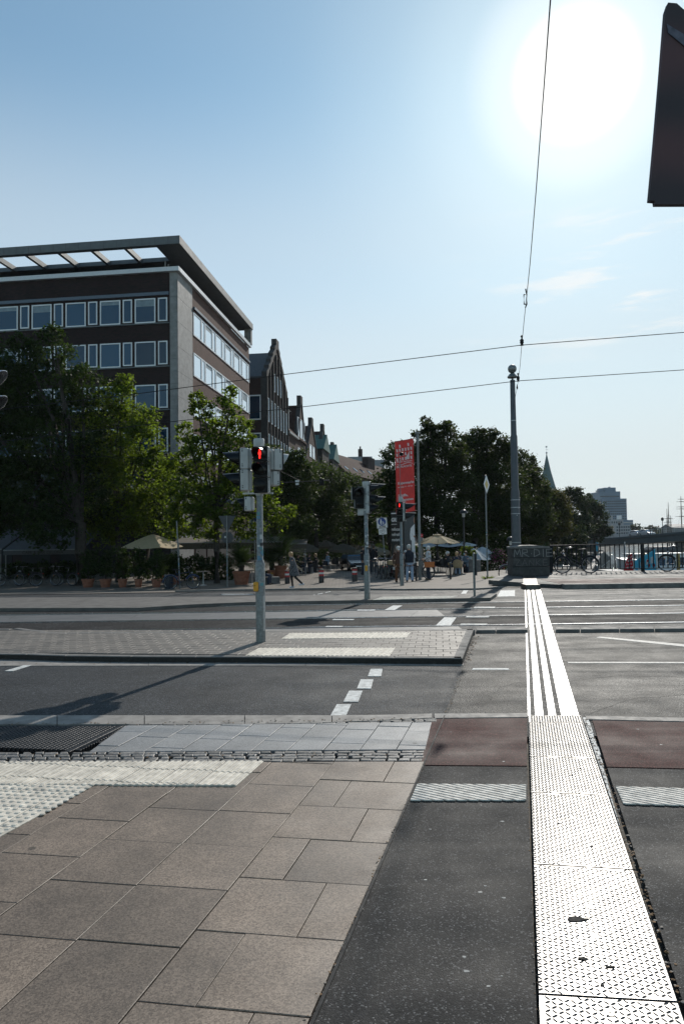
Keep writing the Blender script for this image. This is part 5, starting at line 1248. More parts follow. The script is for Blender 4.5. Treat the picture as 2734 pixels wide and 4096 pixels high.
for i, (x, yt, yr, Y, R, lb) in enumerate(((1300, 2160, 2184, 58, 1.3, 'khaki parasol in deep shade, leftmost under the trees'), (1372, 2174, 2196, 55, 1.5, 'khaki parasol in shade behind the second bollard'), (1415, 2174, 2198, 60, 1.6, 'khaki parasol in shade just left of the second traffic light pole'), (1216, 2168, 2196, 52, 1.2, 'pale khaki parasol right of the palms'))):
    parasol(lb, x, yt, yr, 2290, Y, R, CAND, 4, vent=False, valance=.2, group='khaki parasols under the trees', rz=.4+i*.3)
# ================================================================ trees
BARK = M('bark', (.04, .033, .027), .9, var=.4, scale=7, bmp=.8, bscale=14, bdist=.03)
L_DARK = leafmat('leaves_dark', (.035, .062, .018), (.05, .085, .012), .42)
L_LIT = leafmat('leaves_lit', (.055, .088, .02), (.19, .27, .02), .55)  # plane leaves with sunlight put into a brighter, more see-through colour
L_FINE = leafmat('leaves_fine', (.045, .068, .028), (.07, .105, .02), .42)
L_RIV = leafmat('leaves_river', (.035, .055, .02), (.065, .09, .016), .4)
L_FAR = leafmat('leaves_far', (.03, .05, .022), (.05, .075, .02), .38)
L_PALM = leafmat('leaves_palm', (.05, .085, .03), (.12, .17, .02), .4)
def leaf_obj(name, C, S, mat, parent, upb=.55, aspect=.75):
    """C (N,3) centres, S (N,) sizes -> one mesh of folded leaf faces"""
    N = len(C); n = rng.normal(size=(N, 3)); n[:, 2] = np.abs(n[:, 2])*.7+upb; n /= np.linalg.norm(n, axis=1)[:, None]
    t = rng.normal(size=(N, 3)); t -= n*(t*n).sum(1)[:, None]; t /= np.linalg.norm(t, axis=1)[:, None]; b = np.cross(n, t)
    S = S[:, None]; V = np.empty((N, 4, 3))
    V[:, 0] = C-t*S*.55; V[:, 1] = C+b*S*.5*aspect-n*S*.12; V[:, 2] = C+t*S*.55; V[:, 3] = C-b*S*.5*aspect-n*S*.12
    me = bpy.data.meshes.new(name); me.vertices.add(4*N); me.vertices.foreach_set('co', V.reshape(-1).astype(np.float32))
    me.loops.add(4*N); me.loops.foreach_set('vertex_index', np.arange(4*N, dtype=np.int32))
    me.polygons.add(N); me.polygons.foreach_set('loop_start', np.arange(0, 4*N, 4, dtype=np.int32)); me.polygons.foreach_set('loop_total', np.full(N, 4, dtype=np.int32))
    me.materials.append(mat); me.update(calc_edges=True)
    o = bpy.data.objects.new(name, me); COL.objects.link(o); o.parent = parent; return o
def blob_points(c, r, n, sub=26, flat=.85, tight=.20):
    # clumped points: sub clusters spread through the outer part of a sphere
    d = rng.normal(size=(sub, 3)); d /= np.linalg.norm(d, axis=1)[:, None]; rad = r*(.50+.50*rng.random(sub)**.6)
    k = np.asarray(c)+d*rad[:, None]*np.array([1, 1, flat]); w = rng.integers(0, sub, n); sd = r*tight*(.5+rng.random(sub))
    return k[w]+rng.normal(size=(n, 3))*sd[w][:, None]*np.array([1, 1, .7])
def tree(label, trunk, Y, blobs, mat, leaf=.2, dens=1.0, tr=.22, name='tree', group=None, gbase=None, sub=44, tight=.17, core=True, spread=1.0, limbs=True):
    """trunk (x,y) px of the foot; blobs (x, y, r[, dY]) in photo px at distance Y"""
    f = AT(trunk[0], trunk[1], Y); g_ = zt(f.x, Y) if gbase is None else gbase; root = thing(name, label, 'tree', (f.x, Y, g_), 0, group); base = Vector((f.x, Y, g_))
    C, S, mb = [], [], MB(); B = []
    for q in blobs:
        dY = (q[3] if len(q) > 3 else random.uniform(-1.2, 1.2))*spread; c = AT(q[0], q[1], Y+dY); r = q[2]*(Y+dY)/FPX; B.append((c-base, r))
    zs_ = min(b[0].z-b[1]*.5 for b in B); fork = max(1.6, min(zs_+1.0, 3.5)); fk = Vector((0, 0, fork))
    mb.tube([(0, 0, -.1), (random.uniform(-.05, .05), 0, fork*.5), fk], [tr*1.25, tr, tr*.9], 10)
    for c, r in B:
        n = int(dens*30.0*(r/leaf)**2); C.append(blob_points(c, r, n, sub, tight=tight)); S.append(leaf*(.6+.8*rng.random(n)))
        if limbs:
            mid = fk.lerp(c, .55)+Vector((random.uniform(-.3, .3), random.uniform(-.3, .3), random.uniform(.1, .5))); mb.tube([fk, mid, c], [tr*.6, tr*.34, tr*.12], 7)
            for _ in range(5):
                d_ = Vector((random.gauss(0, 1), random.gauss(0, 1), random.gauss(.3, .8))).normalized(); mb.tube([c, c+d_*r*.5, c+d_*r*.95+Vector((0, 0, -.05*r))], [tr*.14, tr*.07, tr*.03], 5)
    mb.build('trunk', BARK, root, True); leaf_obj('crown', np.concatenate(C), np.concatenate(S), mat, root); return root
TG = 'trees along the promenade'
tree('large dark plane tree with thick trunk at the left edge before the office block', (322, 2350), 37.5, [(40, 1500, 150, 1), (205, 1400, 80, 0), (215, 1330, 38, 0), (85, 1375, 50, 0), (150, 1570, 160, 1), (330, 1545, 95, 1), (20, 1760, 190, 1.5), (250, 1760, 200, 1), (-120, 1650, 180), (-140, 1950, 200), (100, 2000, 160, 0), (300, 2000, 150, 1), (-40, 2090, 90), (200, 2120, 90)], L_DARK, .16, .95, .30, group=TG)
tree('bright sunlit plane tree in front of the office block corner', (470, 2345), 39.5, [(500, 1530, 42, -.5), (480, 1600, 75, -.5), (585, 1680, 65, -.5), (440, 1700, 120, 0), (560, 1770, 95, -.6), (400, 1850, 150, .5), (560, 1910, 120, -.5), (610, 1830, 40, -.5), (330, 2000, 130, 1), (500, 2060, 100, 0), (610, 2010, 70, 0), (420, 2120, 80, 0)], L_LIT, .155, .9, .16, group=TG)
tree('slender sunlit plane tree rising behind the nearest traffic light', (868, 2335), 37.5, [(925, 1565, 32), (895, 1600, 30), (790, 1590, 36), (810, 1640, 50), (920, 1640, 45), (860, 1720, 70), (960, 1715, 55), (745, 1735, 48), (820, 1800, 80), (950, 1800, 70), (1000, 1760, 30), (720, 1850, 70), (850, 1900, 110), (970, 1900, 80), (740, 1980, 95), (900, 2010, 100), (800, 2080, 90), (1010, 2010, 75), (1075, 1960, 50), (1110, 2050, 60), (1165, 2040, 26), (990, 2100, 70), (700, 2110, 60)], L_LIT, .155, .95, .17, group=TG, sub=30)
tree('small plane tree behind the hedge left of the give way sign backs', (590, 2335), 44, [(640, 1900, 90), (700, 2000, 110), (560, 2040, 120), (650, 2110, 80)], L_DARK, .17, 1.0, .16, group=TG)
tree('feathery grey green tree just right of the nearest traffic light', (1130, 2310), 47, [(1085, 1810, 45), (1130, 1850, 70), (1185, 1835, 50), (1120, 1940, 100), (1200, 1920, 90), (1160, 2050, 110), (1060, 1900, 60)], L_FINE, .15, 1.1, .16, group=TG)
tree('feathery grey green tree behind the cantilever arm signal', (1265, 2305), 53, [(1250, 1900, 70), (1300, 1960, 100), (1220, 2000, 90), (1260, 2080, 100), (1345, 1925, 55), (1200, 1860, 45), (1330, 2050, 90)], L_FINE, .155, 1.1, .17, group=TG)
tree('feathery grey green tree behind the second traffic light', (1400, 2300), 60, [(1400, 1945, 60), (1440, 2010, 85), (1370, 2040, 85), (1490, 1975, 50), (1430, 2100, 85), (1500, 2070, 70)], L_FINE, .165, 1.1, .18, group=TG)
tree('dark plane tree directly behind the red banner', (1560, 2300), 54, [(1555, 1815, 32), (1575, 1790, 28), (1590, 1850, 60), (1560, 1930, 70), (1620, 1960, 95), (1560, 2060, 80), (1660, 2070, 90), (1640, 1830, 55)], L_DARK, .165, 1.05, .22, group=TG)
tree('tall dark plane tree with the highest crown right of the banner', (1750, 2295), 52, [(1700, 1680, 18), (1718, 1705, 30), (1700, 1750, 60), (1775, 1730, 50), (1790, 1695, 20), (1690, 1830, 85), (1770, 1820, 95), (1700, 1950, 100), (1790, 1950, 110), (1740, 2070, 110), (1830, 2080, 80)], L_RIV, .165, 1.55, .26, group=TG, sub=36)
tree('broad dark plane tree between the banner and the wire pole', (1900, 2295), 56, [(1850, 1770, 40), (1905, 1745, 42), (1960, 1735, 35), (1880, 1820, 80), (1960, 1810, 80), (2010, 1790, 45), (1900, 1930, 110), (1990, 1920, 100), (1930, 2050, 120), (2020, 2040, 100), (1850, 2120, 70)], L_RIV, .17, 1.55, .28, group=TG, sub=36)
tree('dark plane tree behind the wire pole', (2060, 2300), 64, [(2050, 1830, 50), (2100, 1850, 42), (2135, 1880, 26), (2070, 1920, 90), (2130, 1960, 65), (2070, 2050, 110), (2130, 2080, 80), (2080, 2150, 70)], L_RIV, .19, 1.5, .3, group=TG, gbase=-2.4, sub=36)
tree('brownish plane tree below the church spire', (2190, 2300), 84, [(2160, 1985, 45), (2160, 1940, 30), (2195, 2000, 45), (2235, 2030, 50), (2170, 1965, 24), (2200, 2050, 70), (2225, 1985, 35), (2160, 2100, 70), (2230, 2110, 55), (2190, 2160, 50)], leafmat('leaves_olive', (.055, .06, .022), (.10, .10, .018), .42), .23, 1.5, .3, group=TG, gbase=-2.5)
tree('green plane tree on the river bank right of the spire', (2275, 2290), 108, [(2265, 1985, 40), (2300, 1975, 35), (2290, 2050, 60), (2250, 2090, 50), (2320, 2100, 50), (2330, 2010, 32), (2285, 2150, 40)], L_FAR, .28, 1.5, .3, group=TG, gbase=-2.6)
tree('green plane tree on the far river bank nearest the tower block', (2380, 2275), 140, [(2350, 2010, 30), (2345, 2000, 30), (2385, 2045, 32), (2370, 2040, 42), (2400, 2080, 38), (2360, 2110, 45), (2415, 2120, 32), (2435, 2130, 18), (2390, 2145, 30), (2330, 2150, 35)], L_FAR, .34, 1.5, .3, group=TG, gbase=-2.6)
tree('dense dark tree further back behind the second traffic light', (1480, 2298), 82, [(1440, 2060, 70), (1500, 2060, 70), (1380, 2090, 80), (1480, 2150, 80), (1390, 2170, 70), (1540, 2140, 70), (1440, 2200, 55), (1520, 2215, 50)], L_FINE, .32, 1.0, .2, group=TG)
tree('dense dark tree further back behind the cantilever arm', (1280, 2298), 80, [(1200, 2080, 80), (1280, 2100, 90), (1340, 2140, 80), (1180, 2170, 70), (1250, 2190, 70), (1320, 2205, 55), (1130, 2120, 70)], L_FINE, .32, 1.0, .2, group=TG)
def hedge(label, x0, x1, yt, yb, Y, zb=None, mat=None, leaf=.16):  # added foliage walls standing in for the deep shade under the trees
    a, b2 = AT(x0, yb, Y), AT(x1, yb, Y); g_ = zt((a.x+b2.x)/2, Y) if zb is None else zb; h_ = AT((x0+x1)/2, yt, Y).z-g_; w = b2.x-a.x; o = thing('hedge', label, 'hedge', ((a.x+b2.x)/2, Y, g_), 0, 'hedges added as dark shade behind the cafes')
    n = int(w*h_*430*(.16/leaf)**2); C = np.stack([rng.uniform(-w/2, w/2, n), rng.uniform(-.5, .5, n), rng.uniform(0, h_, n)], 1); C[:, 2] *= 1-.18*np.abs(np.sin(C[:, 0]*2.1)); C += rng.normal(size=C.shape)*.08
    leaf_obj('foliage', C, leaf*(.6+.8*rng.random(n)), mat or L_DARK, o, .2); 
    for i in range(6): m_ = MB(); m_.tube([(-w/2+w*(i+.5)/6, 0, 0), (-w/2+w*(i+.5)/6, 0, h_*.8)], .04, 5); m_.build('stem', BARK, o)
hedge('long hedge added as dark shade under the trees behind the shaded cafe guests', 1130, 1400, 2180, 2290, 66)
hedge('hedge added as dark shade behind the people at the second traffic light', 1400, 1640, 2175, 2290, 63)
hedge('hedge added as dark shade behind the beige parasol and seated guests', 1650, 1880, 2170, 2290, 56)
hedge('hedge added as dark shade low on the river walk behind the blue parasols', 1870, 2085, 2110, 2330, 60, -2.6)
hedge('hedge added as dark shade on the river walk seen through the left of the railing', 2075, 2195, 2165, 2330, 74, -2.6, None, .25)
hedge('shrubs added as dark backing along the river bank right of the wire pole', 1890, 2345, 2085, 2300, 96, -2.7, L_FAR, .36)
hedge('tall hedge added to darken the cafe front, left of the thick trunk', 15, 320, 2245, 2345, 44.5)
hedge('tall hedge added as dark shade right of the potted row behind the litter bin', 640, 930, 2215, 2340, 40.5)
# ================================================================ potted plants
TERRA = M('terracotta', (.26, .10, .058), .8, var=.22, scale=7, bmp=.3, bscale=60); SOIL = M('potting_soil', (.03, .022, .016), .95)
def pot(root, w, h):
    R_ = w/2; mb = MB(); mb.lathe([(R_*.72, 0), (R_*.80, h*.25), (R_*.84, h*.28), (R_*.82, h*.31), (R_*.88, h*.55), (R_*.93, h*.6), (R_*.9, h*.63), (R_*.95, h*.80), (R_*1.04, h*.82), (R_*1.06, h*.97), (R_*1.0, h), (R_*.88, h), (R_*.86, h*.9), (.01, h*.9)], 24); p_ = mb.build('pot', TERRA, root, True)
    mb = MB(); mb.lathe([(R_*.85, h*.88), (R_*.8, h*.925), (.01, h*.93)], 16); mb.build('soil', SOIL, p_); return p_
def shrub(label, x0, x1, yb, hpot, top, wide, group, mat=None, dens=1.0):
    b_ = GT((x0+x1)/2, yb); s_ = b_.y/FPX; w = (x1-x0)*s_; hp = hpot*s_; o = thing('potted_shrub', label, 'potted plant', b_, 0, group); pot(o, w, hp)
    H2 = (yb-top)*s_; W2 = wide*s_; C, S = [], []; mb = MB()
    for k in range(9):
        z = hp+.25+(H2-hp-.35)*k/8; c = Vector((random.uniform(-.2, .2)*W2, random.uniform(-.1, .5)*W2, z)); r = W2*(.52-.12*k/8)
        n = int(dens*9*(r/.1)**2*1.6); C.append(blob_points(c, r, n, 14)); S.append(.10*(.6+.8*rng.random(n))); mb.tube([(0, 0, hp*.9), (c.x*.4, c.y*.4, z*.6+hp*.3), c], [.03, .02, .008], 5)
    mb.build('stem', BARK, o); leaf_obj('foliage', np.concatenate(C), np.concatenate(S), mat or L_DARK, o); return o
HG = 'potted hedge plants in a row before the cafe'
for x0, x1, tp, lb in ((328, 376, 2205, 'hedge plant in the leftmost terracotta pot next to the thick trunk'), (399, 445, 2203, 'hedge plant in the second terracotta pot from the thick trunk'), (472, 508, 2203, 'hedge plant in the middle terracotta pot of the row'), (538, 569, 2203, 'hedge plant in the small fourth pot of the row'), (606, 645, 2203, 'hedge plant in the terracotta pot next to the dark litter bin')): shrub(lb, x0, x1, 2350, 34, tp, 62, HG)
shrub('wide terracotta pot behind the litter bin with low greenery', 678, 722, 2338, 34, 2222, 60, HG)
def palm(label, x0, x1, yb, hpot, top, mat=None, spread=70, nf=46, trunk=20, group='potted palms beside the crossing'):
    b_ = GT((x0+x1)/2, yb); s_ = b_.y/FPX; o = thing('potted_palm', label, 'potted palm', b_, 0, group); hp = hpot*s_; pot(o, (x1-x0)*s_, hp)
    zc = hp+trunk*s_; mb = MB(); mb.lathe([(.16, hp*.9), (.14, zc*.6+hp*.4), (.19, zc), (.08, zc+.15)], 10); mb.build('trunk', BARK, o, True)
    mb = MB(); L0 = (yb-top)*s_-zc
    for k in range(nf):
        a = k*2.399; el = math.radians(random.uniform(8, 82)); ln = max(L0, spread*s_*.8)*random.uniform(.85, 1.15); pts = []; q = Vector((0, 0, zc+.05)); dirv = Vector((math.cos(a)*math.cos(el), math.sin(a)*math.cos(el), math.sin(el)))
        for i in range(9): pts.append(q.copy()); q = q+dirv*(ln/8); dirv = (dirv+Vector((0, 0, -.13))).normalized()
        mb.tube(pts, [.012*(1-i/9)+.003 for i in range(9)], 4)
        for i in range(1, 9):
            for h_ in (0, .5):
                p0 = pts[i-1].lerp(pts[i], h_); d_ = (pts[i]-pts[i-1]).normalized(); sd_ = d_.cross(Vector((0, 0, 1)))
                sd_ = sd_.normalized() if sd_.length > .01 else Vector((1, 0, 0)); ll = .46*math.sin(math.pi*(i+h_)/9.2)+.06
                for s2_ in (-1, 1):
                    tip = p0+sd_*s2_*ll*.8+d_*ll*.6+Vector((0, 0, -.10*ll+random.uniform(-.03, .05))); w_ = d_*.024; mb.add([p0-w_, p0+w_, tip], [(0, 1, 2)])
    mb.build('fronds', mat or L_PALM, o); return o
palm('palm in the big ribbed terracotta pot left of the nearest traffic light', 931, 1000, 2339, 55, 2172, L_DARK, 70, 46)
palm('bright green palm in the low terracotta pot just right of the nearest traffic light', 1061, 1113, 2314, 34, 2124, None, 96, 46, 24)
palm('palm in the taller terracotta pot behind the bright green one', 1097, 1147, 2314, 52, 2120, L_DARK, 84, 40, 30)
shrub('small terracotta pot with a low plant by the seated cafe guests', 1272, 1288, 2287, 19, 2250, 16, 'small pots in the cafe')
# weeds at the foot of the diamond sign
b_ = GT(1949, 2322); wd_ = thing('weed_clump', 'tuft of green weeds at the foot of the diamond sign pole', 'weeds', b_); mb = MB()
for i in range(170):
    a = random.uniform(0, 6.283); r = random.uniform(0, .14); l_ = random.uniform(.08, .3); p0 = Vector((r*math.cos(a), r*math.sin(a), 0)); tip = p0+Vector((math.cos(a)*l_*.7+random.gauss(0, .05), math.sin(a)*l_*.7+random.gauss(0, .05), l_*random.uniform(.5, 1))); w_ = Vector((-math.sin(a), math.cos(a), 0))*.012; mb.add([p0-w_, p0+w_, p0.lerp(tip, .6)+w_+Vector((0, 0, .03)), tip], [(0, 1, 2, 3)])
mb.build('leaves', L_LIT, wd_)
# concrete seat block with a little pot by the palms
b_ = GT(1086, 2337); s_ = b_.y/FPX; o = thing('concrete_block', 'low weathered concrete block between the palms and the crossing', 'concrete block', b_, .25); mb = MB(); mb.bevbox((0, .25, 14*s_), (66*s_, .5, 28*s_), .015); mb.bevbox((0, .25, 3*s_), (70*s_, .54, 6*s_), .01); mb.build('block', CONC_D, o)
o = thing('flower_pot', 'tiny pot with a yellow plant on the low concrete block', 'flower pot', (b_.x, b_.y+.25, b_.z+28*s_)); mb = MB(); mb.lathe([(.05, 0), (.065, .12), (.055, .12), (.05, .1), (.001, .1)], 12); mb.build('pot', CONC, o); C = blob_points((0, 0, .19), .07, 150, 8); leaf_obj('plant', C, np.full(150, .035), leafmat('leaves_yellow', (.25, .18, .02), (.3, .22, .02)), o)
# planter beside the guests
b_ = GT(1891, 2288); s_ = b_.y/FPX; o = thing('planter', 'weathered concrete planter with leafy shrub beside the seated guests', 'planter', b_, .0); mb = MB(); w, h_ = 62*s_, 50*s_; mb.bevbox((-.12, .3, h_/2), (w*.62, .6, h_), .02); mb.bevbox((w*.36, .5, h_*.47), (w*.34, .8, h_*.94), .02); mb.build('trough', CONC_D, o)
C = np.concatenate([blob_points((random.uniform(-.5, .2), .3, h_+.2+random.random()*.35), .28, 500, 10) for _ in range(5)]); leaf_obj('foliage', C, .07*(.6+.8*rng.random(len(C))), L_LIT, o)
for lb, x, y in (('pink flowering bush by the low lamp behind the diamond sign', 2008, 2270),):
    c = AT(x, y, 44); o = thing('flowering_bush', lb, 'bush', (c.x, 44, -1.6)); C = np.concatenate([blob_points((random.uniform(-.5, .5), random.uniform(-.3, .3), 1.2+random.random()*.9), .45, 600, 10) for _ in range(4)]); leaf_obj('foliage', C, .08*(.6+.8*rng.random(len(C))), L_DARK, o)
    C2 = C[::5]+rng.normal(size=(len(C[::5]), 3))*.05; leaf_obj('blossom', C2, np.full(len(C2), .09), M('pink_petal', (.35, .05, .2), .6), o)
b_ = AT(1762, 2296, 38.5); o = thing('leafy_bush', 'dark leafy bush under the big beige parasol', 'bush', (AT(1800, 2290, 46).x, 46, zt(6, 46))); C = np.concatenate([blob_points((random.uniform(-.7, .7), random.uniform(-.2, .2), .9+random.random()*1.2), .5, 500, 10) for _ in range(6)]); leaf_obj('foliage', C, .1*(.6+.8*rng.random(len(C))), L_DARK, o); mb = MB(); mb.tube([(0, 0, 0), (0, 0, 1.2)], .05, 6); mb.build('stem', BARK, o)
# ================================================================ people
SKIN = M('skin', (.48, .29, .21), .55, var=.06); SKIN2 = M('skin_tan', (.40, .24, .17), .55, var=.06)
EYE = M('eye', (.02, .02, .02), .2); MASK_ = M('mask_fabric', (.32, .55, .56), .8); MASKW = M('mask_white', (.62, .66, .70), .8)
def cloth(name, col, var=.15, scale=18, bmp=.4): return M('cloth_'+name, col, .85, var=var, scale=scale, bmp=bmp, bscale=30, bdist=.02)
def skinned(name, V, E, mat, parent, root=0, lev=1):
    me = bpy.data.meshes.new(name); me.from_pydata([v[0] for v in V], E, []); o = bpy.data.objects.new(name, me); COL.objects.link(o)
    o.modifiers.new('skin', 'SKIN'); s = o.modifiers.new('sub', 'SUBSURF'); s.levels = lev; s.render_levels = lev
    if not me.skin_vertices: return None
    sv = me.skin_vertices[0].data
    for i, v in enumerate(V): sv[i].radius = (v[1], v[1]); sv[i].use_root = (i == root)
    bpy.context.view_layer.update()
    m2 = bpy.data.meshes.new_from_object(o.evaluated_get(bpy.context.evaluated_depsgraph_get())); bpy.data.objects.remove(o)
    m2.materials.clear(); m2.materials.append(mat); m2.polygons.foreach_set('use_smooth', [True]*len(m2.polygons))
    o = bpy.data.objects.new(name, m2); COL.objects.link(o); o.parent = parent; return o
def loft(mb, rings, n=14):
    vs = []
    for z, rx, ry, cx, cy in rings:
        for k in range(n): a = 2*math.pi*k/n; vs.append((cx+rx*math.cos(a), cy+ry*math.sin(a), z))
    m = len(rings); mb.add(vs, [(i*n+k, i*n+(k+1) % n, (i+1)*n+(k+1) % n, (i+1)*n+k) for i in range(m-1) for k in range(n)]+[tuple(range(n-1, -1, -1)), tuple(range((m-1)*n, m*n))])
STAND = dict(pel=(0, 0, .95), che=(0, .01, 1.30), nec=(0, .0, 1.48), hd=(0, -.012, 1.645), sh=[(-.185, .01, 1.42), (.185, .01, 1.42)], el=[(-.24, .04, 1.14), (.24, .04, 1.14)], wr=[(-.245, -.03, .90), (.245, -.03, .90)],
             hip=[(-.09, 0, .91), (.09, 0, .91)], kn=[(-.105, -.02, .50), (.105, -.02, .50)], an=[(-.11, .03, .09), (.11, .03, .09)])
SIT = dict(pel=(0, .05, .50), che=(0, .10, .86), nec=(0, .08, 1.04), hd=(0, .05, 1.205), sh=[(-.185, .1, .98), (.185, .1, .98)], el=[(-.25, .06, .72), (.25, .06, .72)], wr=[(-.18, -.17, .74), (.18, -.17, .74)],
           hip=[(-.09, .03, .50), (.09, .03, .50)], kn=[(-.11, -.38, .50), (.11, -.38, .50)], an=[(-.11, -.36, .09), (.11, -.36, .09)])
def person(label, loc, rz, pose=None, h=1.75, top=None, low=None, hair=None, hair_len=.06, shoe=None, skin=SKIN, coat=None, mask=None, bag=None, group=None, sleeve=True, vest=None, bulk=1.0):
    P_ = dict(STAND); P_.update(pose or {}); P_ = {k: ([Vector(x) for x in v] if isinstance(v, list) else Vector(v)) for k, v in P_.items()}
    o = thing('person', label, 'person', loc, rz, group); o.scale = (h/1.75,)*3
    V, E = [], []
    def v(c, r, to=None):
        V.append((tuple(c), r)); 
        if to is not None: E.append((to, len(V)-1))
        return len(V)-1
    pe = v(P_['pel'], .115); ch = v(P_['che'], .12, v(P_['pel'].lerp(P_['che'], .45), .105, pe)); nb = v(P_['nec'], .056, ch); hd = P_['hd']
    jaw = v(hd+Vector((0, -.012, -.075)), .060, nb); hm = v(hd+Vector((0, 0, .005)), .088, jaw); ht = v(hd+Vector((0, .008, .075)), .064, hm)
    v(hd+Vector((0, -.108, -.012)), .013, hm)
    for s in (0, 1): sx = (-1, 1)[s]; v(hd+Vector((sx*.088, .01, -.005)), .016, hm)
    for s in (0, 1):
        sx = (-1, 1)[s]; a = v(P_['sh'][s], .055, ch); b = v(P_['sh'][s].lerp(P_['el'][s], .5), .048, a); c = v(P_['el'][s], .040, b); w = v(P_['wr'][s], .026, v(P_['el'][s].lerp(P_['wr'][s], .4), .038, c))
        d = (P_['wr'][s]-P_['el'][s]).normalized(); sd = Vector((0, 1, 0))-d*d.y; sd = sd.normalized() if sd.length > .1 else Vector((1, 0, 0)); cu = d.cross(sd)*(-sx)
        pm_ = v(P_['wr'][s]+d*.055, .028, w)
        for k, (off, ln) in enumerate(((-.030, .075), (-.010, .085), (.010, .080), (.028, .062))):
            f0 = v(P_['wr'][s]+d*.095+sd*off, .0095, pm_); f1 = v(P_['wr'][s]+d*(.095+ln*.5)+sd*off+cu*.012, .0085, f0); v(P_['wr'][s]+d*(.095+ln*.85)+sd*off+cu*.036, .007, f1)
        t0 = v(P_['wr'][s]+d*.05-sd*.042, .011, pm_); v(P_['wr'][s]+d*.085-sd*.058+cu*.012, .009, t0)
        a = v(P_['hip'][s], .085, pe); b = v(P_['kn'][s], .055, v(P_['hip'][s].lerp(P_['kn'][s], .5), .072, a)); c = v(P_['kn'][s].lerp(P_['an'][s], .35), .052, b); e = v(P_['an'][s], .036, c); v(P_['an'][s]+Vector((0, -.10, -.045)), .030, e)
    skinned('body', V, E, skin, o)
    mb = MB()
    for s in (-1, 1): mb.ball(hd+Vector((s*.034, -.083, .012)), (.013, .009, .010), 8, 6)
    mb.build('eyes', EYE, o); mb = MB(); mb.tube([hd+Vector((-.025, -.088, -.055)), hd+Vector((0, -.094, -.056)), hd+Vector((.025, -.088, -.055))], .006, 6); mb.build('mouth', M('lips', (.3, .12, .1), .5), o)
    B_ = bulk
    if top:
        mb = MB(); pz = P_['pel']; c = P_['che']; n_ = P_['nec']; L = lambda f: pz.lerp(c, f)
        q = [L(-.12), L(.15), L(.5), L(.85), c+Vector((0, 0, .06)), c.lerp(n_, .75), n_+Vector((0, 0, .015))]
        rr = [(.185, .135), (.18, .13), (.172, .125), (.195, .13), (.205, .125), (.12, .09), (.072, .068)]
        loft(mb, [(a.z, r_[0]*B_, r_[1]*B_, a.x, a.y) for a, r_ in zip(q, rr)])
        if not vest:
            for s in (0, 1): mb.tube([P_['sh'][s]+Vector((0, 0, .0)), P_['sh'][s].lerp(P_['el'][s], .5), P_['el'][s], P_['el'][s].lerp(P_['wr'][s], .5), P_['wr'][s]], [.075*B_, .066*B_, .056*B_, .050*B_, .042], 10)
            for s in (0, 1): mb.ball(P_['sh'][s], .076*B_, 10, 6)
        j = mb.build('jacket' if not vest else 'vest', top, o, True)
        if vest:
            mb = MB()
            for s in (0, 1): mb.tube([P_['sh'][s], P_['sh'][s].lerp(P_['el'][s], .5), P_['el'][s], P_['el'][s].lerp(P_['wr'][s], .5), P_['wr'][s]], [.070, .060, .052, .046, .040], 10); mb.ball(P_['sh'][s], .066, 10, 6)
            mb.build('shirt', vest, o, True)
            mb = MB()
            for k in range(9): a = pz.lerp(n_, -.06+k*.105); rx = .186 if k < 6 else .2; mb.lathe([(.004, -.004), (1, -.004), (1, .004), (.004, .004)], 14, (0, 0, 0)); 
            mb = MB(); 
            for k in range(8):
                f = -.08+k*.15; a = pz.lerp(c, f); r_ = (.186+.012*(f > .8), .136); loft(mb, [(a.z-.006, r_[0]*B_, r_[1]*B_, a.x, a.y), (a.z, r_[0]*B_+.007, r_[1]*B_+.007, a.x, a.y), (a.z+.006, r_[0]*B_, r_[1]*B_, a.x, a.y)])
            mb.build('quilt_seams', top, j, True)
    if coat:
        mb = MB(); c = P_['che']; n_ = P_['nec']; pz = P_['pel']
        loft(mb, [(.60, .235, .25, pz.x, pz.y+.06), (.75, .235, .235, pz.x, pz.y+.05), (.95, .215, .195, pz.x, pz.y+.03), (1.12, .195, .165, pz.x, pz.y+.02), (1.30, .20, .14, c.x, c.y), (1.40, .17, .12, c.x, c.y), (1.47, .08, .08, n_.x, n_.y)])
        for s in (0, 1): mb.tube([P_['sh'][s], P_['sh'][s].lerp(P_['el'][s], .5), P_['el'][s], P_['wr'][s]], [.078, .072, .066, .062], 10); mb.ball(P_['sh'][s], .08, 10, 6)
        mb.build('coat', coat, o, True)
    if low:
        mb = MB(); pz = P_['pel']
        hm_ = (P_['hip'][0]+P_['hip'][1])/2
        if P_['kn'][0].z > P_['hip'][0].z-.15: mb.ball(pz+Vector((0, -.02, -.01)), (.185, .16, .115), 12, 8)
        else: loft(mb, [(pz.z-.16, .15, .11, pz.x, pz.y), (pz.z-.08, .182, .13, pz.x, pz.y), (pz.z+.02, .178, .128, pz.x, pz.y), (pz.z+.12, .168, .12, pz.x, pz.y)])
        th = 1.0 if low is not None else 1
        for s in (0, 1): mb.tube([P_['hip'][s], P_['hip'][s].lerp(P_['kn'][s], .5), P_['kn'][s], P_['kn'][s].lerp(P_['an'][s], .5), P_['an'][s]+Vector((0, 0, -.02))], [.100, .092, .074, .066, .060] if not coat else [.085, .075, .058, .052, .045], 10)
        mb.build('trousers', low, o, True)
    for s in (0, 1):
        mb = MB(); a = P_['an'][s]; mb.ball(a+Vector((0, -.055, -.045)), (.048, .135, .045), 10, 6); mb.ball(a+Vector((0, .03, -.03)), (.042, .06, .05), 10, 6); mb.build('shoe', shoe or cloth('shoe_dark', (.02, .018, .016)), o, True)
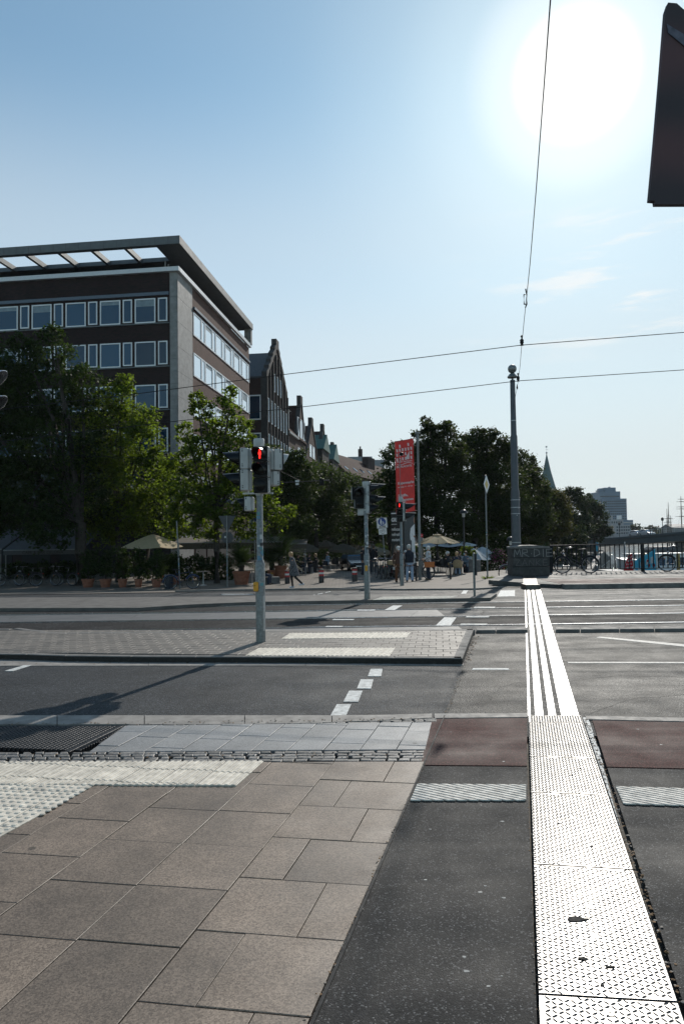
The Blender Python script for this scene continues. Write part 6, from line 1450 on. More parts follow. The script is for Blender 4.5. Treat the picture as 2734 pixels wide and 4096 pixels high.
    if hair:
        mb = MB(); mb.ball(hd+Vector((0, .014, .028)), (.103, .112, .092), 14, 10)
        mb.ball(hd+Vector((0, .055, -.02)), (.092, .07, .075+hair_len*.5), 12, 8)
        if hair_len > .05:
            for s in (-1, 1): mb.ball(hd+Vector((s*.075, .02, -.03)), (.034, .065, .06+hair_len*.3), 10, 6)
        mb.build('hair', hair, o, True)
    if mask: mb = MB(); mb.ball(hd+Vector((0, -.062, -.045)), (.062, .05, .05), 12, 8); mb.build('face_mask', mask, o, True)
    return o
GREY_H = M('hair_grey', (.42, .41, .39), .7, var=.3, scale=60); BLOND = M('hair_blond', (.40, .25, .12), .6, var=.3, scale=60); BROWN_H = M('hair_brown', (.06, .035, .02), .6, var=.3, scale=60); WHITE_H = M('hair_white', (.58, .56, .53), .7, var=.2, scale=60)
pat, pt2, pb2 = _nodes('patterned_coat'); vr = pt2.nodes.new('ShaderNodeTexVoronoi'); vr.inputs['Scale'].default_value = 17; pt2.links.new(pos(pt2), vr.inputs[0]); pt2.links.new(ramp(pt2, vr.outputs['Distance'], [(.34, (.012, .013, .02)), (.44, (.10, .105, .115))]), pb2.inputs[0]); pb2.inputs['Roughness'].default_value = .85
LEFT = -math.pi/2
person('woman with short blond hair striding left in a patterned knee length coat and white shoes', GT(1172, 2352), LEFT+.08, dict(
    pel=(0, 0, .93), che=(0, -.03, 1.29), nec=(0, -.07, 1.47), hd=(0, -.115, 1.62), sh=[(-.17, -.03, 1.41), (.17, -.03, 1.41)], el=[(-.22, .06, 1.15), (.21, -.02, 1.13)], wr=[(-.22, .0, .92), (.2, -.16, .94)],
    kn=[(-.08, -.07, .50), (.08, .13, .50)], an=[(-.08, -.02, .09), (.09, .44, .22)]), 1.66, None, cloth('black_leggings', (.014, .014, .016)), BLOND, .05, cloth('shoe_white', (.6, .6, .62)), coat=pat)
person('man in a dark quilted vest and pale blue jeans seen from behind at the kerb', GT(1638, 2328), math.pi-.15, dict(el=[(-.25, .0, 1.15), (.25, .0, 1.15)], wr=[(-.12, -.2, 1.05), (.12, -.2, 1.05)], hd=(0.02, -.015, 1.645), kn=[(-.11, -.01, .50), (.11, -.01, .50)], an=[(-.125, .03, .09), (.125, .03, .09)]), 1.80,
       cloth('vest_navy', (.012, .017, .03)), cloth('jeans_pale', (.30, .38, .50)), GREY_H, .02, vest=cloth('shirt_white', (.55, .57, .6)), bulk=1.12)
person('person in brown leather jacket and white mask half hidden by the pole before the banner', GT(1594, 2330), .25, dict(el=[(-.26, .02, 1.13), (.26, .02, 1.13)], wr=[(-.25, -.06, .89), (.25, -.06, .89)]), 1.74,
       cloth('leather_brown', (.075, .035, .024)), cloth('trousers_rust', (.12, .045, .02)), WHITE_H, .03, mask=MASKW)
wv_ = person('woman with short white hair in white jacket and dark jeans carrying an orange basket', GT(1713, 2321), LEFT+.1, dict(el=[(-.23, .06, 1.14), (.23, .05, 1.14)], wr=[(-.20, -.16, 1.09), (.19, -.19, 1.07)], kn=[(-.09, -.03, .50), (.09, .0, .50)], an=[(-.09, -.0, .09), (.1, .04, .09)]), 1.70,
       cloth('jacket_white', (.60, .60, .61)), cloth('jeans_dark', (.02, .026, .045)), WHITE_H, .04, cloth('shoe_tan', (.12, .09, .06)), mask=MASK_)
# basket carried on her arm
b_ = GT(1713, 2321); s_ = b_.y/FPX; bk = thing('basket', 'orange carrying basket hanging from the arm of the woman in white', 'basket', (AT(1716, 2255, b_.y-.28).x, b_.y-.30, AT(1716, 2269, b_.y-.28).z))
ORG = M('basket_orange', (.52, .16, .045), .75, var=.15, scale=30, bmp=.4); w, h_ = 40*s_, 21*s_
mb = MB(); mb.add([(-w*.44, -.1, 0), (w*.44, -.1, 0), (w*.44, .12, 0), (-w*.44, .12, 0), (-w/2, -.13, h_), (w/2, -.13, h_), (w/2, .15, h_), (-w/2, .15, h_), (-w/2+.02, -.11, h_), (w/2-.02, -.11, h_), (w/2-.02, .13, h_), (-w/2+.02, .13, h_), (-w*.42, -.08, .04), (w*.42, -.08, .04), (w*.42, .1, .04), (-w*.42, .1, .04)], [(3, 2, 1, 0), (0, 1, 5, 4), (1, 2, 6, 5), (2, 3, 7, 6), (3, 0, 4, 7), (4, 5, 9, 8), (5, 6, 10, 9), (6, 7, 11, 10), (7, 4, 8, 11), (8, 9, 13, 12), (9, 10, 14, 13), (10, 11, 15, 14), (11, 8, 12, 15), (12, 13, 14, 15)]); mb.build('basket_body', ORG, bk)
mb = MB(); mb.tube([(-w*.48, 0, h_-.02), (-w*.3, 0, h_+.16), (0, 0, h_+.22), (w*.3, 0, h_+.16), (w*.48, 0, h_-.02)], .013, 6)
for u in (-.32, -.05, .25): mb.bevbox((w*u, -.05, h_+.01), (.06, .1, .06), .008)
mb.build('handle', DKM, bk)
DKJ = cloth('jacket_black', (.012, .013, .016)); GRT = cloth('trousers_grey', (.085, .085, .09)); DKJN = cloth('jeans_navy', (.02, .028, .05))
def at_d(x, yb, Y): q = AT(x, yb, Y); return Vector((q.x, Y, zt(q.x, Y)))
person('man in a black jacket and grey trousers standing right of the second traffic light pole', GT(1495, 2296), math.pi-.6, dict(wr=[(-.12, -.16, 1.02), (.12, -.16, 1.02)]), 1.76, DKJ, GRT, BROWN_H, .02, cloth('shoe_light', (.3, .3, .3)), skin=SKIN2)
person('taller person in dark clothes standing behind the second traffic light pole', GT(1478, 2296)+Vector((0, .4, 0)), .8, None, 1.84, DKJ, DKJN, BROWN_H, .02)
person('person in dark jeans left of the second traffic light pole', GT(1452, 2299), 1.2, None, 1.72, DKJ, DKJN, BROWN_H, .03)
# ---- cafe chairs, tables and guests
WICK = M('wicker', (.34, .24, .13), .7, var=.35, scale=40, bmp=.6, bscale=60)
def chair(label, loc, rz, mat=None, group='wicker cafe chairs'):
    o = thing('cafe_chair', label, 'chair', loc, rz, group); m_ = mat or WICK     # faces -y
    mb = MB(); mb.lathe([(.001, .43), (.22, .43), (.235, .45), (.22, .47), (.001, .475)], 16); mb.build('seat', m_, o, True)
    mb = MB(); n = 12; vs = []
    for rr in (.26, .235):
        for z in (.47, .62, .78, .90):
            for k in range(n+1): a = math.radians(-10+200*k/n); zz = z-(.20*(1-math.sin(max(a, 0)))*(z-.47)/.43 if z > .47 else 0); vs.append((rr*math.cos(a), rr*math.sin(a)+.06*(z-.47), zz))
    m = n+1; fs = []
    for j in range(3):
        for k in range(n): fs += [(j*m+k, j*m+k+1, (j+1)*m+k+1, (j+1)*m+k), (4*m+j*m+k, 4*m+(j+1)*m+k, 4*m+(j+1)*m+k+1, 4*m+j*m+k+1)]
    for k in range(n): fs.append((3*m+k, 3*m+k+1, 7*m+k+1, 7*m+k))
    mb.add(vs, fs); mb.build('backrest', m_, o, True)
    for sx, sy in ((-1, -1), (1, -1), (-1, 1), (1, 1)): mb = MB(); mb.tube([(sx*.15, sy*.15, .43), (sx*.2, sy*.21, 0)], [.018, .014], 7); mb.build('leg', m_, o)
    return o
def table(label, loc, group='cafe tables', r=.36):
    o = thing('cafe_table', label, 'table', loc, 0, group); mb = MB(); mb.lathe([(.001, .72), (r, .72), (r, .75), (.001, .752)], 20); mb.build('tabletop', M('table_top', (.16, .13, .1), .4), o, True)
    mb = MB(); mb.lathe([(.03, .0), (.025, .72)], 8); mb.build('column', GALV2, o); mb = MB(); mb.lathe([(.2, 0), (.19, .03), (.03, .06), (.001, .06)], 14); mb.build('foot', GALV2, o, True); return o
NAVY = cloth('pullover_navy', (.016, .024, .045)); gy = 37.2
def seated(label, x, yb, Y, rz, top, low, hair, hl, chair_label=None, cm_=None, h=1.75, group=None, zb=None, skin=SKIN, mask=None):
    q = at_d(x, yb, Y); 
    if zb is not None: q.z = zb
    p_ = person(label, q, rz, SIT, h, top, low, hair, hl, skin=skin, group=group, mask=mask)
    if chair_label: chair(chair_label, q+Vector((math.sin(-rz)*.12*-1, math.cos(rz)*.10, 0)), rz, cm_)
    return p_
seated('white haired guest in dark clothes seated in a wicker chair left of the planter group', 1795, 2290, 38.6, math.radians(60), DKJ, DKJN, WHITE_H, .03, 'wicker cafe chair of the white haired guest')
seated('guest in a navy pullover and pale jeans seen from behind in a round wicker chair', 1827, 2292, 37.6, math.radians(165), NAVY, cloth('jeans_pale', (.30, .38, .50)), BLOND, .04, 'round backed wicker cafe chair holding the guest in navy')
seated('brown haired guest in dark clothes behind the guest in navy', 1842, 2290, 39.2, math.radians(100), DKJ, DKJN, BROWN_H, .04)
seated('guest turned left with brown hair and blue mask next to the planter', 1858, 2290, 38.4, math.radians(-70), cloth('shirt_steel', (.10, .14, .18)), DKJN, BROWN_H, .03, mask=MASK_)
table('small cafe table between the guests by the planter', at_d(1846, 2290, 38.5)+Vector((0, 0, 0)))
BLKM = M('black_metal', (.018, .018, .018), .5, .3)
seated('person in a green top seated just right of the nearest traffic light pole', 1051, 2325, 36.0, math.radians(75), cloth('top_green', (.10, .20, .09)), DKJN, BROWN_H, .05, 'black cafe chair of the person in green', BLKM)
for i, (x, Y, a, lb) in enumerate(((1196, 46, 80, 'dim seated cafe guest in the shade, nearest the palms'), (1216, 48, -60, 'dim seated cafe guest facing left in deep shade'), (1240, 47, 110, 'dim seated cafe guest with reddish hair in the shade'), (1258, 46, -80, 'dim seated cafe guest leaning back beside the small pot'), (1306, 48, -70, 'seated cafe guest in pale blue shirt behind the first bollard'))):
    seated(lb, x, 2292, Y, math.radians(a), [DKJ, GRT, NAVY, DKJ, cloth('shirt_blue', (.2, .3, .42))][i], DKJN, [BROWN_H, GREY_H, BROWN_H, BLOND, BROWN_H][i], .04, 'black cafe chair under ' + lb.replace('dim ', ''), BLKM)
for x, Y, lb in ((1206, 46.6, 'dark cafe table between the guests nearest the palms'), (1249, 46.4, 'dark cafe table beside the small pot in the shade'), (1322, 48.5, 'dark cafe table behind the first bollard')): table(lb, at_d(x, 2292, Y))
table('small bistro table with steel column left of the give way sign backs', at_d(813, 2332, 36.0)); table('small bistro table behind the first palm pot', at_d(1008, 2330, 36.5))
for x, Y, a, lb in ((1735, 39.5, 30, 'dark bistro chair under the beige parasol, left of its pole'), (1765, 39.0, -40, 'dark bistro chair under the beige parasol, right of its pole'), (1748, 41.2, 180, 'dark bistro chair behind the parasol pole'), (1340, 48, 200, 'grey green bistro chair behind the first bollard')): chair(lb, at_d(x, 2292, Y), math.radians(a), BLKM, 'dark bistro chairs')
table('dark bistro table under the beige parasol', at_d(1750, 2292, 39.9))
# ================================================================ bicycles
FB = M('bike_black', (.014, .014, .016), .3, .2, coat=.4); TYRE = M('tyre', (.012, .012, .012), .85); CHR = M('chrome', (.34, .34, .36), .3, .95); SADL = M('saddle', (.02, .018, .016), .6); RFL = M('reflector_red', (.45, .02, .02), .3); ORR = M('reflector_orange', (.7, .22, .02), .3)
def bicycle(label, loc, rz, mat=FB, step=True, lean=0.0, group='parked bicycles', basket=False, steer=.0):
    o = thing('bicycle', label, 'bicycle', loc, rz, group); o.rotation_euler = (lean, 0, rz)     # forward = +x
    A_, B_ = Vector((-.53, 0, .345)), Vector((.56, 0, .345)); bb = Vector((-.08, 0, .29)); st = Vector((-.25, 0, .80)); hd_t, hd_b = Vector((.36, 0, .90)), Vector((.41, 0, .72))
    for c in (A_, B_):
        mb = MB(); mb.tube([c+Vector((.325*math.cos(a), 0, .325*math.sin(a))) for a in [2*math.pi*k/28 for k in range(29)]], .020, 8, False); w_ = mb.build('wheel', TYRE, o, True)
        mb = MB(); mb.tube([c+Vector((.302*math.cos(a), 0, .302*math.sin(a))) for a in [2*math.pi*k/28 for k in range(29)]], .010, 6, False)
        for k in range(20): a = 2*math.pi*k/20; mb.tube([c+Vector((.02*math.cos(a+.6), .02*(-1)**k, .02*math.sin(a+.6))), c+Vector((.30*math.cos(a), 0, .30*math.sin(a)))], .0018, 3)
        mb.tube([c-Vector((0, .05, 0)), c+Vector((0, .05, 0))], .022, 8); mb.build('rim', CHR, w_, True)
        mb = MB(); mb.tube([c+Vector((.362*math.cos(a), 0, .362*math.sin(a))) for a in [math.radians(x) for x in range(20 if c.x < 0 else 35, 190 if c.x < 0 else 160, 10)]], .022, 6); mb.build('mudguard', mat, o, True)
    mb = MB(); T_ = lambda p0, p1, r=.016: mb.tube([p0, p1], r, 8)
    T_(bb, st); T_(hd_t, hd_b, .02)
    if step: mb.tube([hd_b+Vector((-.01, 0, .02)), Vector((.22, 0, .48)), Vector((.05, 0, .36)), bb], .018, 8); mb.tube([hd_t.lerp(hd_b, .5), Vector((.15, 0, .58)), bb.lerp(st, .25)], .013, 8)
    else: T_(hd_b, bb, .018); T_(hd_t.lerp(hd_b, .3), st.lerp(bb, .1))
    for s in (-1, 1): T_(bb+Vector((0, s*.04, 0)), A_+Vector((0, s*.055, 0)), .010); T_(st.lerp(bb, .15), A_+Vector((0, s*.055, 0)), .009)
    mb.build('frame', mat, o, True)
    mb = MB(); 
    for s in (-1, 1): mb.tube([hd_b+Vector((.01, 0, -.02)), hd_b+Vector((.02, s*.05, -.06)), B_+Vector((-.02, s*.055, .12)), B_+Vector((0, s*.055, 0))], .012, 6)
    mb.build('fork', mat, o, True)
    mb = MB(); mb.tube([hd_t, hd_t+Vector((-.03, 0, .12)), hd_t+Vector((.02, 0, .15))], .012, 6); mb.tube([(.18, -.30, 1.03), (.30, -.28, 1.06), (.38, -.12, 1.05), (.38, .12, 1.05), (.30, .28, 1.06), (.18, .30, 1.03)], .012, 8); hb2 = mb.build('handlebar', CHR, o, True)
    mb = MB(); 
    for s in (-1, 1): mb.tube([(.12, s*.305, 1.015), (.24, s*.29, 1.045)], .018, 8)
    mb.build('grips', BLACK, hb2)
    mb = MB(); mb.ball((-.30, 0, .97), (.13, .085, .035), 12, 6); mb.ball((-.17, 0, .965), (.12, .03, .028), 10, 6); s_2 = mb.build('saddle', SADL, o, True); mb = MB(); mb.tube([st, st+Vector((-.03, 0, .16))], .014, 8); mb.build('seat_post', CHR, s_2)
    mb = MB(); mb.tube([bb+Vector((.095*math.cos(a), .05, .095*math.sin(a))) for a in [2*math.pi*k/16 for k in range(17)]], .006, 5, False); mb.tube([bb+Vector((0, -.06, 0)), bb+Vector((.12, -.07, -.11))], .011, 6); mb.tube([bb+Vector((0, .06, 0)), bb+Vector((-.12, .07, .11))], .011, 6); mb.box(bb+Vector((.12, -.12, -.11)), (.09, .09, .02)); mb.box(bb+Vector((-.12, .12, .11)), (.09, .09, .02)); mb.tube([bb+Vector((0, .05, .09)), A_+Vector((0, .05, .035))], .006, 4); mb.tube([bb+Vector((0, .05, -.09)), A_+Vector((0, .05, -.035))], .006, 4); mb.build('crank', BLKM, o)
    mb = MB(); 
    for s in (-1, 1): mb.tube([(-.28, s*.06, .74), (-.84, s*.07, .75)], .008, 6); mb.tube([(-.72, s*.065, .75), A_+Vector((0, s*.06, 0))], .007, 6)
    for k in range(5): mb.tube([(-.4-k*.1, -.065, .745), (-.4-k*.1, .065, .745)], .006, 5)
    mb.build('carrier', BLKM, o); mb = MB(); mb.box((-.885, 0, .66), (.02, .06, .05)); mb.build('rear_reflector', RFL, o)
    mb = MB(); mb.ball((.50, 0, .80), (.05, .045, .045), 10, 6); mb.build('headlight', CHR, o, True); mb = MB(); mb.box((B_.x+.08, .03, .345+.2), (.03, .01, .04)); mb.build('spoke_reflector', ORR, o)
    if basket: mb = MB(); mb.bevbox((-.62, 0, .87), (.40, .30, .22), .02); mb.build('basket', WICK, o)
    mb = MB(); mb.tube([(-.2, .06, .3), (-.28, .2, .01)], .009, 6); mb.build('kickstand', BLKM, o)
    return o
bz_ = bz+.002
q = AT(2306, 2295, 27.6); bicycle('black step-through bicycle parked along the bridge railing, whole in view', (q.x, 27.6, bz_), math.pi-.10, FB, True, .06)
q = AT(2712, 2281, 27.9); bicycle('black bicycle cut off by the right edge in front of the railing', (q.x+.10, 27.8, bz_), math.pi-.28, FB, False, .06)
q = AT(2030, 2296, 28.6); bicycle('silver bicycle poking out from behind the graffiti block', (q.x+.55, 28.9, zt(q.x, 28.6)+.03), math.pi-.5, M('bike_silver', (.32, .33, .35), .3, .6), True, .05)
q = GT(745, 2357); bicycle('blue bicycle leaning at the bare signpost beside the litter bin', (q.x-.25, q.y+.1, q.z), .12, M('bike_blue', (.02, .05, .14), .3, .2, coat=.4), False, .10)
g0 = GT(1540, 2318)
for i, (dx, dy, a, lb, mt) in enumerate(((-.30, .0, 100, 'leftmost bicycle of the cluster at the foot of the zone sign', FB), (-.06, .15, 96, 'second bicycle of the cluster at the zone sign, with bare carrier', M('bike_green', (.02, .05, .035), .3)), (.15, .1, 92, 'third bicycle of the cluster at the zone sign', M('bike_grey', (.10, .10, .11), .3)), (.36, .25, 86, 'right bicycle of the cluster beside the scooter', M('bike_red', (.16, .02, .02), .3)))):
    bicycle(lb, (g0.x+dx, g0.y+.75+dy, zt(g0.x, g0.y+.7)+.01), math.radians(a), mt, i % 2 == 0, .06+.05*i, 'bicycles clustered at the zone sign', basket=(i == 3))
q = GT(1690, 2318); bicycle('dark bicycle leaning behind the flagpole and the thin bollard', (q.x-.15, q.y+.45, q.z), math.radians(150), FB, True, .12)
q = GT(1622, 2322); bicycle('dark bicycle with wicker basket half hidden behind the man in the vest', (q.x, q.y+1.1, q.z), math.radians(10), FB, True, .05, basket=True)
for i, (x, a, lb) in enumerate(((22, 10, 'dim bicycle with red rear light in the shade at the left edge'), (95, 170, 'dim bicycle in the shade, second from the left edge'), (170, 15, 'dim bicycle in the shade left of the thick trunk'), (240, 165, 'dim bicycle in the shade next to the thick trunk'))):
    q = GT(x, 2347); bicycle(lb, (q.x, q.y+.5, zt(q.x, q.y+.5)+.01), math.radians(a), FB, i % 2 == 0, .05, 'bicycles in the shade before the cafe')
# litter bin
b_ = GT(675, 2357); s_ = b_.y/FPX; o = thing('litter_bin', 'dark cylindrical litter bin beside the potted hedge', 'litter bin', b_); h_ = 58*s_; r_ = 17.5*s_
mb = MB(); mb.lathe([(r_*.9, 0), (r_*.95, .03), (r_, h_-.08)], 20); mb.build('drum', M('bin_dark', (.035, .04, .05), .5, .2, bmp=.1), o, True); mb = MB(); mb.lathe([(r_*1.03, h_-.08), (r_*1.05, h_-.01), (r_*.9, h_), (.001, h_)], 20); mb.build('lid', M('bin_lid', (.16, .17, .18), .4, .4), o, True)
# parked car in the shade and a scooter
def car(label, loc, rz, mat, sc_=1.0):
    o = thing('parked_car', label, 'car', loc, rz); o.scale = (sc_,)*3        # front faces -y
    prof = [(-1.85, .30), (-1.88, .55), (-1.78, .72), (-1.0, .90), (-.45, 1.38), (.15, 1.47), (1.1, 1.42), (1.72, 1.0), (1.80, .6), (1.75, .30)]
    mb = MB(); n = len(prof); vs = []
    for x, k in ((-.80, .90), (-.72, 1.0), (.72, 1.0), (.80, .90)):
        for y, z in prof: vs.append((x*(1-.16*max(0, z-.9)/.5), y*(.985 if k < 1 else 1), .30+(z-.30)*(.97 if k < 1 else 1)))
    mb.add(vs, [tuple(range(n)), tuple(range(4*n-1, 3*n-1, -1))]+[(j*n+i, (j+1)*n+i, (j+1)*n+(i+1) % n, j*n+(i+1) % n) for j in range(3) for i in range(n)]); mb.build('body', mat, o)
    mb = MB(); mb.add([(-.64, -.955, .935), (.64, -.955, .935), (.58, -.48, 1.355), (-.58, -.48, 1.355)], [(0, 1, 2, 3)]); mb.build('windscreen', GLASS, o)
    for s in (-1, 1):
        mb = MB(); mb.prism([Vector((s*.735, -.80, .98)), Vector((s*.66, -.42, 1.34)), Vector((s*.65, .2, 1.40)), Vector((s*.66, 1.0, 1.36)), Vector((s*.74, 1.3, 1.0))], (s*.03, 0, 0)); mb.build('side_window', GLASS, o)
        mb = MB(); mb.ball((s*.60, -1.80, .66), (.15, .09, .085), 12, 8); mb.build('headlight', CHR, o, True)
        mb = MB(); mb.bevbox((s*.90, -.62, 1.0), (.16, .1, .12), .02); mb.build('mirror', mat, o)
    for x, y in ((-.72, -1.2), (.72, -1.2), (-.72, 1.2), (.72, 1.2)):
        mb = MB(); mb.lathe([(.19, -.1), (.30, -.1), (.31, 0), (.30, .1), (.19, .1)], 18, (x, y, .31), Matrix.Rotation(math.pi/2, 3, 'Y')); w_ = mb.build('wheel', TYRE, o, True); mb = MB(); mb.lathe([(.001, -.102), (.19, -.102), (.19, .102), (.001, .102)], 14, (x, y, .31), Matrix.Rotation(math.pi/2, 3, 'Y')); mb.build('rim', CHR, w_)
    mb = MB(); mb.bevbox((0, -1.885, .42), (.5, .02, .11), .004); mb.build('number_plate', WHITE, o); mb = MB(); mb.bevbox((0, -1.86, .6), (.7, .03, .08), .01); mb.build('grille', BLACK, o); return o
q = at_d(1412, 2290, 47.0); car('black small car parked in the shade between the bollard and the second traffic light', q, .25, M('car_black', (.012, .012, .014), .2, .3, coat=.8), .78)
def scooter(label, loc, rz):
    o = thing('motor_scooter', label, 'scooter', loc, rz); SB = M('scooter_black', (.015, .015, .018), .25, coat=.6)      # rear faces -y
    mb = MB(); mb.bevbox((0, -.35, .62), (.30, .75, .32), .07); mb.bevbox((0, .15, .3), (.3, .6, .12), .03); mb.bevbox((0, .52, .65), (.36, .12, .75), .04); mb.build('body', SB, o)
    mb = MB(); mb.ball((0, -.35, .83), (.16, .40, .07), 12, 6); mb.build('seat', SADL, o, True)
    for y in (-.6, .66): mb = MB(); mb.lathe([(.1, -.05), (.2, -.055), (.22, 0), (.2, .055), (.1, .05)], 16, (0, y, .22), Matrix.Rotation(math.pi/2, 3, 'Y')); mb.build('wheel', TYRE, o, True)
    mb = MB(); mb.tube([(0, .5, .9), (0, .45, 1.08)], .025, 6); mb.tube([(-.32, .40, 1.1), (.32, .40, 1.1)], .018, 6); 
    for s in (-1, 1): mb.tube([(s*.25, .42, 1.1), (s*.3, .44, 1.28)], .008, 5); mb.ball((s*.3, .44, 1.3), (.06, .02, .04), 8, 5)
    mb.build('handlebar', BLKM, o); mb = MB(); mb.box((0, -.80, .56), (.22, .012, .2)); mb.build('number_plate', WHITE, o); mb = MB(); mb.bevbox((0, -.74, .74), (.2, .05, .06), .01); mb.build('tail_light', RFL, o); mb = MB(); mb.bevbox((0, -.62, 1.0), (.36, .32, .28), .06); mb.build('top_box', SB, o)
scooter('black motor scooter with white plate between the bicycle cluster and the person in brown', Vector((GT(1574, 2318).x, GT(1574, 2318).y+1.2, zt(3, GT(1574, 2318).y+1.2))), .12)
# ================================================================ block, railing and the river view
xa, xb = AT(2051, 2300, 26.6).x, AT(2198, 2300, 26.6).x; gbk = thing('graffiti_block', 'dark weathered stone block chalked with large pale graffiti at the end of the railing', 'stone block', ((xa+xb)/2, 26.6, bz))
wk = xb-xa; hk = AT(2120, 2181, 26.6).z-bz; DKS = M('dark_stone', (.055, .052, .05), .8, var=.4, scale=5, bmp=.5, bscale=30)
mb = MB()
for k in range(3): mb.bevbox((0, .45, hk*(.30*k+.15)), (wk-.012*(k == 1), .9, hk*.30-.012), .012)
mb.build('courses', DKS, gbk); mb = MB(); P_ = [Vector((-wk/2-.02, -.02, hk*.9)), Vector((wk/2+.02, -.02, hk*.9)), Vector((wk/2+.01, -.02, hk*.95)), Vector((wk*.2, -.02, hk*.995)), Vector((-wk*.2, -.02, hk*.995)), Vector((-wk/2-.01, -.02, hk*.95))]; mb.prism(P_[::-1], (0, .95, 0)); mb.build('cap', M('cap_stone', (.16, .15, .14), .7, var=.3, bmp=.3), gbk)
CHK = M('chalk', (.23, .225, .22), .8, var=.3, scale=30)
def strokes(root, s, x0, z0, w, h, gap, wd, y=-.004):
    G_ = {'M': [[(0, 0), (.1, 1), (.45, .3), (.8, 1), (1, .05)]], 'R': [[(0, 0), (.05, 1), (.7, .95), (.75, .6), (.1, .5), (1, 0)]], '.': [[(.4, .4), (.55, .42)]], 'D': [[(0, 0), (.05, 1), (.7, .85), (.85, .35), (0, 0)]], 'I': [[(.5, 0), (.5, 1)]], 'E': [[(.9, 1), (.1, .95), (.1, .02), (1, .08)], [(.1, .5), (.85, .52)]], 'Z': [[(0, .95), (.9, 1), (.05, .05), (1, .02)]], 'A': [[(0, 0), (.45, 1), (.95, .02)], [(.2, .4), (.8, .4)]], 'N': [[(0, 0), (.1, .95), (.85, .05), (.95, 1)]], 'K': [[(.1, 0), (.1, 1)], [(.9, 1), (.15, .45), (1, 0)]]}
    mb = MB(); x = x0
    for c in s:
        if c == ' ': x += w*.5; continue
        cw = w*(.35 if c in '.I' else 1)
        for st in G_[c]:
            for a, b in zip(st, st[1:]):
                A_, B_ = Vector((x+a[0]*cw, y, z0+a[1]*h)), Vector((x+b[0]*cw, y, z0+b[1]*h)); d_ = (B_-A_).normalized(); n_ = Vector((-d_.z, 0, d_.x))*wd; A_ -= d_*wd*.6; B_ += d_*wd*.6; mb.prism([A_-n_, B_-n_, B_+n_, A_+n_], (0, .003, 0))
        x += cw+gap
    return mb
strokes(gbk, 'MR.DIE', -wk*.46, hk*.62, wk*.185, hk*.25, wk*.035, .014, -.004).build('graffiti', CHK, gbk)
strokes(gbk, 'ZANKE', -wk*.43, hk*.33, wk*.14, hk*.2, wk*.045, .010, -.004).build('graffiti', M('chalk_faint', (.12, .115, .11), .8, var=.4, scale=30), gbk)
# railing
rl0, rl1, ry = AT(2200, 2290, 28.5).x, 17.0, 28.5; rt = 1.12; rail = thing('railing', 'dark steel bridge railing with flat upright bars on the right', 'railing', (rl0, ry, bz)); RLM = M('railing_steel', (.02, .021, .023), .75, .0, var=.2, spec=.25); Lr = rl1-rl0; up = lambda x: rt+.012*x
mb = MB(); mb.tube([(0, 0, up(0)), (Lr, 0, up(Lr))], .034, 8); mb.build('handrail', RLM, rail, True)
mb = MB(); mb.box((Lr/2, 0, .13), (Lr, .05, .035)); mb.build('lower_rail', RLM, rail)
mb = MB(); n = int(Lr/.2)
for i in range(n): 
    x = .1+i*.2; t_ = up(x)-.02; mb.bx(x-.019, x+.019, -.012, .012, .148, t_)
mb.build('bars', RLM, rail)
for x in (.02, 3.85, 7.7): mb = MB(); mb.bx(x-.06, x+.06, -.05, .05, 0, up(x)-.02); mb.build('post', RLM, rail)
# flags behind the railing
FLB = fabric('flag_blue', (.10, .38, .52), .45); FLR = fabric('flag_red', (.42, .04, .05), .4); FLW = fabric('flag_white', (.7, .7, .7), .4)
def hang_flag(label, pts, Y, mat, sq=None, zb=-5.2):
    w_ = [AT(x, y, Y) for x, y in pts]; o = thing('flag', label, 'flag', (w_[0].x, Y, w_[0].z), 0, 'flags by the river'); L_ = [v-w_[0] for v in w_]
    N = 10; vs = []; a, b, c, d = L_        # a top-left b top-right c bottom-right d bottom-left
    for j in range(N+1):
        for i in range(N+1):
            u, v = i/N, j/N; q = a.lerp(b, u).lerp(d.lerp(c, u), v); q.y += .05*math.sin(u*8+v*3); vs.append(q)
    m = N+1; fs = [(j*m+i, j*m+i+1, (j+1)*m+i+1, (j+1)*m+i) for j in range(N) for i in range(N)]; mb = MB(); bk_ = [v+Vector((0, .008, 0)) for v in vs]; mb.add(vs+bk_, [tuple(reversed(f)) for f in fs]+[tuple(k+len(vs) for k in f) for f in fs]); mb.build('cloth', mat, o, True)
    if sq:
        for mt, cells, nm in sq:
            mb = MB()
            for u, v, du, dv in cells:
                Q = [a.lerp(b, uu).lerp(d.lerp(c, uu), vv)+Vector((0, .05*math.sin(uu*8+vv*3)-.02, 0)) for uu, vv in ((u, v), (u+du, v), (u+du, v+dv), (u, v+dv))]; mb.prism(Q, (0, .004, 0))
            mb.build(nm, mt, o)
    mb = MB(); mb.tube([b+Vector((.02, 0, .05)), c+Vector((.02, 0, 0)), Vector((c.x+.02, 0, zb-w_[0].z))], .022, 6); mb.build('staff', GALV2, o); return o
hang_flag('large light blue flag with red and white squares behind the railing', [(2538, 2244), (2620, 2196), (2622, 2283), (2541, 2284)], 31.0, FLB, [(FLW, [(.23, .35, .18, .3), (.5, .3, .16, .32), (.76, .30, .16, .32), (.1, .75, .15, .2)], 'white_squares'), (FLR, [(.27, .42, .10, .14), (.54, .34, .08, .14), (.8, .34, .08, .14), (.62, .62, .12, .16), (.84, .66, .1, .14)], 'red_squares')])
hang_flag('crumpled red and white checked flag left of the blue one behind the railing', [(2512, 2222), (2528, 2212), (2530, 2286), (2492, 2286)], 31.4, FLR, [(FLW, [(.1+.22*i+.1*(j % 2), .12+.2*j, .1, .1) for i in range(4) for j in range(4)], 'white_checks')])
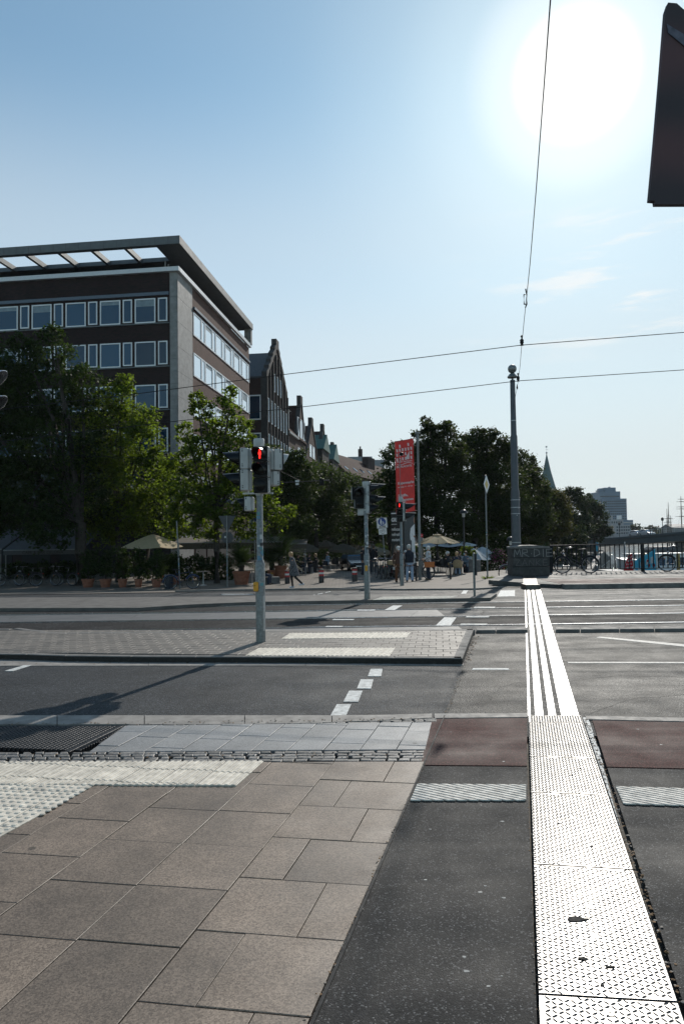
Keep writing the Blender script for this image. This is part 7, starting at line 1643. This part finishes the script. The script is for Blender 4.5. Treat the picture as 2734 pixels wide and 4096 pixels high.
hang_flag('small blue and red flag on a staff behind the whole bicycle', [(2382, 2168), (2392, 2172), (2388, 2206), (2379, 2200)], 60.0, FLB, [(FLR, [(.1, .05, .8, .35)], 'red_stripe')])
# landing stage, stairs, mooring posts and boats
OCH = M('ochre_post', (.30, .20, .06), .7, var=.25); BOATW = M('boat_white', (.68, .69, .70), .4, var=.05); PALE = M('pale_stone', (.42, .41, .39), .7, var=.2, scale=3)
for x0, x1, Y, lb in ((2566, 2578, 60, 'ochre mooring post left of the blue flag staff'), (2583, 2596, 60, 'ochre mooring post right behind the blue flag'), (2702, 2716, 58, 'ochre mooring post seen through the right bicycle')):
    q0, q1 = AT(x0, 2180, Y), AT(x1, 2180, Y); o = thing('mooring_post', lb, 'post', ((q0.x+q1.x)/2, Y, -5.4), 0, 'ochre mooring posts'); r_ = (q1.x-q0.x)/2; mb = MB(); mb.lathe([(r_, 0), (r_, 5.0), (r_*.9, 5.3), (.001, 5.32)], 14); mb.build('post', OCH, o, True)
q = AT(2440, 2290, 62); o = thing('river_stairs', 'pale stone stairs climbing the river bank behind the railing', 'stairs', (q.x-3.5, 62, -5.0)); mb = MB()
for k in range(14): mb.bx(-1.5+k*.33, 4.5, -1.2, 1.2, k*.24, k*.24+.235)
mb.build('steps', PALE, o); mb = MB(); mb.tube([(-1.5, -1.2, 1.0), (3.2, -1.2, 4.4)], .03, 6); mb.tube([(-1.5, -1.2, 0), (-1.5, -1.2, 1.0)], .03, 6); mb.tube([(3.2, -1.2, 3.3), (3.2, -1.2, 4.4)], .03, 6); mb.build('handrail', GALV2, o)
def boat(label, x, Y, L_, Hs, rz, stripe=None, decks=2):
    q = AT(x, 2200, Y); o = thing('moored_boat', label, 'boat', (q.x, Y, -5.2), rz, 'boats moored on the river'); mb = MB(); w = L_*.17
    for k, z in enumerate((-.3, .5, 1.1)):
        s = (.8, .95, 1.0)[k]; mb.v += [(-L_/2, -w/2*s, z), (-L_/2, w/2*s, z), (L_*.32, w/2*s, z), (L_/2*(.9+.1*k/2), 0, z+.15*k), (L_*.32, -w/2*s, z)]
    for k in range(2):
        for i in range(5): mb.f.append((k*5+i, k*5+(i+1) % 5, k*5+5+(i+1) % 5, k*5+5+i)[::-1]); mb.mi.append(0)
    mb.f.append((10, 14, 13, 12, 11)); mb.mi.append(0); mb.build('hull', stripe or BOATW, o)
    z = 1.1
    for d in range(decks):
        l0, l1 = -L_*.46+d*.6, L_*.28-d*L_*.08; hh = Hs/decks; mb = MB(); mb.bx(l0, l1, -w*.42, w*.42, z, z+hh-.15); mb.bx(l0-.4, l1+.4, -w*.5, w*.5, z+hh-.149, z+hh); c_ = mb.build('cabin', BOATW, o); nn = int((l1-l0)/1.6)
        for i in range(nn): mb = MB(); mb.bx(l0+.3+i*1.6, l0+1.5+i*1.6, -w*.42-.02, -w*.42+.01, z+hh*.3, z+hh*.75); mb.build('window', GLASS, c_)
        z += hh
    mb = MB(); mb.tube([(L_*.05, 0, z), (L_*.05, 0, z+2.2)], .06, 6); mb.build('mast', BOATW, o); return o
boat('long white excursion boat moored beyond the blue flag', 2740, 105, 20, 2.6, math.radians(10), None, 1)
boat('smaller white boat moored near the stone stairs', 2500, 90, 10, 2.4, math.radians(75), None, 1)
# far bridge
pL, pR = AT(2318, 2166, 172), AT(2960, 2112, 128); dl = (pR-pL); Lb = math.hypot(dl.x, dl.y); ra = math.atan2(dl.y, dl.x); fb = thing('far_bridge', 'long low road bridge crossing the river in the distance on the right', 'bridge', pL, ra); fb.rotation_euler = (0, -math.atan2(dl.z, Lb), ra)
BRM = M('bridge_paint', (.06, .085, .095), .6, .1, var=.1, scale=.5); mb = MB(); n = 16; tp, bt_ = [], []
for i in range(n+1): x = Lb*i/n; tp.append(Vector((x, -4, 0))); bt_.append(Vector((x, -4, -1.5-.35*i/n)))
mb.prism(tp+bt_[::-1], (0, 8, 0)); mb.bx(-1, Lb, -4.3, -4.003, -.4, .02); mb.build('girder', BRM, fb)
mb = MB(); mb.tube([(-12, -4.1, 1.05), (Lb, -4.1, 1.05)], .05, 5); mb.tube([(-12, -4.1, .55), (Lb, -4.1, .55)], .025, 4)
for i in range(30): x = -12+(Lb+12)*i/30; mb.tube([(x, -4.1, -.1), (x, -4.1, 1.05)], .04, 4)
mb.build('parapet_rail', GALV2, fb); mb = MB(); mb.bx(-14, 2, -4, 4, -7, -.02); mb.build('abutment', CONC_D, fb)
mb = MB(); mb.bx(Lb*.72, Lb*.72+1.6, -3, 3, -9, -1.8); mb.build('pier', CONC_D, fb)
M4 = fb.matrix_basis.copy()
def onb(x, y, z=0): return fb.matrix_basis @ Vector((x, y, z))
def on_bridge(px, y=-3.0):
    best = min((abs((onb(Lb*i/400, y).x/onb(Lb*i/400, y).y)-(AT(px, 2130, 100).x/100)), i) for i in range(401)); return onb(Lb*best[1]/400, y)
for px, lb in ((2600, 'person walking on the far bridge, left one of the pair by the lamp'), (2609, 'person walking on the far bridge, right one of the close pair'), (2634, 'person walking alone on the far bridge, right of the pair')): person(lb, on_bridge(px), 1.2, None, 1.76, DKJ, DKJN, BROWN_H, .02, group='people walking on the far bridge')
for px, lb, c_ in ((2545, 'pale car crossing the far bridge, left one', (.5, .5, .52)), (2585, 'pale car crossing the far bridge, right one', (.55, .55, .55))):
    car(lb, on_bridge(px, 0.5), ra+math.pi/2, M('car_pale', c_, .3, .3, coat=.5))
for px, lb in ((2476, 'slim dark lamp on the far bridge before the tower block'), (2649, 'slim dark lamp on the far bridge before the ship masts')):
    q = on_bridge(px, -3.9); o = thing('bridge_lamp', lb, 'street lamp', q, 0, 'lamps on the far bridge'); mb = MB(); mb.lathe([(.09, -.1), (.06, 2.6)], 8); mb.build('post', DKM, o); mb = MB(); mb.lathe([(.1, 2.6), (.25, 2.7), (.28, 3.1), (.12, 3.3), (.001, 3.35)], 10); mb.build('lantern', DKM, o)
# church spire
Yc = 270; q = AT(2193, 2150, Yc); ch_ = thing('church', 'slender pale green church spire rising behind the river bank trees', 'church', (q.x, Yc, -1)); zt_ = AT(2192, 1812, Yc).z+1; zm = AT(2192, 1962, Yc).z+1; rw = 31*Yc/FPX
mb = MB(); mb.bx(-rw*1.15, rw*1.15, -rw*1.15, rw*1.15, -1, zm); mb.build('tower', M('church_brick', (.16, .1, .085), .8), ch_)
mb = MB(); mb.lathe([(rw*1.36, zm), (rw*1.12, zm+.8), (rw*.5, zm+(zt_-zm)*.52), (.08, zt_-.3), (.02, zt_)], 8); mb.build('spire', M('verdigris_slate', (.07, .12, .12), .6, var=.15, scale=.6), ch_)
mb = MB(); mb.ball((0, 0, zt_+.1), .38, 10, 8); mb.tube([(0, 0, zt_), (0, 0, zt_+2.6)], .07, 6); mb.box((.15, 0, zt_+1.4), (1.1, .08, .1)); mb.box((0, 0, zt_+2.5), (.7, .08, .6)); mb.build('weather_vane', GALV2, ch_)
# tower block
Yt = 430; mt = M('tower_hazed', (.13, .185, .25), .6, var=.1, scale=.2); wt_ = M('tower_window', (.05, .06, .08), .2); c0 = AT(2440, 2150, Yt); tb_ = thing('tower_block', 'stepped grey blue tower block standing on the far river bank', 'building', (c0.x, Yt, -2)); X_ = lambda px: (px+10-2440)*Yt/FPX; Z_ = lambda y: AT(2440, y, Yt).z+2  # distance haze put into the pale blue wall colour
mb = MB(); mb.bx(X_(2391), X_(2474), 0, 16, -1, Z_(1966)); mb.bx(X_(2396), X_(2488), -4, -.02, -1, Z_(1996)); mb.bx(X_(2450), X_(2498), -9, -4.02, -1, Z_(2082)); mb.build('wall', mt, tb_)
mb = MB(); mb.bx(X_(2420), X_(2464), 3, 12, Z_(1966)+.01, Z_(1949)); mb.bx(X_(2403), X_(2416), 4, 9, Z_(1966)+.01, Z_(1951)); mb.bx(X_(2398), X_(2418), 3.5, 9.5, Z_(1963), Z_(1958)); mb.bx(X_(2443), X_(2448), 5, 7, Z_(1949), Z_(1945)); mb.build('roof_plant', mt, tb_)
mb = MB(); mb.bx(X_(2394), X_(2470), -.02, .3, Z_(1988), Z_(1983)); mb.build('window_band', wt_, tb_)
for y in range(2004, 2120, 10):
    mb = MB(); mb.bx(X_(2399), X_(2485), -4.06, -3.9, Z_(y+5), Z_(y)); mb.build('window_band', wt_, tb_)
for i in range(10):
    mb = MB(); mb.bx(X_(2403.5+i*8), X_(2406+i*8), -4.16, -4.065, -1, Z_(1998)); mb.build('pilaster', mt, tb_)
for y in range(2090, 2160, 12): mb = MB(); mb.bx(X_(2452), X_(2496), -9.5, -9.02, Z_(y+4), Z_(y)); mb.build('balcony', PALE, tb_)
o = thing('apartment_block', 'pale stepped apartment block at the foot of the tower block', 'building', (AT(2462, 2150, 380).x, 380, -2)); X2 = lambda px: (px-2462)*380/FPX; Z2 = lambda y: AT(2462, y, 380).z+2
mb = MB(); mb.bx(X2(2408), X2(2452), 0, 10, -1, Z2(2062)); mb.bx(X2(2430), X2(2482), -4, -.02, -1, Z2(2078)); mb.bx(X2(2440), X2(2496), -8, -4.02, -1, Z2(2100)); mb.build('wall', M('apartment_render', (.30, .30, .31), .7), o)
for i in range(5): mb = MB(); mb.bx(X2(2434+i*9), X2(2440+i*9), -4.06, -3.9, Z2(2094), Z2(2086)); mb.build('window', wt_, o)
for y in (2106, 2118, 2130):
    for i in range(6): mb = MB(); mb.bx(X2(2442+i*9), X2(2448+i*9), -8.06, -7.9, Z2(y+6), Z2(y)); mb.build('window', wt_, o)
for i in range(2): mb = MB(); mb.bx(X2(2464+i*9), X2(2469+i*9), -3, -1, Z2(2078), Z2(2062)); mb.build('chimney', BOATW, o)
# tall ships
def ship(label, x, Y, masts, L_, hull_top=2.0):
    q = AT(x, 2150, Y); o = thing('tall_ship', label, 'ship', (q.x, Y, -5.2), .2, 'tall ships on the river'); mb = MB(); mb.bevbox((0, 0, hull_top/2), (L_, 5, hull_top+1), .8); mb.build('hull', M('ship_hull', (.04, .04, .045), .5), o)
    for px, yt, yards in masts:
        mx = (px-x)*Y/FPX; zt2 = AT(px, yt, Y).z+5.2; mb = MB(); mb.tube([(mx, 0, 0), (mx, 0, zt2*.6), (mx, 0, zt2)], [.22, .16, .06], 8)
        for yy, hwp in yards: z = AT(px, yy, Y).z+5.2; w_ = hwp*Y/FPX; mb.tube([(mx-w_, 0, z), (mx, -.1, z+.05), (mx+w_, 0, z)], [.07, .13, .07], 6)
        for s in (-1, 1): mb.tube([(mx+s*2.8, 0, 1.5), (mx, 0, zt2*.8)], .025, 3)
        mb.build('mast', M('mast_wood', (.08, .065, .05), .7), o)
ship('small two masted ship beyond the far bridge with thin spars', 2675, 215, [(2668, 2035, [(2075, 16), (2089, 16)]), (2675, 2009, [(2075, 20), (2089, 12)]), (2684, 2062, [])], 16)
ship('larger tall ship at the right edge with five broad yards', 2728, 205, [(2726, 1985, [(1997, 14), (2007, 19), (2028, 22), (2036, 22), (2066, 27)]), (2790, 1985, [(2000, 18), (2030, 24), (2066, 27)])], 24)
# far wood and warehouse
for x, Y, bl, lb in ((2530, 400, [(2527, 2108, 12), (2547, 2106, 13), (2537, 2118, 12)], 'pair of round trees on the far bank right of the tower block'), (2605, 420, [(2604, 2112, 12), (2618, 2117, 10), (2580, 2117, 9)], 'low round tree on the far bank behind the bridge walkers')):
    tree(lb, (x, 2150), Y, [(b[0], b[1], b[2], 0) for b in bl], L_FAR, 1.3, 1.6, .4, group='trees on the far bank', gbase=-2, limbs=False)
C = np.concatenate([blob_points(tuple(AT(x, 2128+rng.random()*8, 470+rng.random()*40)), 3.5+rng.random()*2.5, 160, 10) for x in range(2480, 2980, 12)]); o = leaf_obj('far_wood', C, 1.6*(.6+.8*rng.random(len(C))), L_FAR, None); o['kind'] = 'stuff'
q = AT(2760, 2140, 330); o = thing('warehouse', 'low grey warehouse on the far bank behind the tall ship', 'building', (q.x, 330, -2)); mb = MB(); zz_ = AT(2760, 2100, 330).z+2; mb.bx(-8.5, 20, 0, 12, -1, zz_-1.2); mb.build('wall', M('warehouse_wall', (.2, .2, .2), .7), o); mb = MB(); mb.prism([Vector((-9, -.3, zz_-1.2)), Vector((-9, 6, zz_+.6)), Vector((-9, 12.3, zz_-1.2))], (30, 0, 0)); mb.build('roof', M('warehouse_roof', (.12, .12, .13), .6), o)

# ================================================================ summer haze
hm_ = bpy.data.materials.new('haze'); hm_.use_nodes = True; t = hm_.node_tree; t.nodes.clear(); o_ = t.nodes.new('ShaderNodeOutputMaterial'); pv = t.nodes.new('ShaderNodeVolumePrincipled')
pv.inputs['Color'].default_value = (.88, .95, 1.0, 1); pv.inputs['Density'].default_value = .00011; pv.inputs['Anisotropy'].default_value = .2; t.links.new(pv.outputs[0], o_.inputs['Volume'])
mb = MB(); mb.bx(-2600, 2600, -400, 5200, -9.5, 48); o = mb.build('haze', hm_); o['kind'] = 'stuff'
# end
